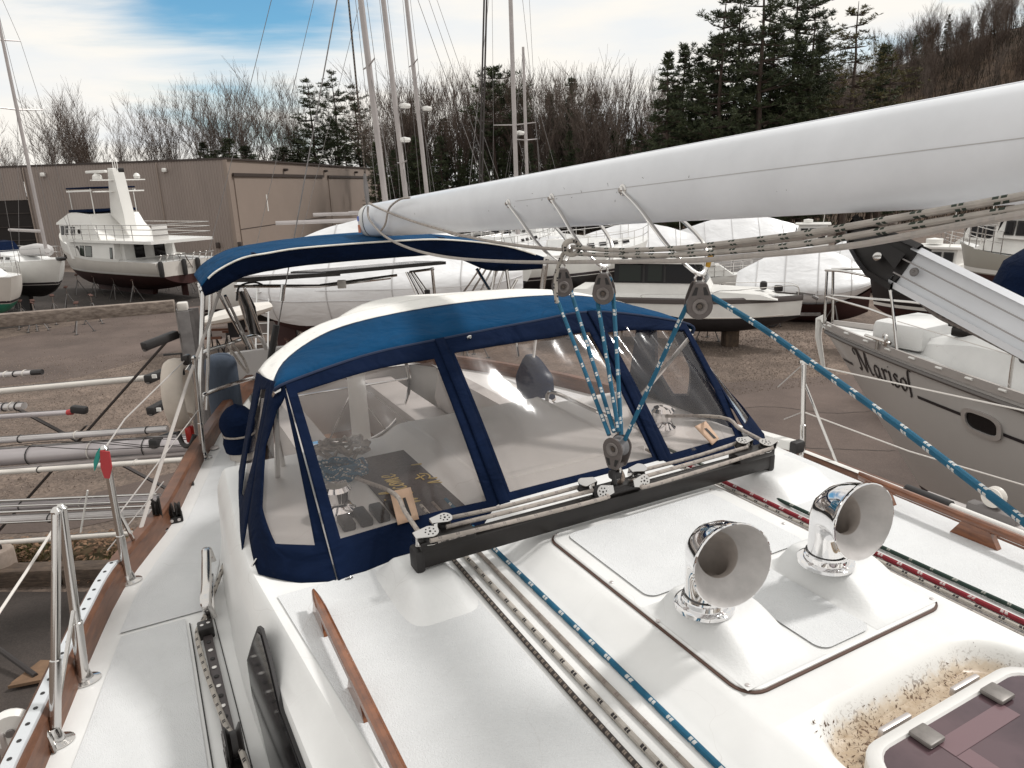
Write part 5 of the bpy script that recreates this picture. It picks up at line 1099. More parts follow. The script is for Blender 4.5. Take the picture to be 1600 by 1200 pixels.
for k in range(2600):
    s, t = rg.random(), rg.random() * 1.25 - .12; p = lerp(lerp(gp[0], gp[1], s), lerp(gp[3], gp[2], s), t); p.z = .06 + .22 * max(0, math.sin(PI * max(0, min(1, t)))) + rg.uniform(0, .06)
    a = rg.uniform(0, 2 * PI); e = V(math.cos(a), math.sin(a), rg.uniform(-.5, .5)) * rg.uniform(.025, .06); f = V(-math.sin(a), math.cos(a), rg.uniform(-.5, .5)) * rg.uniform(.015, .035); b.ngon([p - e, p + f, p + e, p - f])
tag(b.build('leaf_litter', mat('leaf_dry', (.24, .145, .085), .9, col2=(.10, .05, .025), vscale=9)), 'dry fallen leaves scattered over the grass bank', 'leaves', kind='stuff')
for (a, c2, lab) in (((-200, 917), (105, 908), 'weathered timber edging below the grass bank, open to the near corner'), ((108, 908), (320, 901), 'weathered timber edging below the grass bank, running behind the teak rail')):
    b = MB(); b.bar(G(*a) + V(0, 0, .14), G(*c2) + V(0, 0, .14), .32, .30, bev=.03); o = b.build('timber_edging', mat('timber_old', (.12, .085, .062), .9, col2=(.05, .035, .026), vscale=6, stretch=(1, 5, 5), bump=.6, bscale=30)); tag(o, lab, 'timber', 'timber edging')
b = MB(); c = G(8, 905); b.lathe([(.22, 0), (.22, .52), (.20, .55), (0, .55)], Matrix.Translation(c), 24); bl = b.build('concrete_bollard', mat('concrete', (.30, .245, .205), .9, col2=(.2, .155, .125), vscale=4, bump=.3, bscale=40)); tag(bl, 'squat concrete bollard at the end of the grass bank', 'bollard')
b = MB(); b.tube(smooth_path([c + V(-.02, 0, .55), c + V(-.02, 0, .62), c + V(.06, 0, .62), c + V(.06, 0, .55)], 10), .015, 6); b.build('lifting_eye', M_black, bl)
# warehouse
CW = G(372, 408); DRt = V(math.sin(math.radians(4.65)), math.cos(math.radians(4.65)), 0); DLt = V(-DRt.y, DRt.x, 0)
HW = Pd(358, 249, CW.y).z
wh = thing('warehouse', 'long tan metal warehouse with ribbed side wall standing behind the motor yacht', 'warehouse', CW)
M_rib = mat('ribbed_sheet', (.305, .252, .225), .6, var=.14, vscale=.5, stretch=(1, 1, .2)); M_flat = mat('flat_sheet', (.275, .219, .184), .6, var=.07, vscale=.4); M_trimd = mat('roof_trim', (.045, .032, .027), .6)
DOP0, DOP1, DOH = (26.2, 20.5, None)
b = MB(); N_ = 330; Lw = 66.0; rows0, rows1 = [], []
dz = Pd(20, 313, (CW + DLt * 23).y).z
d0, d1 = (Pplane(45, 320, CW, DRt) - CW).dot(DLt), (Pplane(-60, 320, CW, DRt) - CW).dot(DLt)
prof = [(0, 0), (.05, 0), (.075, .05), (.125, .05), (.15, 0)]
xs_ = []; x = 0.0
while x < Lw:
    for a, e in ((0, 0), (.07, 0), (.10, .045), (.16, .045), (.19, 0)): xs_.append((x + a, e))
    x += .25
def wp_(x, e, z): return CW + DLt * x - DRt * e + V(0, 0, z)
for (lo, hi, zb) in ((0, d0, 0), (d0, d1, dz), (d1, Lw, 0)):
    seg = [(x, e) for x, e in xs_ if lo <= x <= hi]
    b.grid([[wp_(x, e, zb) for x, e in seg], [wp_(x, e, HW) for x, e in seg]])
b.build('ribbed_wall', M_rib, wh, smooth=0)
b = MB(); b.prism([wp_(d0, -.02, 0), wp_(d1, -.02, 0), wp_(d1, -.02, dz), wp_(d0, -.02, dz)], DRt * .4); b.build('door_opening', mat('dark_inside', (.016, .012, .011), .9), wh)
for z0 in (1.2, 2.4, 3.6, 4.8):
    b = MB(); b.bar(wp_(d0 + .02, .03, z0), wp_(d1 - .02, .03, z0), .05, .05); b.build('door_slat', M_trimd, wh)
LR = 52.0
b = MB(); b.prism([CW, CW + DRt * LR, CW + DRt * LR + V(0, 0, HW), CW + V(0, 0, HW)], -DLt * -.2); b.build('flat_wall', M_flat, wh, smooth=0)
def rp_(x, y): return Pplane(x, y, CW, DLt)            # point of the photograph on the flat face
zt = HW
b = MB(); b.prism([CW + DLt * Lw + V(0, 0, HW), CW + DRt * -.1 - DLt * .15 + V(0, 0, HW), CW + DRt * LR - DLt * .15 + V(0, 0, HW), CW + DRt * LR + DLt * Lw + V(0, 0, HW)], V(0, 0, .16)); b.build('roof', M_trimd, wh, smooth=0)
b = MB(); b.prism([CW + DLt * Lw * .5 + V(0, 0, HW + .17) + DRt * 2, CW + DLt * Lw * .5 + DRt * LR + V(0, 0, HW + .17), CW + DLt * 60 + DRt * LR + V(0, 0, HW + .17), CW + DLt * 60 + DRt * 2 + V(0, 0, HW + .17)], V(0, 0, .3)); b.build('roof_cap', M_trimd, wh)
b = MB(); b.bar(CW + V(0, 0, HW * .5) - DLt * .02 - DRt * .02 - V(0, 0, HW * .5), CW + V(0, 0, HW) - DLt * .02 - DRt * .02, .32, .12, up=tuple(DRt)); b.build('corner_trim', M_flat, wh)
OUT = -DLt
for x_ in (6.2, 18.6, 38.0):
    b = MB(); b.tube([wp_(x_, .12, .1), wp_(x_, .12, HW - .25), wp_(x_, .02, HW - .05)], .07, 6); b.build('downpipe', M_trimd if x_ > 20 else M_flat, wh)
for (xa, xb) in ((364, 502), (512, 620)):
    q0, q1 = rp_(xa, 277), rp_(xb, 277); e0, e1 = (q0 - CW).dot(DRt), (q1 - CW).dot(DRt); zd = rp_(372, 275).z
    dr = MB(); dr.prism([CW + DRt * e0 + V(0, 0, .15), CW + DRt * e1 + V(0, 0, .15), CW + DRt * e1 + V(0, 0, zd), CW + DRt * e0 + V(0, 0, zd)], OUT * .10); do = dr.build('sliding_door', M_flat, wh, smooth=0)
    b = MB(); b.bar(CW + DRt * (e0 - .2) + OUT * .14 + V(0, 0, zd + .1), CW + DRt * (e1 + .2) + OUT * .14 + V(0, 0, zd + .1), .16, .30); b.build('door_track', M_trimd, do)
    zl = rp_(378, 358).z; b = MB(); b.bar(CW + DRt * e0 + OUT * .11 + V(0, 0, zl), CW + DRt * e1 + OUT * .11 + V(0, 0, zl), .03, .06); b.build('door_seam', M_trimd, do)
    n_ = int((e1 - e0) / 2.4)
for x, y in ((443, 265), (506, 267), (554, 269)):
    q = rp_(x, y); b = MB(); b.box(q + OUT * .25, (.45, .4, .22), None, .05); b.prism([q + OUT * .1 + V(0, -.15, -.2), q + OUT * .5 + V(0, -.15, -.1), q + OUT * .5 + V(0, .15, -.1), q + OUT * .1 + V(0, .15, -.2)], V(0, 0, .12)); b.build('wall_lamp', M_trimd, wh)
q = rp_(416, 317); b = MB(); b.prism([q + V(0, -.12, -.8), q + V(0, .12, -.8), q + V(0, .12, .8), q + V(0, -.12, .8)], OUT * .13); b.build('white_sign', M_wht, wh, smooth=0)
for x, y in ((70, 273), (259, 266)):
    q = Pplane(x, y, CW, DRt); b = MB(); b.box(q - DRt * .25, (.35, .4, .35), None, .08); b.build('wall_lamp', M_wht, wh)
for x, y in ((342, 383), (376, 382)):
    q = Pplane(x, y, CW, DRt); b = MB(); b.box(q - DRt * .2, (.3, .3, .5), None, .05); b.build('wall_lamp', M_trimd, wh)
# ================================================================== BOATS
M_redb = mat('bottom_red', (.048, .012, .010), .7, var=.35, vscale=1.5); M_blkb = mat('bottom_black', (.020, .016, .017), .65, var=.4, vscale=1.5); M_grnb = mat('bottom_green', (.020, .20, .125), .6, var=.25, vscale=1.5)
M_wrap = mat('shrink_wrap', (.84, .84, .85), .32, var=.06, vscale=1.3, bump=.5, bscale=2.6); add_wrinkle(M_wrap, 1.3, .055, (1, 1, 2.2)); M_boot = mat('boot_stripe', (.03, .02, .025), .5)
def hull_parts(t, L, B, zb, zm, zs, zwl, zk, topm, botm, tr=.75, rake=.12, fine=.62, n=30, strake=None, full=2.4):
    """bow at +L/2; zb/zm/zs sheer heights at bow, middle, stern; tr transom width ratio"""
    def hb(s):
        f = s * 2 - 1
        return B / 2 * max(1e-4, 1 - max(0, (s - .42) / .58) ** (1 / fine * 1.35)) ** .85 * (tr + (1 - tr) * min(1, s / .42) ** .8 if s < .42 else 1)
    def sz(s): return zm + (zb - zm) * max(0, (s - .4) / .6) ** 1.7 + (zs - zm) * max(0, (.4 - s) / .4) ** 1.5
    def kz(s): return zk + (zwl - zk) * (.92 * max(0, (s - .62) / .38) ** 2.2 + .55 * max(0, (.35 - s) / .35) ** 1.6)
    def yy(s, z):
        a = (sz(s) - z) / max(.01, sz(s) - kz(s)); return hb(s) * max(0, 1 - max(0, min(1, a)) ** full) ** .6
    def xx(s, z): return -L / 2 + L * s - rake * L * max(0, (s - .7) / .3) ** 1.5 * max(0, (sz(s) - z)) / max(.1, sz(1) - zk) * 1.2
    S_ = [i / n for i in range(n + 1)]
    top, bot, stripe = MB(), MB(), MB()
    for side in (1, -1):
        def P(s, z, o=0): return V(xx(s, z), side * (yy(s, z) + o), z)
        R1 = [[P(s, lerp(sz(s), max(zwl, kz(s)), k / 6)) for k in range(7)] for s in S_]; top.grid(R1, flip=side > 0)
        R2 = [[P(s, lerp(max(zwl, kz(s)), kz(s), k / 5)) for k in range(6)] for s in S_]; bot.grid(R2, flip=side > 0)
        stripe.grid([[P(s, max(zwl, kz(s)) + .14, .006), P(s, max(zwl, kz(s)) + .03, .006)] for s in S_ if kz(s) < zwl], flip=side > 0)
    for m_, za, zb_ in ((top, sz(0), max(zwl, kz(0))), (bot, max(zwl, kz(0)), kz(0))):
        rw = [[V(xx(0, z), y * yy(0, z), z) for y in (-1, -.5, 0, .5, 1)] for z in [lerp(za, zb_, k / 6) for k in range(7)]]; m_.grid(rw)
    h = top.build('hull', topm, t, rel=False, smooth=60); bo_ = bot.build('bottom', botm, t, rel=False, smooth=60)
    if strake is not None: stripe.build('boot_stripe', strake, t, rel=False, smooth=60)
    dk = MB(); dk.grid([[V(xx(s, sz(s)), y * hb(s), sz(s) - .03 + .05 * (1 - y * y)) for y in (-1, -.6, 0, .6, 1)] for s in S_]); dk.build('deck', M_gel, t, rel=False, smooth=60)
    rl_ = MB()
    for side in (1, -1): rl_.tube([V(xx(s, sz(s)), side * hb(s), sz(s) + .03) for s in S_], .035, 6)
    return dict(hb=hb, sz=sz, kz=kz, yy=yy, xx=xx, rl=rl_, L=L)
def lb(t, name, m, fn, smooth=40): b = MB(); fn(b); return b.build(name, m, t, rel=False, smooth=smooth)
def side_prism(b, prof, w0, w1=None, top_in=0.0):
    """profile in x,z extruded across the beam; upper points drawn in by top_in"""
    zs_ = [p[1] for p in prof]; z0, z1 = min(zs_), max(zs_)
    A1, A2 = [], []
    for x, z in prof:
        k = w0 / 2 - top_in * (z - z0) / max(.01, z1 - z0); A1.append(V(x, k, z)); A2.append(V(x, -k, z))
    n = len(prof); s = len(b.v); b.v += [tuple(p) for p in A1 + A2]; b.face(range(s, s + n)); b.face(list(range(s + n, s + 2 * n))[::-1])
    for i in range(n): b.face([s + i, s + n + i, s + n + (i + 1) % n, s + (i + 1) % n])
def rails(t, H, s0, s1, h=.6, step=.09, bow=True, m=None, name='guard_rail', pulpit=True):
    m = m or M_ss
    for side in (1, -1):
        S_ = []; s = s0
        while s <= s1 + 1e-6: S_.append(s); s += step
        P = [V(H['xx'](s, H['sz'](s)), side * (H['hb'](s) * .97), H['sz'](s)) for s in S_]
        for hh in (h, h * .5): lb(t, name, m, lambda b: b.tube([p + V(0, 0, hh) for p in P], .012, 5))
        for p in P: lb(t, 'rail_post', m, lambda b: b.tube([p, p + V(0, 0, h)], .014, 5))
M_mast = mat('mast_weathered', (.42, .385, .375), .4, .25, var=.12, vscale=2)
def rig(t, xm, zd, hm, r=.085, spreaders=((.45, 1.1), (.72, .8)), rake=.0, stays=(), m=None, dome=None, boomL=None, wires=M_anode):
    top = V(xm - rake * hm, 0, zd + hm)
    def at(f): return lerp(V(xm, 0, zd), top, f)
    ms = lb(t, 'mast', m or M_mast, lambda b: b.tube([at(0), at(.5), at(1)], [r, r * .95, r * .7], 10))
    for f, w in spreaders: lb(t, 'spreader', m or M_mast, lambda b: b.tube([at(f) + V(0, -w, .06), at(f), at(f) + V(0, w, .06)], [.025, .04, .025], 6))
    for side in (1, -1):
        chain = [V(xm - .1, side * (spreaders[0][1] * 1.25 if spreaders else 1.4), zd - .2)] + [at(f) + V(0, side * w, .06) for f, w in spreaders] + [at(.99)]
        lb(t, 'shroud', wires, lambda b: b.tube(chain, .010, 4))
        lb(t, 'shroud', wires, lambda b: b.tube([chain[0] + V(.4, 0, 0), at(spreaders[0][0])], .009, 4))
    for x, z in stays: lb(t, 'stay', wires, lambda b: b.tube([V(x, 0, z), at(.98)], .011, 4))
    if dome:
        for f, q in dome:
            lb(t, 'radar_dome', M_wht, lambda b: b.lathe([(0, -.10), (.22, -.09), (.27, 0), (.25, .09), (0, .14)], Matrix.Translation(at(f) + V(q, 0, 0)), 14)); lb(t, 'dome_bracket', M_anode, lambda b: b.bar(at(f) - V(0, 0, .1), at(f) + V(q, 0, -.12), .06, .06))
    if boomL: lb(t, 'boom', m or M_mast, lambda b: b.tube([at(.09), at(.09) + V(-boomL, 0, .05)], .075, 8))
def keel(t, x0, x1, w, z0, z1, m, sw=.25): lb(t, 'keel', m, lambda b: b.prism([V(x0, -w / 2, z0), V(x1, -w / 2, z0), V(x1 - sw * .4, -w / 2, z1), V(x0 + sw, -w / 2, z1)], V(0, w, 0)), 20)
def windows(t, side, rects, y, m=None, name='window', d=.012, slope=0.0):
    for x0, x1, z0, z1 in rects:
        o = lb(t, name, M_rub, lambda b: b.prism([V(x0, side * y(z0), z0), V(x1, side * y(z0), z0), V(x1, side * y(z1), z1), V(x0, side * y(z1), z1)], V(0, side * d, 0)), 0)
        lb(o, 'pane', m or M_glassk, lambda b: b.prism([V(x0 + .04, side * (y(z0) + d), z0 + .04), V(x1 - .04, side * (y(z0) + d), z0 + .04), V(x1 - .04, side * (y(z1) + d), z1 - .04), V(x0 + .04, side * (y(z1) + d), z1 - .04)], V(0, side * .006, 0)), 0)
def facing(p_bow, p_stern):
    d = p_bow - p_stern; return math.atan2(d.y, d.x)
# jack stands: one model, many copies
jack = thing('jack_stand', 'x', 'jack stand')
for k in range(3):
    a = 2 * PI * k / 3 + .3; lb(jack, 'leg', M_anode, lambda b: b.tube([V(.48 * math.cos(a), .48 * math.sin(a), .02), V(.03 * math.cos(a), .03 * math.sin(a), .95)], .022, 6)); lb(jack, 'foot', M_rub, lambda b: b.box(V(.48 * math.cos(a), .48 * math.sin(a), .01), (.14, .14, .02)))
lb(jack, 'screw_post', M_ss, lambda b: b.tube([V(0, 0, .55), V(0, 0, 1.32)], .022, 6)); lb(jack, 'pad', mat('pad_red', (.07, .03, .022), .8), lambda b: b.box(V(0, 0, 1.33), (.18, .18, .04), Matrix.Rotation(.5, 3, 'X'), .01))
jack.location = (0, -400, 0); JN = [0]
def stand(x, y, label, s=1.0):
    p = V(x, y, 0); p.z = 0
    if JN[0] == 0: jack.location = p; jack.scale = (s,) * 3; jack['label'] = label; jack['group'] = 'jack stands under the boats'; o = jack; WLOC[jack.name] = V()
    else: o = dup(jack, p, R.uniform(0, 2), label, s)
    JN[0] += 1; return o
def stands(t, xs, y, lab, s=1.0):
    for x in xs:
        for side in (1, -1):
            q = t.matrix_basis @ V(x, side * y, 0); stand(q.x, q.y, lab, s)
# ---- motor yacht by the warehouse
pb, ps = G(128, 440), G(292, 452)
pb = Pd(112, 440, 50.0); ps = Pd(300, 445, 41.5); pb.z = ps.z = 0
mc = (pb + ps) / 2; mcx = thing('motor_yacht', 'white motor yacht with red bottom and tall flybridge mast beside the warehouse', 'motor yacht', mc, facing(pb, ps)); bpy.context.view_layer.update()
Lm = (pb - ps).length
H = hull_parts(mcx, Lm, 4.3, 3.25, 2.35, 2.35, 1.55, .35, M_off, M_redb, tr=.92, rake=.10, strake=M_wht)
h2 = Lm / 2
M_cr = mat('superstructure', (.78, .765, .73), .4, var=.06, vscale=1.0)
lb(mcx, 'bulwark', M_cr, lambda b: [b.grid([[V(H['xx'](s, H['sz'](s)), sd * (H['hb'](s) + .01), H['sz'](s) + (.55 if s > .55 else .12)), V(H['xx'](s, H['sz'](s)), sd * (H['hb'](s) + .01), H['sz'](s) - .05)] for s in [.25 + .025 * i for i in range(31)]]) for sd in (1, -1)])
sal = lb(mcx, 'saloon', M_cr, lambda b: side_prism(b, [(-3.0, 2.3), (2.3, 2.3), (2.9, 3.35), (-3.0, 3.35)], 3.9, top_in=.12))
windows(mcx, 1, [(-.35, .45, 2.5, 3.15), (.6, 1.1, 2.5, 3.15), (-2.8, -2.5, 2.45, 3.1)], lambda z: 1.95 - .12 * (z - 2.3) / 1.05, mat('green_glass', (.05, .06, .05), .1), d=.02)
for xx_ in (1.45,): lb(mcx, 'porthole', M_glassk, lambda b: b.lathe([(.17, 0), (.17, .04), (0, .04)], Matrix.Translation((xx_, 1.86, 2.95)) @ Matrix.Rotation(-PI / 2, 4, 'X'), 16))
lb(mcx, 'boat_deck', M_wht, lambda b: b.prism([V(2.4, 2.1, 3.36), V(2.4, -2.1, 3.36), V(-h2 + .2, -1.9, 3.36), V(-h2 + .2, 1.9, 3.36)], V(0, 0, .16)))
lb(mcx, 'aft_bulkhead', M_cr, lambda b: side_prism(b, [(-3.4, 2.3), (-3.0, 2.3), (-3.0, 3.35), (-3.4, 3.35)], 3.0)); 
for (y0, y1) in ((-1.0, -.3), (.3, .9)): lb(mcx, 'cabin_door', M_glassk, lambda b: b.box(V(-3.42, (y0 + y1) / 2, 2.85), (.04, y1 - y0, .85), None, .02))
ph = lb(mcx, 'pilothouse', M_cr, lambda b: side_prism(b, [(1.0, 3.5), (3.6, 3.3), (3.9, 3.9), (4.0, 4.45), (1.2, 4.45)], 3.4, top_in=.15))
windows(mcx, 1, [(1.9, 2.45, 3.75, 4.25), (2.8, 3.25, 3.75, 4.3), (3.35, 3.75, 3.75, 4.3)], lambda z: 1.68 - .12 * (z - 3.3) / 1.1, d=.02)
lb(mcx, 'porthole', M_glassk, lambda b: b.lathe([(.15, 0), (.15, .04), (0, .04)], Matrix.Translation((1.35, 1.62, 3.95)) @ Matrix.Rotation(-PI / 2, 4, 'X'), 16))
for k in range(3): lb(mcx, 'windscreen', M_glassk, lambda b: b.box(V(3.86, -1.0 + k, 4.05), (.08, .8, .5), Matrix.Rotation(.12, 3, 'Y'), .01))
lb(mcx, 'flybridge', M_cr, lambda b: side_prism(b, [(-1.4, 3.52), (-1.0, 3.9), (-.4, 4.4), (-.1, 5.0), (1.9, 5.15), (2.6, 5.05), (4.2, 4.5), (4.25, 4.38), (1.0, 4.38), (.9, 3.52)], 3.5, top_in=.25))
lb(mcx, 'flybridge_screen', M_navy, lambda b: b.box(V(1.2, 0, 5.2), (2.4, 3.1, .16), None, .04))
lb(mcx, 'bimini', M_navy, lambda b: b.box(V(1.05, 0, 6.55), (3.0, 2.8, .10), None, .04)); lb(mcx, 'bimini_frame', M_wht, lambda b: [b.tube([V(x_, y_, 5.0), V(x_, y_, 6.5)], .03, 6) for x_ in (-.3, 2.4) for y_ in (-1.3, 1.3)] + [b.box(V(1.05, y_, 6.38), (3.0, .08, .1)) for y_ in (-1.35, 1.35)])
lb(mcx, 'mast_tower', M_cr, lambda b: b.prism([V(-.2, -.35, 4.9), V(-1.75, -.35, 4.0), V(-1.75, -.35, 4.9), V(-1.55, -.25, 7.6), V(-1.0, -.25, 7.65)], V(0, .65, 0)))
lb(mcx, 'crosstree', M_cr, lambda b: [b.box(V(-1.25, 0, 6.95), (.3, 3.2, .07), None, .02), b.box(V(-1.1, .0, 6.3), (.3, 3.0, .08), None, .02)])
lb(mcx, 'radar_scanner', M_wht, lambda b: b.box(V(-.6, .9, 7.45), (1.5, .22, .16), Matrix.Rotation(.3, 3, 'Z'), .04)); lb(mcx, 'radar_base', M_wht, lambda b: b.lathe([(.28, 0), (.26, .2), (.1, .35)], Matrix.Translation((-.6, .9, 7.02)), 14, caps=True))
lb(mcx, 'horn', M_black, lambda b: b.box(V(-1.4, -.1, 7.5), (.35, .4, .3), None, .06))
for x_, z_ in ((-1.35, 8.6), (-1.1, 8.2), (-1.6, 8.0)): lb(mcx, 'aerial', M_wht, lambda b: b.tube([V(x_, .1, 7.6), V(x_, .1, z_)], .025, 5)); 
lb(mcx, 'satellite_dome', M_wht, lambda b: b.lathe([(0, 0), (.16, .03), (.2, .18), (.12, .32), (0, .36)], Matrix.Translation((-1.2, -1.2, 7.0)), 12))
for hh in (3.85, 4.15, 4.4):
    lb(mcx, 'boat_deck_rail', M_ss, lambda b: b.tube([V(2.3, 2.02, hh), V(-h2 + .3, 1.84, hh), V(-h2 + .3, -1.84, hh), V(2.3, -2.02, hh)], .022, 5))
for k in range(9): lb(mcx, 'rail_post', M_ss, lambda b: b.tube([V(2.2 - k * .93, 2.02 - .022 * k, 3.5), V(2.2 - k * .93, 2.02 - .022 * k, 4.4)], .022, 5))
lb(mcx, 'rail_net', mat('net_white', (.7, .68, .65), .8), lambda b: b.box(V(-h2 + .35, 1.2, 3.95), (.05, .9, .85), None, .02))
lb(mcx, 'transom_rack', M_ss, lambda b: [b.tube([V(-h2 + .5, y_, 1.9), V(-h2 - .05, y_, 2.75)], .03, 5) for y_ in (-1.6, -1.2, -.8, -.4, .4, .8, 1.2, 1.6)] + [b.tube([V(-h2 - .05, -1.7, 2.7), V(-h2 - .05, 1.7, 2.7)], .03, 5)])
for y_ in (-1.9, -.5, .35, 1.75): lb(mcx, 'fender', M_rub, lambda b: b.lathe([(0, 0), (.12, .06), (.14, .2), (.14, .8), (.1, .92), (0, .95)], Matrix.Translation((-h2 - .12, y_, 1.5)), 10))
for x_, z_ in ((3.9, 2.35), (4.4, 2.4)): lb(mcx, 'porthole', M_glassk, lambda b: b.lathe([(.13, 0), (.13, .05), (0, .05)], Matrix.Translation((x_, H['yy']((x_ + h2) / Lm, z_) - .01, z_)) @ Matrix.Rotation(-PI / 2, 4, 'X'), 14))
lb(mcx, 'rudder', M_redb, lambda b: b.box(V(-h2 + .8, 0, .75), (.6, .08, 1.0), None, .02)); keel(mcx, -3.5, 3.4, .3, .6, .12, M_redb)
stands(mcx, (-4.2, -2.0, .4, 2.6), 1.75, 'jack stand with thin legs under the red bottomed motor yacht', .95)
ld = thing('ladder', 'aluminium ladder leaning on the stern of the motor yacht', 'ladder', G(315, 458))
la, lbp = Pd(283, 398, 41), G(322, 462)
for o_ in (-.2, .2):
    b = MB(); b.tube([la + V(o_, 0, 0), lbp + V(o_, 0, 0)], .03, 6); part('ladder_rail', b, M_ss, ld)
for k in range(9): b = MB(); q = lerp(la, lbp, (k + 1) / 10); b.tube([q - V(.2, 0, 0), q + V(.2, 0, 0)], .02, 5); part('rung', b, M_ss, ld)
# ---- sailboats on the left
def yacht_model(name, label, bow, stern, B, sheer, wl, zk, topm, botm, mast=None, zkeel=.15, cab=True, strake=M_boot, group=None, dodger=False, tr=.72):
    bow = V(bow.x, bow.y, 0); stern = V(stern.x, stern.y, 0); L = (bow - stern).length
    t = thing(name, label, 'sailboat', (bow + stern) / 2, facing(bow, stern), group); bpy.context.view_layer.update()
    H = hull_parts(t, L, B, sheer + .22, sheer, sheer + .03, wl, zk, topm, botm, tr=tr, rake=.11, strake=strake)
    keel(t, -L * .12, L * .10, .22, zk + .3, zkeel, botm, .35); lb(t, 'rudder', botm, lambda b: b.prism([V(-L * .44, -.05, zk + .5), V(-L * .38, -.05, zk + .35), V(-L * .40, -.05, zkeel + .5), V(-L * .44, -.05, zkeel + .5)], V(0, .1, 0)))
    if cab:
        z0 = sheer; lb(t, 'cabin', M_gel, lambda b: side_prism(b, [(-L * .18, z0 - .05), (L * .22, z0 + .02), (L * .14, z0 + .34), (-L * .16, z0 + .45)], B * .58, top_in=.18), 60)
        windows(t, 1, [(-L * .10 + k * .7, -L * .10 + k * .7 + .4, z0 + .14, z0 + .28) for k in range(4)], lambda z: B * .29 - .18 * (z - z0) / .5, d=.015)
        windows(t, -1, [(-L * .10 + k * .7, -L * .10 + k * .7 + .4, z0 + .14, z0 + .28) for k in range(4)], lambda z: B * .29 - .18 * (z - z0) / .5, d=.015)
    rails(t, H, .08, .98, step=.12)
    if mast: rig(t, L * .08, sheer + .35, mast, stays=((L * .48, sheer + .2), (-L * .49, sheer + .1)), boomL=L * .36)
    if dodger: lb(t, 'spray_hood', M_navy, lambda b: side_prism(b, [(-L * .20, sheer + .4), (-L * .10, sheer + .4), (-L * .13, sheer + .95), (-L * .22, sheer + 1.0)], B * .55, top_in=.2))
    return t, H
bw, st = Pd(103, 440, 36.5), Pd(103, 440, 36.5) + V(-8.3, 5.2, 0)
sy1, H1 = yacht_model('docked_yacht', 'white sailboat with dark fin keel propped up in front of the warehouse door', bw, st, 3.3, 2.85, 1.72, .95, M_wht, M_blkb, dodger=True)
_t0 = min([i * .05 for i in range(180)], key=lambda t: abs(800 + FPX * ((bw + (st - bw).normalized() * t + V(0, 0, 3.2)) - O_).dot(CR) / ((bw + (st - bw).normalized() * t + V(0, 0, 3.2)) - O_).dot(F) - 62)); rig(sy1, (st - bw).length / 2 - _t0, 3.2, 13.5, stays=((4.7, 3.05), (-4.8, 2.95)), boomL=3.4, spreaders=((.52, 1.2), (.75, .8)))
lb(sy1, 'dinghy', mat('dinghy_grey', (.5, .48, .47), .5), lambda b: b.tube([V(1.2, 0, 3.35), V(2.0, .3, 3.42), V(3.2, .25, 3.42), V(3.7, 0, 3.45)], [.28, .34, .30, .12], 10)); lb(sy1, 'radar_arch', M_wht, lambda b: [b.tube([V(-4.4, y_, 2.9), V(-4.3, y_, 4.9)], .04, 6) for y_ in (-1, 1)] + [b.box(V(-4.3, 0, 4.95), (.4, 2.4, .1), None, .03)])
lb(sy1, 'radar_dome', M_wht, lambda b: b.lathe([(0, 0), (.3, .03), (.3, .2), (0, .26)], Matrix.Translation((-4.3, .6, 5.3)), 14)); lb(sy1, 'anchor', M_black, lambda b: b.box(V(4.85, 0, 3.05), (.5, .3, .18), None, .05))
stands(sy1, (-2.6, 2.2), 1.25, 'jack stand under the dark bottomed sailboat in front of the warehouse', 1.0)
bw, st = Pd(26, 470, 31.5), Pd(26, 470, 31.5) + V(-7.5, 5.5, 0)
sy2, H2 = yacht_model('docked_yacht', 'cream sailboat with green bottom, cut off by the edge of the picture', bw, st, 3.3, 2.55, 1.50, .85, M_off, M_grnb)
stands(sy2, (-2.4, 1.8, 3.2), 1.1, 'jack stand with splayed legs under the green bottomed sailboat', 1.0)
for x, y in ((128, 520), (90, 505), (60, 515), (150, 505)):
    q = G(x, y); stand(q.x, q.y, 'jack stand standing empty on the ground between the white sailboat and the timber rail', 1.05)
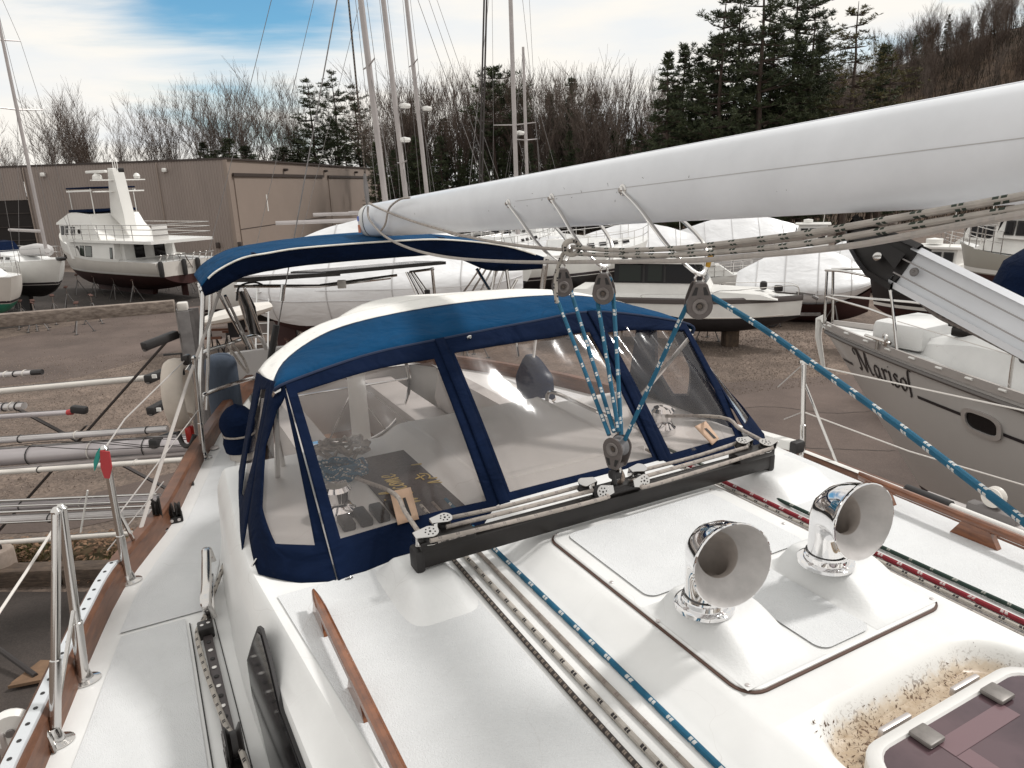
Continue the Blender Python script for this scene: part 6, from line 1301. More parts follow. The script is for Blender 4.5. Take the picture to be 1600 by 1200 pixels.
# ---- big shrink wrapped sailboat behind the spray hood
pb, ps = Pd(818, 470, 23.4), Pd(392, 470, 24.2); pb.z = ps.z = 0
wt = thing('wrapped_sailboat', 'big sailboat shrink wrapped in white film behind the blue bimini, red bottom showing', 'boat', (pb + ps) / 2, facing(pb, ps)); bpy.context.view_layer.update()
Lw_ = (pb - ps).length
def wrap_mesh(L, B, zlow, zsh, zr, zrs, name, t, n=40, bulge=.05, seed=0, low_end=None):
    b = MB(); rows = []
    for i in range(n + 1):
        s = i / n; x = -L / 2 + L * s; w = B / 2 * max(1e-4, 1 - max(0, (s - .45) / .55) ** 2.3) ** .7 * (1 - .45 * max(0, (.22 - s) / .22) ** 2.0)
        zl = zlow + (low_end or .9) * max(0, (s - .6) / .4) ** 1.8 + .65 * max(0, (.25 - s) / .25) ** 1.6; sh = zsh + .25 * max(0, (s - .5) / .5) ** 2; rd = zr - (zr - zrs) * abs((s - .48) / .52) ** 1.6
        ring_ = []
        for k in range(25):
            a = k / 24 * 2 - 1; sd = 1 if a > 0 else -1; q = abs(a)
            if q < .62: f = q / .62; y = w * f; z = lerp(rd, sh, f ** 1.06)
            else: f = (q - .62) / .38; y = w * (1 - .30 * f ** 2.2); z = lerp(sh, zl, f)
            m_ = bulge * noise.noise(V(x * 1.3 + seed, y * 1.2, z * 1.8)) + bulge * .55 * abs(noise.noise(V(x * 3.4 + seed + y, y * 2.2, z * 3.5))); ring_.append(V(x, sd * (y + m_) if q > .05 else 0, z + m_ * .6))
        rows.append(ring_)
    b.grid(rows, flip=False); b.ngon(rows[0][::-1]); b.ngon(rows[-1])
    for i in (int(n * .16), int(n * .36), int(n * .58), int(n * .80)):
        sb = MB(); sb.tube([p + V(0, .014 * (1 if p.y > 0 else -1), .012) for p in rows[i]], .022, 5, flat=(1, .4)); sb.build('wrap_strap', MATS.get('strap_line') or mat('strap_line', (.55, .54, .54), .5), t, rel=False)
    for sd in (3, 21):
        sb = MB(); sb.tube([r[sd] + V(0, .012 * (1 if sd > 12 else -1), 0) for r in rows], .018, 5, flat=(1, .5)); sb.build('wrap_strap', MATS.get('strap_line') or mat('strap_line', (.55, .54, .54), .5), t, rel=False)
    return b.build(name, M_wrap, t, rel=False, smooth=60)
wrap_mesh(Lw_, 3.5, 1.75, 3.05, 5.05, 3.35, 'wrap_cover', wt, seed=2, bulge=.035)
lb(wt, 'bottom', M_redb, lambda b: b.grid([[V(lerp(-Lw_ * .42, Lw_ * .40, i / 20), math.copysign(1, y) * abs(y) ** .7 * 1.45 * max(0, 1 - abs(i / 10 - 1) ** 2.6 * .85), 1.15 + .75 * abs(y) ** 2 + .5 * abs(i / 10 - 1) ** 3) for y in [j / 5 - 1 for j in range(11)]] for i in range(21)]), 60)
lb(wt, 'keel', M_redb, lambda b: b.prism([V(-Lw_ * .30, -.15, 1.3), V(Lw_ * .12, -.15, 1.3), V(Lw_ * .05, -.15, .3), V(-Lw_ * .26, -.15, .3)], V(0, .3, 0))); lb(wt, 'rudder', M_redb, lambda b: b.box(V(-Lw_ * .38, 0, 1.0), (.7, .1, 1.5), None, .03))
lb(wt, 'wrap_band', mat('strap_line', (.55, .54, .54), .5), lambda b: b.tube([V(lerp(-Lw_ * .40, Lw_ * .38, i / 20), -1.78 * (1 - abs(i / 10 - 1) ** 3 * .42), 2.95 + .02 * noise.noise(V(i, 0, 0))) for i in range(21)], .012, 5))
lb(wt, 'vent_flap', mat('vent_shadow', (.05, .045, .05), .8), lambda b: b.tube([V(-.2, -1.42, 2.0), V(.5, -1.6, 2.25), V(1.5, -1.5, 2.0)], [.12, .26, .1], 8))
stands(wt, (-3.0, 0, 2.8), 1.35, 'jack stand under the red bottomed shrink wrapped sailboat', 1.0)
ld = thing('ladder', 'aluminium ladder against the stern of the shrink wrapped sailboat', 'ladder', G(412, 600))
la, lbp = Pd(411, 447, 22.6), G(408, 610)
for o_ in (-.19, .19): b = MB(); b.tube([la + V(o_, 0, 0), lbp + V(o_, 0, 0)], .03, 6); part('ladder_rail', b, M_ss, ld)
for k in range(10): b = MB(); q = lerp(la, lbp, (k + .6) / 10); b.tube([q - V(.19, 0, 0), q + V(.19, 0, 0)], .02, 5); part('rung', b, M_ss, ld)
# ---- sailboats whose masts rise behind (hulls mostly hidden)
def far_yacht(mx, my, Y, L, hm, label, hd, sheer=2.9, **k):
    p = Pd(mx, my, Y); p.z = 0; d = V(math.cos(hd), math.sin(hd), 0)
    t, H = yacht_model('stored_yacht', label, p + d * L * .42, p - d * L * .58, L * .3, sheer, 1.8, 1.0, k.pop('topm', M_wht), k.pop('botm', M_blkb))
    rig(t, L * .08, sheer + .35, hm, stays=((L * .48, sheer + .25), (-L * .49, sheer + .1)), boomL=k.pop('boomL', L * .34), r=k.pop('r', .10), rake=k.pop('rake', .045), **k)
    stands(t, (-L * .25, L * .2), L * .11, 'jack stand in the row behind the shrink wrapped sailboat, mostly hidden', 1.0); return t
far_yacht(605, 300, 29, 12.5, 17, 'sailboat with grey hull whose tall mast with angled spreaders rises right above the boom end', .35, spreaders=((.42, 1.25), (.7, .9)), r=.12)
far_yacht(637, 300, 34, 12.5, 18, 'sailboat under the mast that carries a white radar dome above an oval dome', .3, dome=((.345, .42), (.265, .25)), spreaders=((.21, 1.3), (.6, 1.0)), r=.12)
far_yacht(670, 300, 38, 12, 17, 'sailboat under the mast with one pale radar dome, next to the mast with two domes', .3, dome=((.38, .45),), spreaders=((.5, 1.2), (.75, .8)), r=.11)
far_yacht(807, 290, 40, 13, 19, 'sailboat with the single upright mast and radar dome near the round topped pine', 1.2, dome=((.28, .75),), rake=.005, spreaders=((.30, 1.2), (.62, 1.0)), r=.125)
far_yacht(824, 285, 46, 10, 10.5, 'small sailboat with the short twin looking mast behind the radar dome', 2.0, rake=-.01, spreaders=((.5, .8),), r=.11)
far_yacht(878, 440, 28.5, 12, 16, 'white sailboat with black bottom behind the end of the spray hood', .25, sheer=3.3, r=.01, spreaders=(), rake=.9) if False else None
yb, ys_ = Pd(800, 440, 28), Pd(1010, 440, 33)
t_, _h = yacht_model('stored_yacht', 'white hull with black bottom lying behind the pulley blocks', ys_, yb, 3.6, 3.25, 2.35, 1.5, M_wht, M_blkb, zkeel=.2)
stands(t_, (-2.5, 2), 1.3, 'jack stand under the black bottomed white hull behind the pulley blocks', 1.1)
# dark paired stays running down at mid picture
for x0, x1 in ((758, 748), (762, 752)):
    b = MB(); b.tube([Pd(x1, 330, 21), Pd(x0, -60, 21)], .028, 6); o = b.build('furled_stay', mat('dark_stay', (.05, .042, .04), .6)); tag(o, 'dark thick stay rising in a close pair between the masts', 'stay', 'pair of dark stays')
# ---- grey sailboat lying close on the port side, its name on the bow
bow = Pd(1284, 502, 8.0); bow.z = 0; ax = V(-.47, .88, 0).normalized(); Lg = 11.4; BGm = 3.7
gy = thing('grey_sailboat', 'grey sailboat with its name in black script on the bow, close beside the teak rail', 'sailboat', bow - ax * Lg / 2, math.atan2(ax.y, ax.x)); bpy.context.view_layer.update()
ZB = Pd(1284, 506, 8.0).z
M_gh = mat('hull_grey', (.47, .445, .425), .28, var=.05, vscale=1.5, coat=.3)
HG = hull_parts(gy, Lg, BGm, ZB, ZB - .16, ZB - .22, ZB - 1.50, ZB - 2.05, M_gh, mat('bottom_maroon', (.040, .018, .018), .6, var=.3), tr=.7, rake=.135, fine=1.125, n=60, full=2.2)
def gl(s, z, side=1, o=0.0): return V(HG['xx'](s, z), side * (HG['yy'](s, z) + o), z)
sg = HG['sz']
lb(gy, 'boot_stripe', mat('stripe_pale', (.42, .37, .34), .4), lambda b: b.grid([[gl(s, ZB - 1.46, 1, .006), gl(s, ZB - 1.43, 1, .006)] for s in [.3 + .01 * i for i in range(60)]], flip=True))
lb(gy, 'boot_stripe', mat('stripe_dark', (.035, .018, .02), .4), lambda b: b.grid([[gl(s, ZB - 1.50, 1, .006), gl(s, ZB - 1.36, 1, .006)] for s in [.3 + .01 * i for i in range(60)]], flip=True))
# gunwale rail with white inserts, rub strip
M_rl = mat('gunwale_metal', (.46, .43, .41), .35, .4)
for sd in (1, -1):
    lb(gy, 'toe_rail', M_rl, lambda b: b.grid([[gl(s, sg(s), sd, .012) + V(0, 0, -.02), gl(s, sg(s), sd, .010) + V(0, 0, .055), gl(s, sg(s), sd, -.02) + V(0, 0, .055), gl(s, sg(s), sd, -.02)] for s in [.1 + .01 * i for i in range(90)]], flip=sd > 0))
    lb(gy, 'rub_strip', mat('rub_dark', (.13, .115, .108), .4, .3), lambda b: b.tube([gl(s, sg(s) - .075, sd, .012) for s in [.1 + .012 * i for i in range(76)]], .022, 6))
for k in range(16):
    s = .985 - .028 * k; lb(gy, 'rail_slot', M_wht, lambda b: b.tube([gl(s, sg(s), 1, .016) + V(0, 0, .030), gl(s - .006, sg(s), 1, .016) + V(0, 0, .030)], .012, 6))
# cove stripe either side of the name
def pxof(w): d_ = w - O_; return 800 + FPX * d_.dot(CR) / d_.dot(F)
def s_at(px): return min([.60 + .0005 * i for i in range(790)], key=lambda s: abs(pxof(gy.matrix_basis @ gl(s, sg(s) - .33)) - px))
M_blkp = mat('lettering_black', (.012, .009, .012), .4)
ZC = lambda s: sg(s) - .335 + .0
for s0, s1 in ((s_at(1289), s_at(1298)), (s_at(1302), s_at(1333)), (s_at(1434), s_at(1505)), (s_at(1568), .35)):
    lb(gy, 'cove_stripe', M_blkp, lambda b: b.grid([[gl(lerp(s0, s1, i / 20), ZC(s0) - .0 + .014, 1, .005), gl(lerp(s0, s1, i / 20), ZC(s0) - .014, 1, .005)] for i in range(21)], flip=True))
# the name: broad pen letters wrapped on the hull side
NM = {'M': ([[(-.28, .62), (-.34, .80), (-.20, .95), (-.06, .80), (-.10, .45), (-.16, .10), (-.28, -.04), (-.34, .06)], [(-.04, .98), (.04, .80), (.20, .12), (.26, .02)], [(.26, .02), (.46, .66), (.56, .96)], [(.56, .96), (.54, .50), (.58, .10), (.66, .0), (.78, .06)]], .92),
      'a': ([[(.34, .50), (.16, .52), (.03, .30), (.06, .06), (.18, .02), (.32, .22), (.37, .50)], [(.37, .52), (.34, .16), (.40, .02), (.50, .06)]], .58), 'r': ([[(0, .46), (.08, .52), (.10, .30), (.07, .0)], [(.10, .34), (.20, .50), (.32, .52), (.36, .46)]], .44),
      'i': ([[(0, .46), (.08, .52), (.07, .12), (.12, .02), (.20, .04)], [(.07, .72), (.12, .77)]], .28), 's': ([[(.32, .48), (.18, .54), (.08, .44), (.18, .30), (.30, .18), (.24, .03), (.08, .0), (.0, .07)]], .44),
      'o': ([[(.22, .53), (.06, .40), (.04, .12), (.18, .0), (.34, .14), (.36, .40), (.22, .53)]], .46), 'l': ([[(.30, .98), (.16, .96), (.09, .70), (.09, .25), (.08, -.12), (.0, -.18)], [(.0, .50), (.0, .50)]], .32)}
def hull_text(word, s_start, k, z0, side=1, drop=0.0):
    b = MB(); x = 0; ang = math.radians(38); nx = V(math.cos(ang), math.sin(ang), 0) * .060
    tot = sum(NM[c][1] for c in word)
    def onhull(p): s = lerp(s_start, sB, p.x / tot); return gl(s, sg(s) - .325 + p.y * k, side, .006)
    for ch in word:
        st, adv = NM[ch]
        for q in st:
            P = smooth_path([V(x + px + py * .14, py, 0) for px, py in q], max(6, (len(q) - 1) * 6)); rows = []
            for i, p in enumerate(P):
                t = P[min(i + 1, len(P) - 1)] - P[max(0, i - 1)]; t = t.normalized() if t.length > 1e-9 else V(1, 0, 0); nn = V(-t.y, t.x, 0); w = nn * (abs(nx.dot(nn)) + .018)
                rows.append([onhull(p - w), onhull(p + w)])
            b.grid(rows, flip=True)
        x += adv
    return b
def pxof(w): d_ = w - O_; return 800 + FPX * d_.dot(CR) / d_.dot(F)
def s_at(px): return min([.70 + .0005 * i for i in range(590)], key=lambda s: abs(pxof(gy.matrix_basis @ gl(s, sg(s) - .33)) - px))
sA, sB = s_at(1352), s_at(1430)
nt_ = hull_text('Marisol', sA, .225, None); nt_.build('name_lettering', M_blkp, gy, rel=False, smooth=0)
# portlight in the topsides
def hull_oval(s0, z0, a, h, o, n=32): return [gl(s0 + (math.copysign(abs(math.cos(2 * PI * i / n)) ** .55, math.cos(2 * PI * i / n)) * a) / Lg, z0 + math.copysign(abs(math.sin(2 * PI * i / n)) ** .7, math.sin(2 * PI * i / n)) * h, 1, o) for i in range(n)]
q = gy.matrix_basis.inverted(); best = None
tx, ty = 1535, 649
for i in range(200, 460):
    s = .30 + i * .0015
    for z in [ZB - .4 - .02 * j for j in range(40)]:
        w = gy.matrix_basis @ gl(s, z); d_ = w - O_; px, py = 800 + FPX * d_.dot(CR) / d_.dot(F), 600 - FPX * d_.dot(CU) / d_.dot(F); e_ = abs(px - tx) + abs(py - ty)
        if best is None or e_ < best[0]: best = (e_, s, z)
_, sp_, zp_ = best
pr = lb(gy, 'portlight', M_rl, lambda b: b.grid([hull_oval(sp_, zp_, .215, .105, .0), hull_oval(sp_, zp_, .215, .105, .025), hull_oval(sp_, zp_, .170, .075, .025), hull_oval(sp_, zp_, .165, .070, .004)], close=True, flip=True), 60)
lb(pr, 'glass', M_glassk, lambda b: b.ngon(hull_oval(sp_, zp_, .17, .074, .006)), 0)
# cabin trunk, hatches, cleat, vents
def trunk(b):
    st_ = [(.395, .02, .0), (.38, .30, .16), (.33, .58, .34), (.25, .78, .40), (.12, .95, .46), (-.30, 1.10, .52)]; rows = []
    for f, w, h_ in st_:
        x = f * Lg; zd = sg(.5 + f) - .02; rows.append([V(x, -w, zd), V(x, -w * .90, zd + h_ * .75), V(x, -w * .72, zd + h_), V(x, 0, zd + h_ * 1.06), V(x, w * .72, zd + h_), V(x, w * .90, zd + h_ * .75), V(x, w, zd)])
    b.grid(rows, flip=True)
lb(gy, 'cabin_trunk', M_gel, trunk, 28)
def on_deck(fx, y, dz=0): return V(fx * Lg, y, sg(.5 + fx) + dz)
lb(gy, 'anchor_locker', M_gel, lambda b: b.box(on_deck(.40, .0, .14), (.55, .72, .26), None, .06))
lb(gy, 'deck_vent', M_black, lambda b: [b.box(on_deck(.345, .30, .30), (.20, .16, .09), None, .02), b.box(on_deck(.345, .30, .36), (.24, .20, .03), None, .01)])
lb(gy, 'deck_eye', M_rub, lambda b: b.box(on_deck(.305, .40, .44), (.09, .07, .05), Matrix.Rotation(.7, 3, 'Z'), .015)); lb(gy, 'deck_eye', M_rub, lambda b: b.lathe([(.04, 0), (.035, .02), (0, .022)], Matrix.Translation(on_deck(.285, .68, .26)) @ Matrix.Rotation(-1.2, 4, 'X'), 14))
lb(gy, 'mooring_cleat', M_ss, lambda b: [b.tube([on_deck(.425, .42, .10), on_deck(.395, .52, .10)], .016, 8), b.tube([on_deck(.41, .47, .0), on_deck(.41, .47, .1)], .014, 8)])
lb(gy, 'fairlead', M_ss, lambda b: b.tube(smooth_path([gl(.905, sg(.905), 1, .0) + V(0, 0, .06), gl(.905, sg(.905), 1, .0) + V(0, 0, .15), gl(.900, sg(.9), 1, .03) + V(0, 0, .15), gl(.900, sg(.9), 1, .03) + V(0, 0, .06)], 10), .018, 8))
lb(gy, 'stem_fitting', M_wht, lambda b: b.tube([V(Lg / 2 - .02, 0, ZB + .06), V(Lg / 2 + .03, 0, ZB + .05), V(Lg / 2 + .03, 0, ZB - .15), V(Lg / 2 - .09, 0, ZB - .55)], [.05, .045, .035, .02], 8))
for sd in (1, -1):
    lb(gy, 'pulpit', M_ss, lambda b: b.tube(smooth_path([V(Lg / 2 - .03, sd * .05, ZB + .62), gl(.965, sg(.965), sd, -.02) + V(0, 0, .66), gl(.915, sg(.915), sd, -.03) + V(0, 0, .66), gl(.905, sg(.9), sd, -.02) + V(0, 0, .58), gl(.890, sg(.89), sd, -.02) + V(0, 0, .05)], 40), .0145, 8))
    lb(gy, 'pulpit', M_ss, lambda b: b.tube([V(Lg / 2 - .05, sd * .05, ZB + .33), gl(.93, sg(.93), sd, -.02) + V(0, 0, .35), gl(.898, sg(.89), sd, -.02) + V(0, 0, .34)], .012, 8))
    lb(gy, 'pulpit', M_ss, lambda b: b.tube([V(Lg / 2 - .05, sd * .05, ZB + .62), V(Lg / 2 - .09, sd * .07, ZB + .02)], .0145, 8))
    for s_ in (.735, .60, .45, .3): lb(gy, 'stanchion', M_ss, lambda b: b.tube([gl(s_, sg(s_), sd, -.05), gl(s_, sg(s_), sd, -.05) + V(0, 0, .62)], .0135, 8))
    lb(gy, 'granny_bar', M_ss, lambda b: b.tube(smooth_path([gl(.785, sg(.785), sd, -.06), gl(.785, sg(.78), sd, -.06) + V(0, 0, .42), gl(.775, sg(.78), sd, -.08) + V(0, 0, .55), gl(.735, sg(.73), sd, -.06) + V(0, 0, .60)], 20), .013, 8))
    for hh in (.60, .31): lb(gy, 'lifeline', mat('wire_white', (.66, .62, .58), .5), lambda b: b.tube([gl(s_, sg(s_), sd, -.05) + V(0, 0, hh) for s_ in (.895, .785, .735, .60, .45, .3)], .004, 5))
_h = gy.matrix_basis.inverted() @ Pd(1668, 452, 6.4); lb(gy, 'spray_hood', M_navy, lambda b: b.lathe([(.52, -.5), (.52, .05), (.46, .26), (.30, .40), (0, .45)], Matrix.Translation(_h) @ Matrix.Scale(1.5, 4, V(0, 1, 0)), 22), 60)
keel(gy, -.6, 2.5, .26, ZB - 1.9, .35, mat('keel_navy', (.022, .030, .055), .7, var=.3, vscale=3), .5)
for x_ in (1.2, -2.2): stands(gy, (x_,), 1.35, 'jack stand under the grey sailboat with the script name', 1.5)
b = MB(); b.box(G(1490, 815) + V(.35, .6, .17), (.9, .5, .34), Matrix.Rotation(-.5, 3, 'Z'), .03); tag(b.build('keel_block', mat('timber_block', (.11, .075, .05), .9, col2=(.05, .035, .025), vscale=5)), 'timber block under the navy keel of the grey sailboat', 'timber')
# ---- white day cruiser with black bottom, name on its side
pb, ps = Pd(1254, 480, 24.6), Pd(893, 480, 27.5); pb.z = ps.z = 0
dc = thing('day_cruiser', 'white open motorboat with dark cabin windows and black bottom, seen between the pulley blocks', 'motorboat', (pb + ps) / 2, facing(pb, ps)); bpy.context.view_layer.update()
Ld = (pb - ps).length
def gz(y, Y=25.5): return Pd(1100, y, Y).z
ZG = gz(462)
HD = hull_parts(dc, Ld, 2.7, ZG + .03, ZG, ZG - .02, gz(490), gz(520), M_wht, M_blkb, tr=.93, rake=.012, fine=.62, n=40, full=5.0)
for sd in (1, -1):
    lb(dc, 'rub_rail', mat('rub_grey', (.085, .070, .066), .6), lambda b: b.grid([[V(HD['xx'](s, ZG), sd * (HD['hb'](s) + .01), HD['sz'](s) + .05), V(HD['xx'](s, ZG), sd * (HD['hb'](s) + .055), HD['sz'](s) + .0), V(HD['xx'](s, ZG), sd * (HD['hb'](s) + .055), HD['sz'](s) - .13), V(HD['xx'](s, ZG), sd * (HD['hb'](s) + .0), HD['sz'](s) - .16)] for s in [i / 40 for i in range(41)]], flip=sd > 0))
    lb(dc, 'chine', M_off, lambda b: b.tube([V(HD['xx'](s, ZG - .62), sd * (HD['yy'](s, ZG - .62) + .01), ZG - .64 + .18 * max(0, s - .75)) for s in [.02 + .024 * i for i in range(39)]], .03, 5))
    lb(dc, 'bow_rail', M_ss, lambda b: b.tube(smooth_path([V(Ld * f, sd * HD['hb'](.5 + f) * .9, ZG + z) for f, z in ((.12, .05), (.16, .28), (.25, .32), (.38, .40), (.47, .38), (.48, .05))], 30), .016, 6))
    lb(dc, 'side_rail', M_ss, lambda b: b.tube(smooth_path([V(Ld * f, sd * HD['hb'](.5 + f) * .93, ZG + z) for f, z in ((-.15, .04), (-.13, .16), (.06, .17), (.08, .04))], 24), .014, 6))
lb(dc, 'coaming', M_wht, lambda b: side_prism(b, [(-Ld * .46, ZG), (Ld * .40, ZG), (Ld * .33, ZG + .17), (Ld * .1, ZG + .26), (-Ld * .46, ZG + .26)], 2.0, top_in=.1), 40)
cbx0, cbx1 = -Ld * .28, Ld * .10
cab = lb(dc, 'cabin', M_wht, lambda b: side_prism(b, [(cbx0, ZG + .1), (cbx1 + .3, ZG + .1), (cbx1 + .1, ZG + .52), (cbx0, ZG + .52)], 1.9, top_in=.06), 20)
lb(dc, 'cabin_glass', M_glassk, lambda b: side_prism(b, [(cbx0 + .02, ZG + .52), (cbx1 + .1, ZG + .52), (cbx1 - .35, ZG + 1.20), (cbx0 + .02, ZG + 1.20)], 1.86, top_in=.14), 20)
for x_ in (cbx0 + 1.1, cbx0 + 1.85, cbx1 - .25): lb(dc, 'window_pillar', M_rub, lambda b: b.bar(V(x_, -.93, ZG + .54), V(x_, -.80, ZG + 1.19), .07, .02, up=(0, 1, 0)))
for x0_, x1_ in ((cbx0 + .2, cbx0 + 1.0), (cbx0 + 1.25, cbx0 + 1.75)): lb(dc, 'window_pane', mat('pane_green', (.012, .016, .013), .08, spec=.25), lambda b: b.prism([V(x0_, -.935, ZG + .58), V(x1_, -.935, ZG + .58), V(x1_, -.82, ZG + 1.16), V(x0_, -.82, ZG + 1.16)], V(0, -.012, 0)), 0)
lb(dc, 'cabin_roof', M_wht, lambda b: b.prism([V(cbx0 - .35, -1.0, ZG + 1.22), V(cbx1 + .15, -.95, ZG + 1.20), V(cbx1 + .15, .95, ZG + 1.20), V(cbx0 - .35, 1.0, ZG + 1.22)], V(0, 0, .10)))
lb(dc, 'roof_hatch', M_anode, lambda b: b.box(V(cbx0 + 1.2, 0, ZG + 1.36), (1.2, 1.2, .05), None, .02)); lb(dc, 'roof_camera', M_rub, lambda b: b.lathe([(.12, 0), (.10, .1), (.14, .16), (.12, .3), (0, .34)], Matrix.Translation((cbx0 + .3, -.3, ZG + 1.32)), 12))
lb(dc, 'windlass', M_black, lambda b: [b.box(V(Ld * .40, -.2, ZG + .30), (.3, .35, .2), None, .06), b.box(V(Ld * .34, .1, ZG + .35), (.25, .3, .3), None, .08)])
lb(dc, 'anchor', M_anode, lambda b: [b.bar(V(Ld * .47, 0, ZG + .14), V(Ld * .545, 0, ZG + .06), .06, .06), b.box(V(Ld * .545, 0, ZG - .02), (.22, .3, .1), Matrix.Rotation(.5, 3, 'Y'), .02)])
lb(dc, 'drain', M_rub, lambda b: b.lathe([(.035, 0), (.035, .02), (0, .02)], Matrix.Translation((Ld * .14, -HD['yy'](.64, ZG - .28) - .005, ZG - .28)) @ Matrix.Rotation(PI / 2, 4, 'X'), 10))
_t = MB(); Mt_ = Matrix.Translation(V(-Ld * .5 + (980 - 893 - 15) / 361 * Ld, -HD['yy'](.28, ZG - .36) - .012, ZG - .43)) @ Matrix.Rotation(PI / 2, 4, 'X')
BK = {'A': ([[(0, 0), (.35, 1)], [(.35, 1), (.9, 1), (.9, 0)], [(.2, .45), (.9, .45)]], 1.1), 'X': ([[(0, 0), (.9, 1)], [(0, 1), (.9, 0)]], 1.1), 'O': ([[(0, 0), (0, 1), (.9, 1), (.9, 0), (0, 0)]], 1.1), 'P': ([[(0, 0), (0, 1), (.9, 1), (.9, .5), (0, .5)]], 1.1), 'R': ([[(0, 0), (0, 1), (.9, 1), (.9, .5), (0, .5)], [(.4, .5), (.9, 0)]], 1.1)}
x = 0
for ch in 'AXOPAR':
    st_, adv = BK[ch]
    for q in st_:
        for a_, c_ in zip(q, q[1:]): _t.bar(Mt_ @ V((x + a_[0] + a_[1] * .3) * .105, a_[1] * .12, 0), Mt_ @ V((x + c_[0] + c_[1] * .3) * .105, c_[1] * .12, 0), .028, .008, up=(0, 1, 0))
    x += adv
_t.prism([Mt_ @ V((x + .2) * .105, .12, 0), Mt_ @ V((x + .6) * .105, .12, 0), Mt_ @ V((x + .7) * .105, .2, 0), Mt_ @ V((x + .3) * .105, .2, 0)], V(0, -.004, 0))
_t.build('name_lettering', M_blkp, dc, rel=False, smooth=0)
q = G(1105, 531); stand(q.x, q.y, 'jack stand standing clear under the white motorboat beside the blue rope', 1.02)
for k, (x, y) in enumerate(((1140, 540), (960, 545))): b = MB(); b.box(G(x, y) + V(0, 0, .40), (.5, .5, .85), Matrix.Rotation(.1, 3, 'Z'), .03); tag(b.build('keel_block', MATS['timber_block']), 'stack of dark timber under the white motorboat ' + ('next to the jack stand' if k == 0 else 'near the spray hood'), 'timber')
tr_ = thing('boat_trailer', 'boat trailer with pale mudguard under the bow of the white motorboat', 'trailer', G(1200, 520))
b = MB(); b.bar(G(1190, 512) + V(0, 0, .55), G(1280, 512) + V(0, 0, .55), .1, .12); part('frame', b, M_anode, tr_)
b = MB(); c = G(1205, 512) + V(0, 0, .45); b.tube(smooth_path([c + V(-.45, -.1, 0), c + V(-.3, -.1, .38), c + V(.1, -.1, .40), c + V(.35, -.1, .1), c + V(.55, -.1, .02)], 16), .12, 8, flat=(1, .25)); part('mudguard', b, M_wht, tr_)
b = MB(); b.lathe([(.0, -.09), (.30, -.09), (.33, -.05), (.33, .05), (.30, .09), (0, .09)], Matrix.Translation(c + V(.0, .0, -.10)) @ Matrix.Rotation(PI / 2, 4, 'X'), 18); part('wheel', b, M_rub, tr_)
# ---- wrapped boats and cruisers filling the row behind
def wrapped(name, label, xl, xr, Yl, Yr, zlow, zsh, zr, B, seed, bot=None, zrs=None, bow_right=True):
    p1, p0 = (Pd(xr, 470, Yr), Pd(xl, 470, Yl)) if bow_right else (Pd(xl, 470, Yl), Pd(xr, 470, Yr)); p1.z = p0.z = 0; L = (p1 - p0).length
    t = thing(name, label, 'boat', (p0 + p1) / 2, facing(p1, p0)); bpy.context.view_layer.update()
    wrap_mesh(L, B, zlow, zsh, zr, zrs or zr - .9, 'wrap_cover', t, seed=seed, bulge=.05)
    lb(t, 'bottom', bot or M_redb, lambda b: b.grid([[V(lerp(-L * .46, L * .44, i / 16), y * B * .42 * max(0, 1 - abs(i / 8 - 1) ** 2.6 * .85), zlow - .9 + .95 * abs(y) ** 2 + .5 * abs(i / 8 - 1) ** 3) for y in [j / 4 - 1 for j in range(9)]] for i in range(17)]), 60)
    lb(t, 'keel', bot or M_redb, lambda b: b.prism([V(-L * .25, -.14, zlow - .6), V(L * .15, -.14, zlow - .6), V(L * .1, -.14, .2), V(-L * .2, -.14, .2)], V(0, .28, 0)))
    stands(t, (-L * .2, L * .2), B * .36, 'jack stand in the row under the white wrapped boats', .9); return t
wrapped('wrapped_boat', 'boat under a humped bluish white wrap behind the bow of the white motorboat', 1150, 1372, 30.5, 28.5, gz(478, 29), gz(452, 29), gz(392, 29), 3.0, 5, zrs=gz(440, 29))
wrapped('wrapped_boat', 'white wrapped boat seen under the boom beyond the second bail', 905, 1090, 43, 42, gz(440, 42), gz(400, 42), gz(345, 42), 3.6, 8)
wrapped('wrapped_boat', 'white wrapped boat under the boom near the bent mast bail, with pointed ridge', 1060, 1240, 47, 46, gz(430, 46), gz(390, 46), gz(338, 46), 3.6, 11, bow_right=False)
wrapped('wrapped_boat', 'far white wrapped boat next to the black head of the vang', 1290, 1420, 38, 36, gz(450, 37), gz(415, 37), gz(372, 37), 3.2, 14)
wrapped('wrapped_boat', 'grey white wrapped boat behind the white motorboat roof', 800, 930, 38, 37, gz(460, 37), gz(425, 37), gz(362, 37), 3.2, 17)
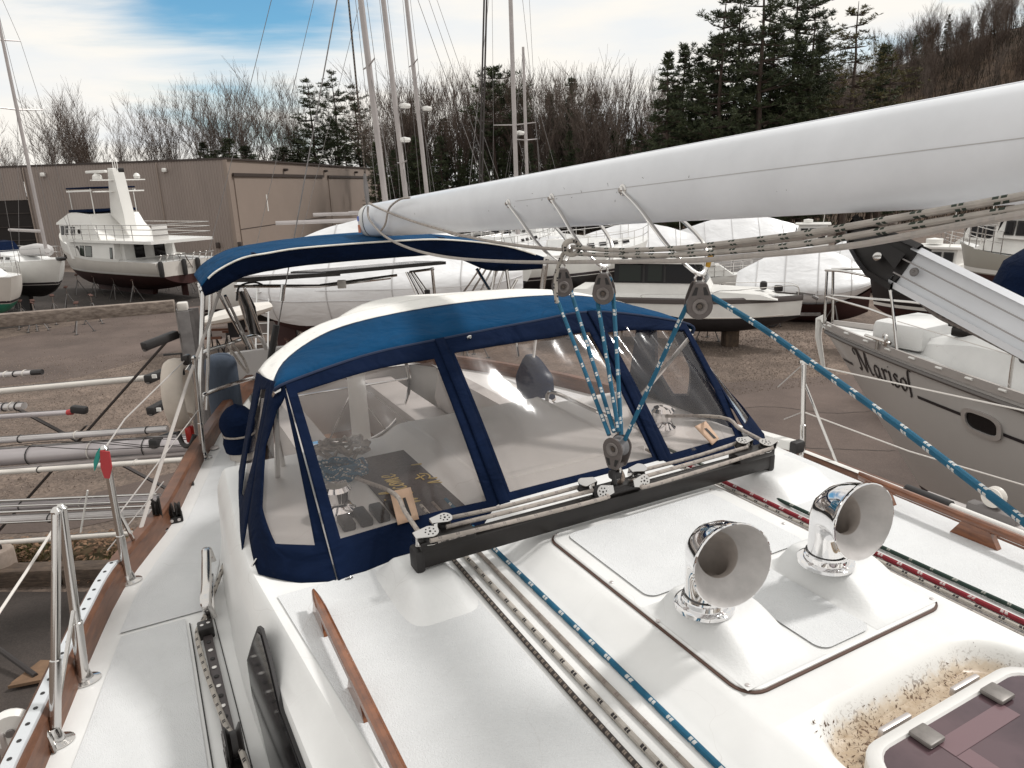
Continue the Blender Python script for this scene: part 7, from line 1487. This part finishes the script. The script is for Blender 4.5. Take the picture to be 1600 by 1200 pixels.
def cruiser(label, xl, xr, Yl, Yr, ztop_px, gun_px, bot_px, hullm, botm, bow_right=True, houses=1, cat='motorboat'):
    p1, p0 = (Pd(xr, 470, Yr), Pd(xl, 470, Yl)) if bow_right else (Pd(xl, 470, Yl), Pd(xr, 470, Yr)); p1.z = p0.z = 0; L = (p1 - p0).length; Ym = (Yl + Yr) / 2; xm = (xl + xr) / 2
    zg, zb_, zt_ = Pd(xm, gun_px, Ym).z, Pd(xm, bot_px, Ym).z, Pd(xm, ztop_px, Ym).z
    t = thing('cabin_cruiser', label, cat, (p0 + p1) / 2, facing(p1, p0)); bpy.context.view_layer.update()
    Hc = hull_parts(t, L, L * .30, zg + .25, zg, zg - .05, max(zb_ + .35, .9), max(.35, zb_), hullm, botm, tr=.9, rake=.09, strake=M_wht)
    hz = (zt_ - zg)
    lb(t, 'cabin', M_wht, lambda b: side_prism(b, [(-L * .22, zg), (L * .30, zg + .1), (L * .18, zg + hz * .42), (-L * .22, zg + hz * .42)], L * .24, top_in=.15), 30)
    hs_ = lb(t, 'wheelhouse', M_wht, lambda b: side_prism(b, [(-L * .20, zg + hz * .40), (L * .14, zg + hz * .42), (L * .09, zg + hz * .95), (-L * .20, zg + hz * .95)], L * .22, top_in=.12), 30)
    for sd in (1, -1): windows(t, sd, [(-L * .18 + k * L * .088, -L * .18 + k * L * .088 + L * .072, zg + hz * .50, zg + hz * .86) for k in range(3)], lambda z: L * .11 - .10 * (z - zg - hz * .4) / hz, d=.015)
    for k in range(3): lb(t, 'windscreen', M_glassk, lambda b: b.box(V(L * .122, (k - 1) * L * .064, zg + hz * .67), (.05, L * .056, hz * .36), Matrix.Rotation(-.18, 3, 'Y'), .01))
    lb(t, 'wheelhouse_roof', M_wht, lambda b: b.box(V(-L * .05, 0, zt_), (L * .36, L * .25, .10), None, .03))
    rails(t, Hc, .55, .97, h=.55, step=.08); lb(t, 'aerial', M_wht, lambda b: b.tube([V(-L * .15, .5, zt_), V(-L * .18, .5, zt_ + 2.2)], .015, 5)); lb(t, 'radar', M_wht, lambda b: b.lathe([(0, 0), (.25, .02), (.25, .16), (0, .2)], Matrix.Translation((0, 0, zt_ + .08)), 12))
    keel(t, -L * .3, L * .25, .25, zb_ + .3, .15, botm); stands(t, (-L * .22, L * .2), L * .11, 'jack stand in the back row under the cabin cruisers', .9); return t
cruiser('white cabin boat with dark wheelhouse windows beyond the vang, left of the cream wheelhouse', 1455, 1600, 31, 27, 345, 395, 440, M_wht, M_blkb, bow_right=False)
cb = cruiser('cream lobster boat with square wheelhouse windows at the picture edge above the navy canvas', 1488, 1690, 19.5, 16.5, 335, 398, 452, mat('hull_greygreen', (.33, .31, .27), .4), M_redb, bow_right=False)
cruiser('white flybridge boat with dark gear on its deck, just above the bimini end', 700, 860, 45, 43, 352, 402, 450, M_wht, M_redb)
cruiser('white cabin cruiser with long pale roof behind the hanging blocks, beyond the motorboat', 1000, 1180, 34, 33, 388, 432, 470, M_wht, M_blkb)
cruiser('white cruiser with a flat roof under the boom right of the last bail', 1180, 1330, 42, 40, 350, 392, 430, M_wht, M_blkb, bow_right=False)
cruiser('dark hulled cruiser whose black side shows behind the pulpit of the grey sailboat', 1350, 1560, 25, 22, 385, 430, 500, mat('hull_black', (.02, .017, .018), .3), M_redb, bow_right=False)
# far masts behind the right row
# ================================================================== MAST RACK beside our yacht
rk = thing('mast_rack', 'galvanised rack post with rubber sleeved arms carrying stored masts', 'rack', G(300, 860)); 
YR = 10.2
pt_, pb_ = Pd(284, 484, YR), Pd(318, 720, YR); pd_ = V(pt_.x, pt_.y, 0)
pcol = mat('galvanised_post', (.20, .185, .18), .55, .5, var=.35, vscale=6)
b = MB(); b.box(V(pt_.x, pt_.y, pt_.z / 2), (.16, .36, pt_.z), Matrix.Rotation(.5, 3, 'Z'), .01); b.box(V(pt_.x + .09, pt_.y + .10, pt_.z / 2), (.20, .03, pt_.z), Matrix.Rotation(.5, 3, 'Z')); b.box(V(pt_.x + .09, pt_.y - .10, pt_.z / 2), (.20, .03, pt_.z), Matrix.Rotation(.5, 3, 'Z')); post_ = part('rack_post', b, pcol, rk)
b = MB(); b.box(V(pt_.x + .02, pt_.y, pt_.z + .05), (.14, .16, .12), Matrix.Rotation(.3, 3, 'Z'), .02); b.build('post_cap', M_off, post_)
for (x0, y0, x1, y1, w) in ((272, 524, 226, 542, .10), (262, 580, 232, 593, .10), (262, 628, 236, 643, .10), (268, 682, 240, 694, .11)):
    a, c = Pd(x0 + 4, y0 - 2, YR - .05), Pd(x1 - 2, y1, YR - .55); b = MB(); b.bar(a, c, w * 1.25, w * 1.15, bev=.02); ar = part('rack_arm', b, M_rub, rk)
    b = MB(); b.bar(lerp(a, c, -.3), c - V(0, 0, w * .55), w * .5, .03); b.build('arm_steel', pcol, ar)
for (x, y) in ((291, 582), (248, 634)): b = MB(); b.box(Pd(x - 50 if x > 260 else x, y + 6, YR - .62), (.06, .02, .05)); part('white_tape', b, M_wht, rk)
p2 = V(-9.6, 9.2, 0)
b = MB(); b.box(V(p2.x, p2.y, 2.2), (.12, .3, 4.4), Matrix.Rotation(.5, 3, 'Z'), .01); part('rack_post', b, pcol, rk)
M_brace = mat('brace_steel', (.045, .038, .036), .6, .4)
for a, c, w in ((Pd(262, 532, YR + .3), Pd(-20, 850, YR - .6), .10), (Pd(30, 640, YR + .1), Pd(258, 762, YR + .4), .07), (Pd(120, 680, YR), Pd(135, 665, YR), .05)):
    b = MB(); b.bar(a, c, .02, w, up=(0, 1, 0)); part('rack_brace', b, M_brace, rk)
b = MB(); b.bar(Pd(-30, 503, 9.4), Pd(273, 478, 10.1), .14, .17, bev=.012); tag(b.build('timber_rail', mat('timber_grey', (.30, .245, .205), .9, col2=(.13, .10, .082), vscale=5, stretch=(1, 6, 6), bump=.5, bscale=25)), 'weathered timber beam running level to the capped rack post', 'beam')
gm_ = 'spars stored on the rack'
def spar(label, pts, r, m, ovl=(1, .72), name='stored_mast', cap=None, extra=()):
    P = [Pd(x, y, Y) for x, y, Y in pts]; t = thing(name, label, 'mast', (P[0] + P[-1]) / 2, 0, gm_)
    b = MB(); b.tube(P, r, 12, flat=ovl); s_ = part('spar_tube', b, m, t, smooth=60)
    d = (P[-1] - P[0]).normalized(); L_ = (P[-1] - P[0]).length
    b = MB(); q = V(0, -r * ovl[1] * 1.0, r * .1); b.tube([p + V(0, 0, r * ovl[1] * 1.02) for p in P], r * .14, 5); b.build('luff_track', M_anode, s_)
    if cap: b = MB(); b.tube([P[-1] - d * .02, P[-1] + d * cap[0]], r * 1.08, 10, flat=ovl); b.build('end_plug', cap[1], s_)
    for k, f in enumerate(extra): q = lerp(P[0], P[-1], f); b = MB(); b.tube([q + V(math.cos(a) * .01, math.cos(a) * r * 1.1, math.sin(a) * r * ovl[1] * 1.12) for a in [2 * PI * i / 14 for i in range(15)]], .008, 5); b.build('lashing', M_off if k % 2 else M_rub, s_)
    return t
M_sp1 = mat('spar_white', (.66, .62, .57), .35, var=.08, vscale=3); M_sp2 = mat('spar_lilac', (.50, .46, .465), .35, .25, var=.12, vscale=2, stretch=(.3, 3, 3)); M_sp3 = mat('spar_silver', (.60, .57, .56), .3, .4, var=.15, vscale=4, stretch=(.3, 3, 3))
spar('thin white spar, highest of the long spars on the rack', [(-60, 617, 10.4), (235, 590, 10.6)], .055, M_sp1, (1, .9))
spar('grey mast with frayed wrapping and black end cap, highest of the short ended masts', [(-60, 590, 9.6), (52, 582, 9.7)], .05, M_sp3, cap=(.12, M_rub), extra=(.5, .62, .75, .88))
spar('mast end with tangled fittings, near the picture edge below the black capped one', [(-60, 640, 9.5), (38, 634, 9.5)], .07, M_sp3, extra=(.5, .6, .7, .8, .9))
spar('grey spar ending in a red and black plug, crossing in front of the gravel', [(-60, 655, 9.7), (108, 644, 9.8)], .052, M_sp2, cap=(.05, mat('plug_red', (.40, .03, .03), .5)))
b = MB(); b.box(Pd(124, 640, 9.8), (.22, .12, .11), Matrix.Rotation(.15, 3, 'Y'), .03); tag(b.build('end_fitting', M_rub), 'dark end fitting on the red plugged spar', 'fitting')
spar('silver mast above the broad lilac mast on the rack', [(-60, 692, 9.7), (262, 670, 10.0)], .055, M_sp3, (1, .9), extra=(.28, .55, .9))
spar('broad lilac grey mast, thickest on the rack', [(-60, 719, 9.4), (300, 692, 9.9)], .15, M_sp2, (1, .85), extra=(.3, .56, .8))
spar('grey boom lying just under the broad lilac mast', [(-60, 741, 9.2), (300, 708, 9.8)], .05, mat('spar_taupe', (.30, .262, .25), .4, .3), (1, .9), extra=(.6,))
spar('pale spar, lowest of the upper bundle on the rack', [(-60, 742, 9.0), (285, 718, 9.6)], .05, M_sp1, (1, .8), extra=(.34, .78))
spar('wide silver mast in the lower bundle with rods along it', [(-60, 795, 9.3), (250, 778, 9.7)], .085, M_sp2, (1, .7), extra=(.3, .6))
spar('second silver mast in the lower bundle, in front', [(-60, 815, 9.1), (245, 800, 9.5)], .085, M_sp3, (1, .7), extra=(.45,))
for k, (y0, y1, r_) in enumerate(((785, 772, .016), (793, 783, .016), (803, 790, .02), (820, 806, .012))): spar(('topmost', 'second', 'third', 'lowest')[k] + ' thin steel rod of the lower bundle beside the gate stanchion', [(-60, y0, 8.9), (245, y1, 9.3)], r_, M_ss, (1, 1), 'rigging_rod')
for k in range(5):
    b = MB(); x0 = -20 + 58 * k; b.tube(smooth_path([Pd(x0, 700 - 4 * k, 9.2), Pd(x0 + 120, 690 - 2 * k + 14 * (k % 2), 9.2), Pd(x0 + 260, 700 - 6 * k, 9.3)], 14), .006, 5); o = b.build('slack_wire', M_brace); tag(o, 'dark slack wire trailing along the stored masts', 'wire', 'slack wires on the stored masts')
spar('beige pole lying low across the grass bank', [(-60, 852, 10.6), (206, 833, 10.9)], .05, M_sp1, (1, .9), 'pole')
for x, y, z0 in ((133, 765, 0), (48, 600, 0), (58, 650, 0)): b = MB(); q = Pd(x, y, YR); b.bar(q, q + V(0, 0, -.4), .06, .06); part('rack_arm', b, M_brace, rk)
b = MB(); b.tube([Pd(137, 766, 9.0), Pd(126, 832, 9.0)], .012, 6); tag(b.build('spreader_rod', M_wht), 'white rod standing upright through the lower bundle of spars', 'rod')
# scraps on the dark asphalt below
b = MB(); c = G(18, 1072); b.prism([c, c + V(.5, .1, 0), c + V(.62, .4, 0), c + V(.1, .45, 0)], V(0, 0, .05)); b.prism([c + V(.05, -.12, .05), c + V(.45, 0, .05), c + V(.5, .2, .05), c + V(.1, .2, .05)], V(0, 0, .04)); tag(b.build('cardboard', mat('cardboard', (.20, .12, .07), .9, var=.3, vscale=5)), 'brown cardboard scraps lying on the dark asphalt beside the hull', 'cardboard')
b = MB(); b.tube([G(-40, 1010) + V(0, 0, .3), G(58, 1066) + V(0, 0, .1)], .035, 8); tag(b.build('dark_pole', M_brace), 'dark pole leaning beside the hull over the cardboard', 'pole')
wl = thing('gangway_wheel', 'white plastic wheel with grey hub just outside the teak rail', 'wheel', Pz(16, 1140, -1.62))
Mx = Matrix.Translation(Pz(17, 1138, -1.55)) @ Matrix.Rotation(PI / 2, 4, 'X') @ Matrix.Rotation(.5, 4, 'Y'); b = MB(); b.lathe([(0, -.02), (.055, -.02), (.065, 0), (.055, .02), (.0, .02)], Mx, 22); b.build('tyre', M_wht, wl)
b = MB(); b.lathe([(.012, -.03), (.012, .03)], Mx, 12, caps=True); b.build('hub', M_anode, wl); b = MB(); b.box(Pz(12, 1162, -1.6), (.03, .05, .12), None, .01); b.build('fork', M_satin, wl)
# trestles and bits near the stern
for k, (x, y) in enumerate(((345, 545), (372, 548), (330, 560))):
    t = thing('trestle', ('small brown trestle behind the fender, ' + ('nearest the pale boat frame', 'middle of three', 'closest to the rack post')[k]), 'trestle', G(x, y))
    for sx_ in (-.3, .3):
        for sy_ in (-.25, .25): b = MB(); c = G(x, y); b.tube([c + V(sx_ * 1.5, sy_ * 1.3, 0), c + V(sx_, 0, .75)], .03, 5); part('leg', b, M_brace, t)
    b = MB(); b.bar(G(x, y) + V(-.5, 0, .78), G(x, y) + V(.5, 0, .78), .09, .09); part('top_bar', b, mat('rust', (.12, .05, .03), .9), t)
sk = thing('small_skiff', 'small white rowing skiff lying on trestles beyond the rack post', 'skiff', G(360, 520))
b = MB(); pa_, pb2 = Pd(308, 505, 17.5), Pd(420, 478, 19); b.tube([lerp(pa_, pb2, i / 6) for i in range(7)], [.10, .22, .28, .30, .30, .28, .2], 10, flat=(1, .6)); part('shell', b, M_off, sk)
# ================================================================== TREES
M_bark = mat('bark_grey', (.112, .079, .061), .95, col2=(.060, .042, .033), vscale=3); M_bark2 = mat('bark_pale', (.175, .137, .115), .95, col2=(.098, .075, .062), vscale=3); M_pbark = mat('bark_pine', (.070, .048, .038), .95, var=.4, vscale=3)
M_needle = mat('needles_green', (.050, .062, .022), .8, col2=(.020, .030, .012), vscale=.8); M_needle2 = mat('needles_olive', (.105, .085, .026), .8, col2=(.045, .046, .016), vscale=.9)
M_bush = mat('understory', (.050, .036, .028), .95, col2=(.024, .022, .014), vscale=.5)
class TB:
    """collects three-sided tapering twigs quickly"""
    def __init__(s): s.v = []; s.f = []
    def seg(s, a, b, r0, r1, n=3):
        d = b - a; x = d.orthogonal().normalized(); y = d.cross(x).normalized(); k = len(s.v)
        for p, r in ((a, r0), (b, r1)):
            for i in range(n): t = 2 * PI * i / n; s.v.append(p + (x * math.cos(t) + y * math.sin(t)) * r)
        for i in range(n): s.f.append((k + i, k + (i + 1) % n, k + n + (i + 1) % n, k + n + i))
    def quad(s, c, e, f): k = len(s.v); s.v += [c - e, c - f * .6, c + e, c + f * .6]; s.f.append((k, k + 1, k + 2, k + 3))
    def mesh(s, name, m): me = bpy.data.meshes.new(name); me.from_pydata([tuple(p) for p in s.v], [], s.f); me.materials.append(m); return me
def bare_tree(seed, H, spread, m, lean=0.0, forks=2, minr=.014):
    """trunk that forks into long rising limbs, each carrying finer and finer twigs"""
    rg = random.Random(seed); tr, cr = TB(), TB()
    def limb(p, d, L, r, lev):
        n = 4 if lev < 3 else 3; q = p; bend = V(rg.uniform(-.10, .10), rg.uniform(-.10, .10), .07)
        for i in range(n):
            d = (d + bend + V(rg.uniform(-.07, .07), rg.uniform(-.07, .07), 0)).normalized(); e = q + d * (L / n); r2 = max(minr * .6, r * .84)
            (tr if lev == 0 else cr).seg(q, e, r, r2, 5 if lev == 0 else (4 if lev == 1 else 3)); q, r = e, r2
            if lev < 5 and (lev > 0 or i >= 2):
                for t in range(1 if lev < 4 else 2):
                    if rg.random() < .85:
                        a = rg.uniform(0, 2 * PI); o = V(math.cos(a), math.sin(a), 0) * spread; limb(q, (d * .9 + o * rg.uniform(.7, 1.25) + V(0, 0, .12)).normalized(), L * rg.uniform(.42, .66), max(minr, r * rg.uniform(.42, .6)), lev + 1 + (lev > 1))
        if lev < 5:
            k = forks + (rg.random() < .6) if lev < 2 else 2
            for i in range(k):
                a = rg.uniform(0, 2 * PI); o = V(math.cos(a), math.sin(a), 0) * spread; limb(q, (d + o * rg.uniform(.35, .9) + V(0, 0, .15)).normalized(), L * rg.uniform(.70, .92), max(minr, r * rg.uniform(.62, .78)), lev + 1)
    limb(V(0, 0, -.3), V(lean, 0, 1).normalized(), H * .27, H * .017, 0)
    return tr.mesh('trunk', m), cr.mesh('crown', m)
def pine(seed, H, w, mN, bare=.35, clumps=1.0, style='white'):
    rg = random.Random(seed); tr, nd = TB(), TB(); br = []; q = V(0, 0, -.3); N_ = 9; r = H * .016; ax = []
    for i in range(N_): e = V(rg.uniform(-.02, .02) * H * .35, rg.uniform(-.02, .02) * H * .35, H * (i + 1) / N_); tr.seg(q, e, r * (1 - i / N_) + .03, r * (1 - (i + 1) / N_) + .02, 6); ax.append((q, e)); q = e
    z = H * bare; side = rg.uniform(0, 6.28); lb_ = TB()
    while z < H * .985:
        f = (z - H * bare) / (H * (1 - bare)); k = int(z / H * N_ * .999); a, e = ax[min(k, N_ - 1)]; c = lerp(a, e, (z - a.z) / max(.01, e.z - a.z))
        R_ = w * H * ((1 - f) ** .55 * (.62 + .38 * min(1, f * 4))) * rg.uniform(.55, 1.15) + .35 if style == 'white' else w * H * (1 - f) ** .85 * (.6 + .4 * min(1, f * 5)) + .25
        nb_ = rg.randint(4, 6)
        for j in range(nb_):
            an = rg.uniform(0, 2 * PI); ln = R_ * rg.uniform(.55, 1.2) * (1.15 if abs(((an - side + PI) % (2 * PI)) - PI) < 1.2 else .85); up = rg.uniform(.05, .38) * ln if style == 'white' else rg.uniform(-.15, .15) * ln
            tip = c + V(math.cos(an) * ln, math.sin(an) * ln, up); mid = lerp(c, tip, .55) + V(0, 0, -.10 * ln)
            lb_.seg(c, mid, .05 + .012 * ln, .03, 3); lb_.seg(mid, tip, .03, .012, 3)
            nc = max(5, int(ln * 6.5 * clumps))
            for i in range(nc):
                g = rg.uniform(.30, 1.04); p = (lerp(c, mid, g / .55) if g < .55 else lerp(mid, tip, (g - .55) / .45)) + V(rg.gauss(0, .10 * ln + .08), rg.gauss(0, .10 * ln + .08), rg.gauss(.12, .10)); s_ = rg.uniform(.22, .42)
                for m_ in range(9):
                    e1 = V(rg.uniform(-1, 1), rg.uniform(-1, 1), rg.uniform(-.1, .9)).normalized(); e2 = e1.cross(V(rg.uniform(-1, 1), rg.uniform(-1, 1), rg.uniform(-1, 1))).normalized(); nd.quad(p + e1 * s_ * .5, e1 * s_ * .62, e2 * s_ * .17)
        z += H * (rg.uniform(.030, .058) if style == 'white' else rg.uniform(.022, .036))
    return tr.mesh('trunk', M_pbark), lb_.mesh('limbs', M_pbark), nd.mesh('crown', mN)
TH_ = {}
def tall(meshes):
    k = meshes[-1][0].name
    if k not in TH_: zs = sorted(v.co.z for v in meshes[-1][0].vertices); TH_[k] = zs[int(len(zs) * .985)]
    return TH_[k]
def place_tree(name, meshes, x, y, rot, sc, label, group, z=None, height=None):
    if height: sc = height / tall(meshes)
    zg = hill_h(x, y) if z is None else z; t = thing(name, label, 'tree', V(x, y, zg), rot, group); t.scale = (sc * R.uniform(.9, 1.1), sc * R.uniform(.9, 1.1), sc)
    for me, nm in meshes: o = bpy.data.objects.new(nm, me); COL.objects.link(o); o.parent = t
    return t
BT = [bare_tree(11 + k, 15, .62 + .06 * (k % 3), M_bark if k % 2 else M_bark2, lean=(.12 if k % 2 else -.08)) for k in range(5)]
BS = [bare_tree(71 + k, 16, .36, M_bark2 if k % 2 else M_bark, forks=2) for k in range(3)]
BT = [list(zip(m, ('trunk', 'crown'))) for m in BT]; BS = [list(zip(m, ('trunk', 'crown'))) for m in BS]
def Xat(px, Y): return Pd(px, 300, Y).x
def htop(px, py, Y, z=None): p = Pd(px, py, Y); return p.z - hill_h(p.x, p.y)
gB = 'bare trees along the skyline behind the yard'; lB = 'leafless tree in the belt of bare trees behind the warehouse'
for px, py, Y in ((-40, 215, 92), (10, 195, 92), (50, 178, 96), (85, 160, 92), (118, 156, 98), (150, 158, 92), (180, 168, 97), (205, 180, 92), (235, 165, 95), (262, 150, 98), (290, 160, 92), (310, 150, 96), (335, 150, 100), (352, 140, 95), (375, 138, 98), (398, 130, 95), (425, 128, 100), (450, 135, 95), (478, 150, 97), (520, 150, 98), (545, 165, 95), (300, 200, 104), (140, 195, 104), (30, 220, 104), (420, 180, 105)):
    Y += 31; h_ = htop(px, py, Y); place_tree('bare_tree', R.choice(BT), Xat(px, Y), Y, R.uniform(0, 6.28), 1, lB, gB, height=h_)
lM = 'tall leafless tree in the wood behind the masts'; gM = 'bare trees of the wood behind the masts'
for k in range(52):
    px = 592 + k * 8.8 + R.uniform(-6, 6); Y = R.uniform(84, 106); py = 128 + 18 * noise.noise(V(px * .02, 0, 5)) + R.uniform(-6, 20) + (35 if px < 680 and k % 2 else 0) + (10 if px > 960 else 0)
    h_ = htop(px, py, Y); place_tree('bare_tree', R.choice(BS if k % 3 else BT), Xat(px, Y), Y, R.uniform(0, 6.28), 1, lM, gM, height=h_)
lH = 'leafless tree on the wooded hillside beyond the boom'; gH = 'bare trees on the wooded hillside'
ridge = [(1010, 150), (1180, 160), (1290, 140), (1350, 120), (1400, 92), (1450, 72), (1500, 52), (1560, 25), (1700, -20)]
def ridge_y(px):
    for (x0, y0), (x1, y1) in zip(ridge, ridge[1:]):
        if x0 <= px <= x1: return lerp(y0, y1, (px - x0) / (x1 - x0))
    return ridge[-1][1]
nH = 0
for k in range(1500):
    x, y = R.uniform(12, 118), R.uniform(78, 132); p = V(x, y, hill_h(x, y)); d = p - O_; px = 800 + FPX * d.dot(CR) / d.dot(F)
    if not (1000 < px < 1680): continue
    if nH >= 150: break
    place_tree('bare_tree', R.choice(BT + BS), x, y, R.uniform(0, 6.28), 1, lH, gH, height=R.uniform(5.5, 8.5)); nH += 1
# pines
PN = [pine(3, 22, .23, M_needle, bare=.20, clumps=1.1), pine(5, 20, .23, M_needle, bare=.34, clumps=1.15), pine(8, 22, .25, M_needle2, bare=.25, clumps=.62), pine(9, 16, .20, M_needle, bare=.12, clumps=1.1, style='fir'), pine(15, 14, .24, M_needle, bare=.60, clumps=1.1)]
PN = [list(zip(m, ('trunk', 'limbs', 'crown'))) for m in PN]
def P_(i, px, py, Y, label, H0, group=None, rot=None): return place_tree('pine_tree', PN[i], Xat(px, Y), Y, R.uniform(0, 6.28) if rot is None else rot, htop(px, py, Y) / H0, label, group)
P_(0, 1178, -75, 62, 'tallest dark pine rising out of the picture above the boom', 22); P_(1, 1120, -15, 63, 'dark pine with open layered limbs beside the tallest pine, on the side of the masts', 20)
P_(0, 1228, -45, 66, 'dense dark pine close behind the tallest pine, between it and the olive pine', 22); P_(2, 1318, 2, 60, 'olive tinged pine with sparse spreading limbs standing alone at the foot of the hill', 22)
P_(3, 1040, 82, 64, 'dark bushy pine with a ragged tip, lowest of the pine group above the boom', 16); P_(3, 1085, 88, 70, 'dark dense pine half hidden behind the ragged tipped pine', 16); P_(1, 1150, 40, 72, 'slim dark pine inside the pine group above the boom', 20); P_(3, 1265, 60, 70, 'bushy dark pine between the tallest pine and the olive pine', 16)
P_(3, 1360, 70, 75, 'small olive and dark pine beside the foot of the hill', 16); P_(2, 1372, 78, 68, 'low olive pine to the hill side of the lone olive pine', 22)
P_(1, 498, 118, 121, 'pine with a pointed crown above the warehouse, nearest to the stay', 20); P_(1, 566, 128, 122, 'slender pine standing right behind the leaning mast', 20); P_(1, 535, 150, 124, 'smaller pine between the pointed pine and the leaning mast', 16)
P_(4, 776, 108, 86, 'pine with bare stem and rounded top next to the upright mast', 14); P_(3, 640, 178, 90, 'dark pine low behind the radar domes', 16); P_(3, 700, 185, 88, 'dark pine in the wood to the right of the radar mast', 16); P_(3, 895, 122, 88, 'dark broad pine behind the short twin mast', 16); P_(3, 862, 148, 90, 'dark pine hugging the broad pine behind the short mast', 16); P_(3, 930, 145, 92, 'dark pine in the wood midway between mast and pine group', 16)
for px, py, Y in ((1450, 38, 128), (1478, 42, 130), (1500, 28, 132), (1405, 68, 120), (1425, 60, 124)): P_(3, px, py, Y, 'small dark pine on the crest of the wooded hill', 16, 'pines on the hill crest')
gE = 'young evergreens at the foot of the wood'
for px, py in [(328, 222), (366, 216), (392, 228), (448, 230), (474, 216), (545, 205), (575, 215)] + [(596 + k * 20 + R.uniform(-7, 7), R.uniform(200, 250)) for k in range(22)]:
    t_ = P_(3, px, py, R.uniform(80, 88) if px > 590 else R.uniform(119, 124), 'young dark evergreen at the foot of the wood', 16, gE)
    if px < 520: t_.scale = (t_.scale.x * 2.6, t_.scale.y * 2.0, t_.scale.z)
P_(0, 1142, -30, 66, 'dark pine leaning close behind the layered pine of the main group', 22); P_(0, 1252, -5, 64, 'dark full pine at the hill end of the main pine group', 22); P_(3, 1062, 70, 68, 'dark cone shaped pine just inside the ragged tipped one', 16); P_(3, 1112, 55, 66, 'dark cone shaped pine under the layered pine', 16); P_(3, 1195, 40, 64, 'dark bushy pine under the tallest pine', 16); P_(3, 1235, 70, 62, 'dark bushy pine low between tallest and olive pine', 16)
nC = 0
for k in range(900):
    x, y = R.uniform(16, 118), R.uniform(114, 131); d = V(x, y, hill_h(x, y)) - O_; px = pxof(V(x, y, hill_h(x, y)))
    if not (1180 < px < 1680): continue
    if nC >= 90: break
    place_tree('bare_tree', R.choice(BS + BT), x, y, R.uniform(0, 6.28), 1, 'leafless tree along the crest of the wooded hill', 'bare trees on the hill crest', height=R.uniform(4.0, 7.5)); nC += 1
# brush: dense thicket below the trees
b = TB(); rg = random.Random(5)
for k in range(26000):
    x = rg.uniform(-95, 110); y = rg.uniform(77, 130) if x > 15 else (rg.uniform(80, 108) if x > -13 else rg.uniform(119, 136)); z = hill_h(x, y); h_ = rg.uniform(1.2, 4.5) * (1 if x < 15 else .8); p = V(x, y, z); a = V(rg.uniform(-.35, .35), rg.uniform(-.35, .35), 1).normalized(); b.seg(p, p + a * h_, .035, .008, 3)
    for j in range(2): q = p + a * h_ * rg.uniform(.3, .8); b.seg(q, q + V(rg.uniform(-.8, .8), rg.uniform(-.8, .8), rg.uniform(.2, .9)) * h_ * .32, .02, .006, 3)
o = bpy.data.objects.new('undergrowth', b.mesh('undergrowth', M_bush)); COL.objects.link(o); tag(o, 'brown thicket of bare stems under the trees and up the hillside', 'undergrowth', kind='stuff')
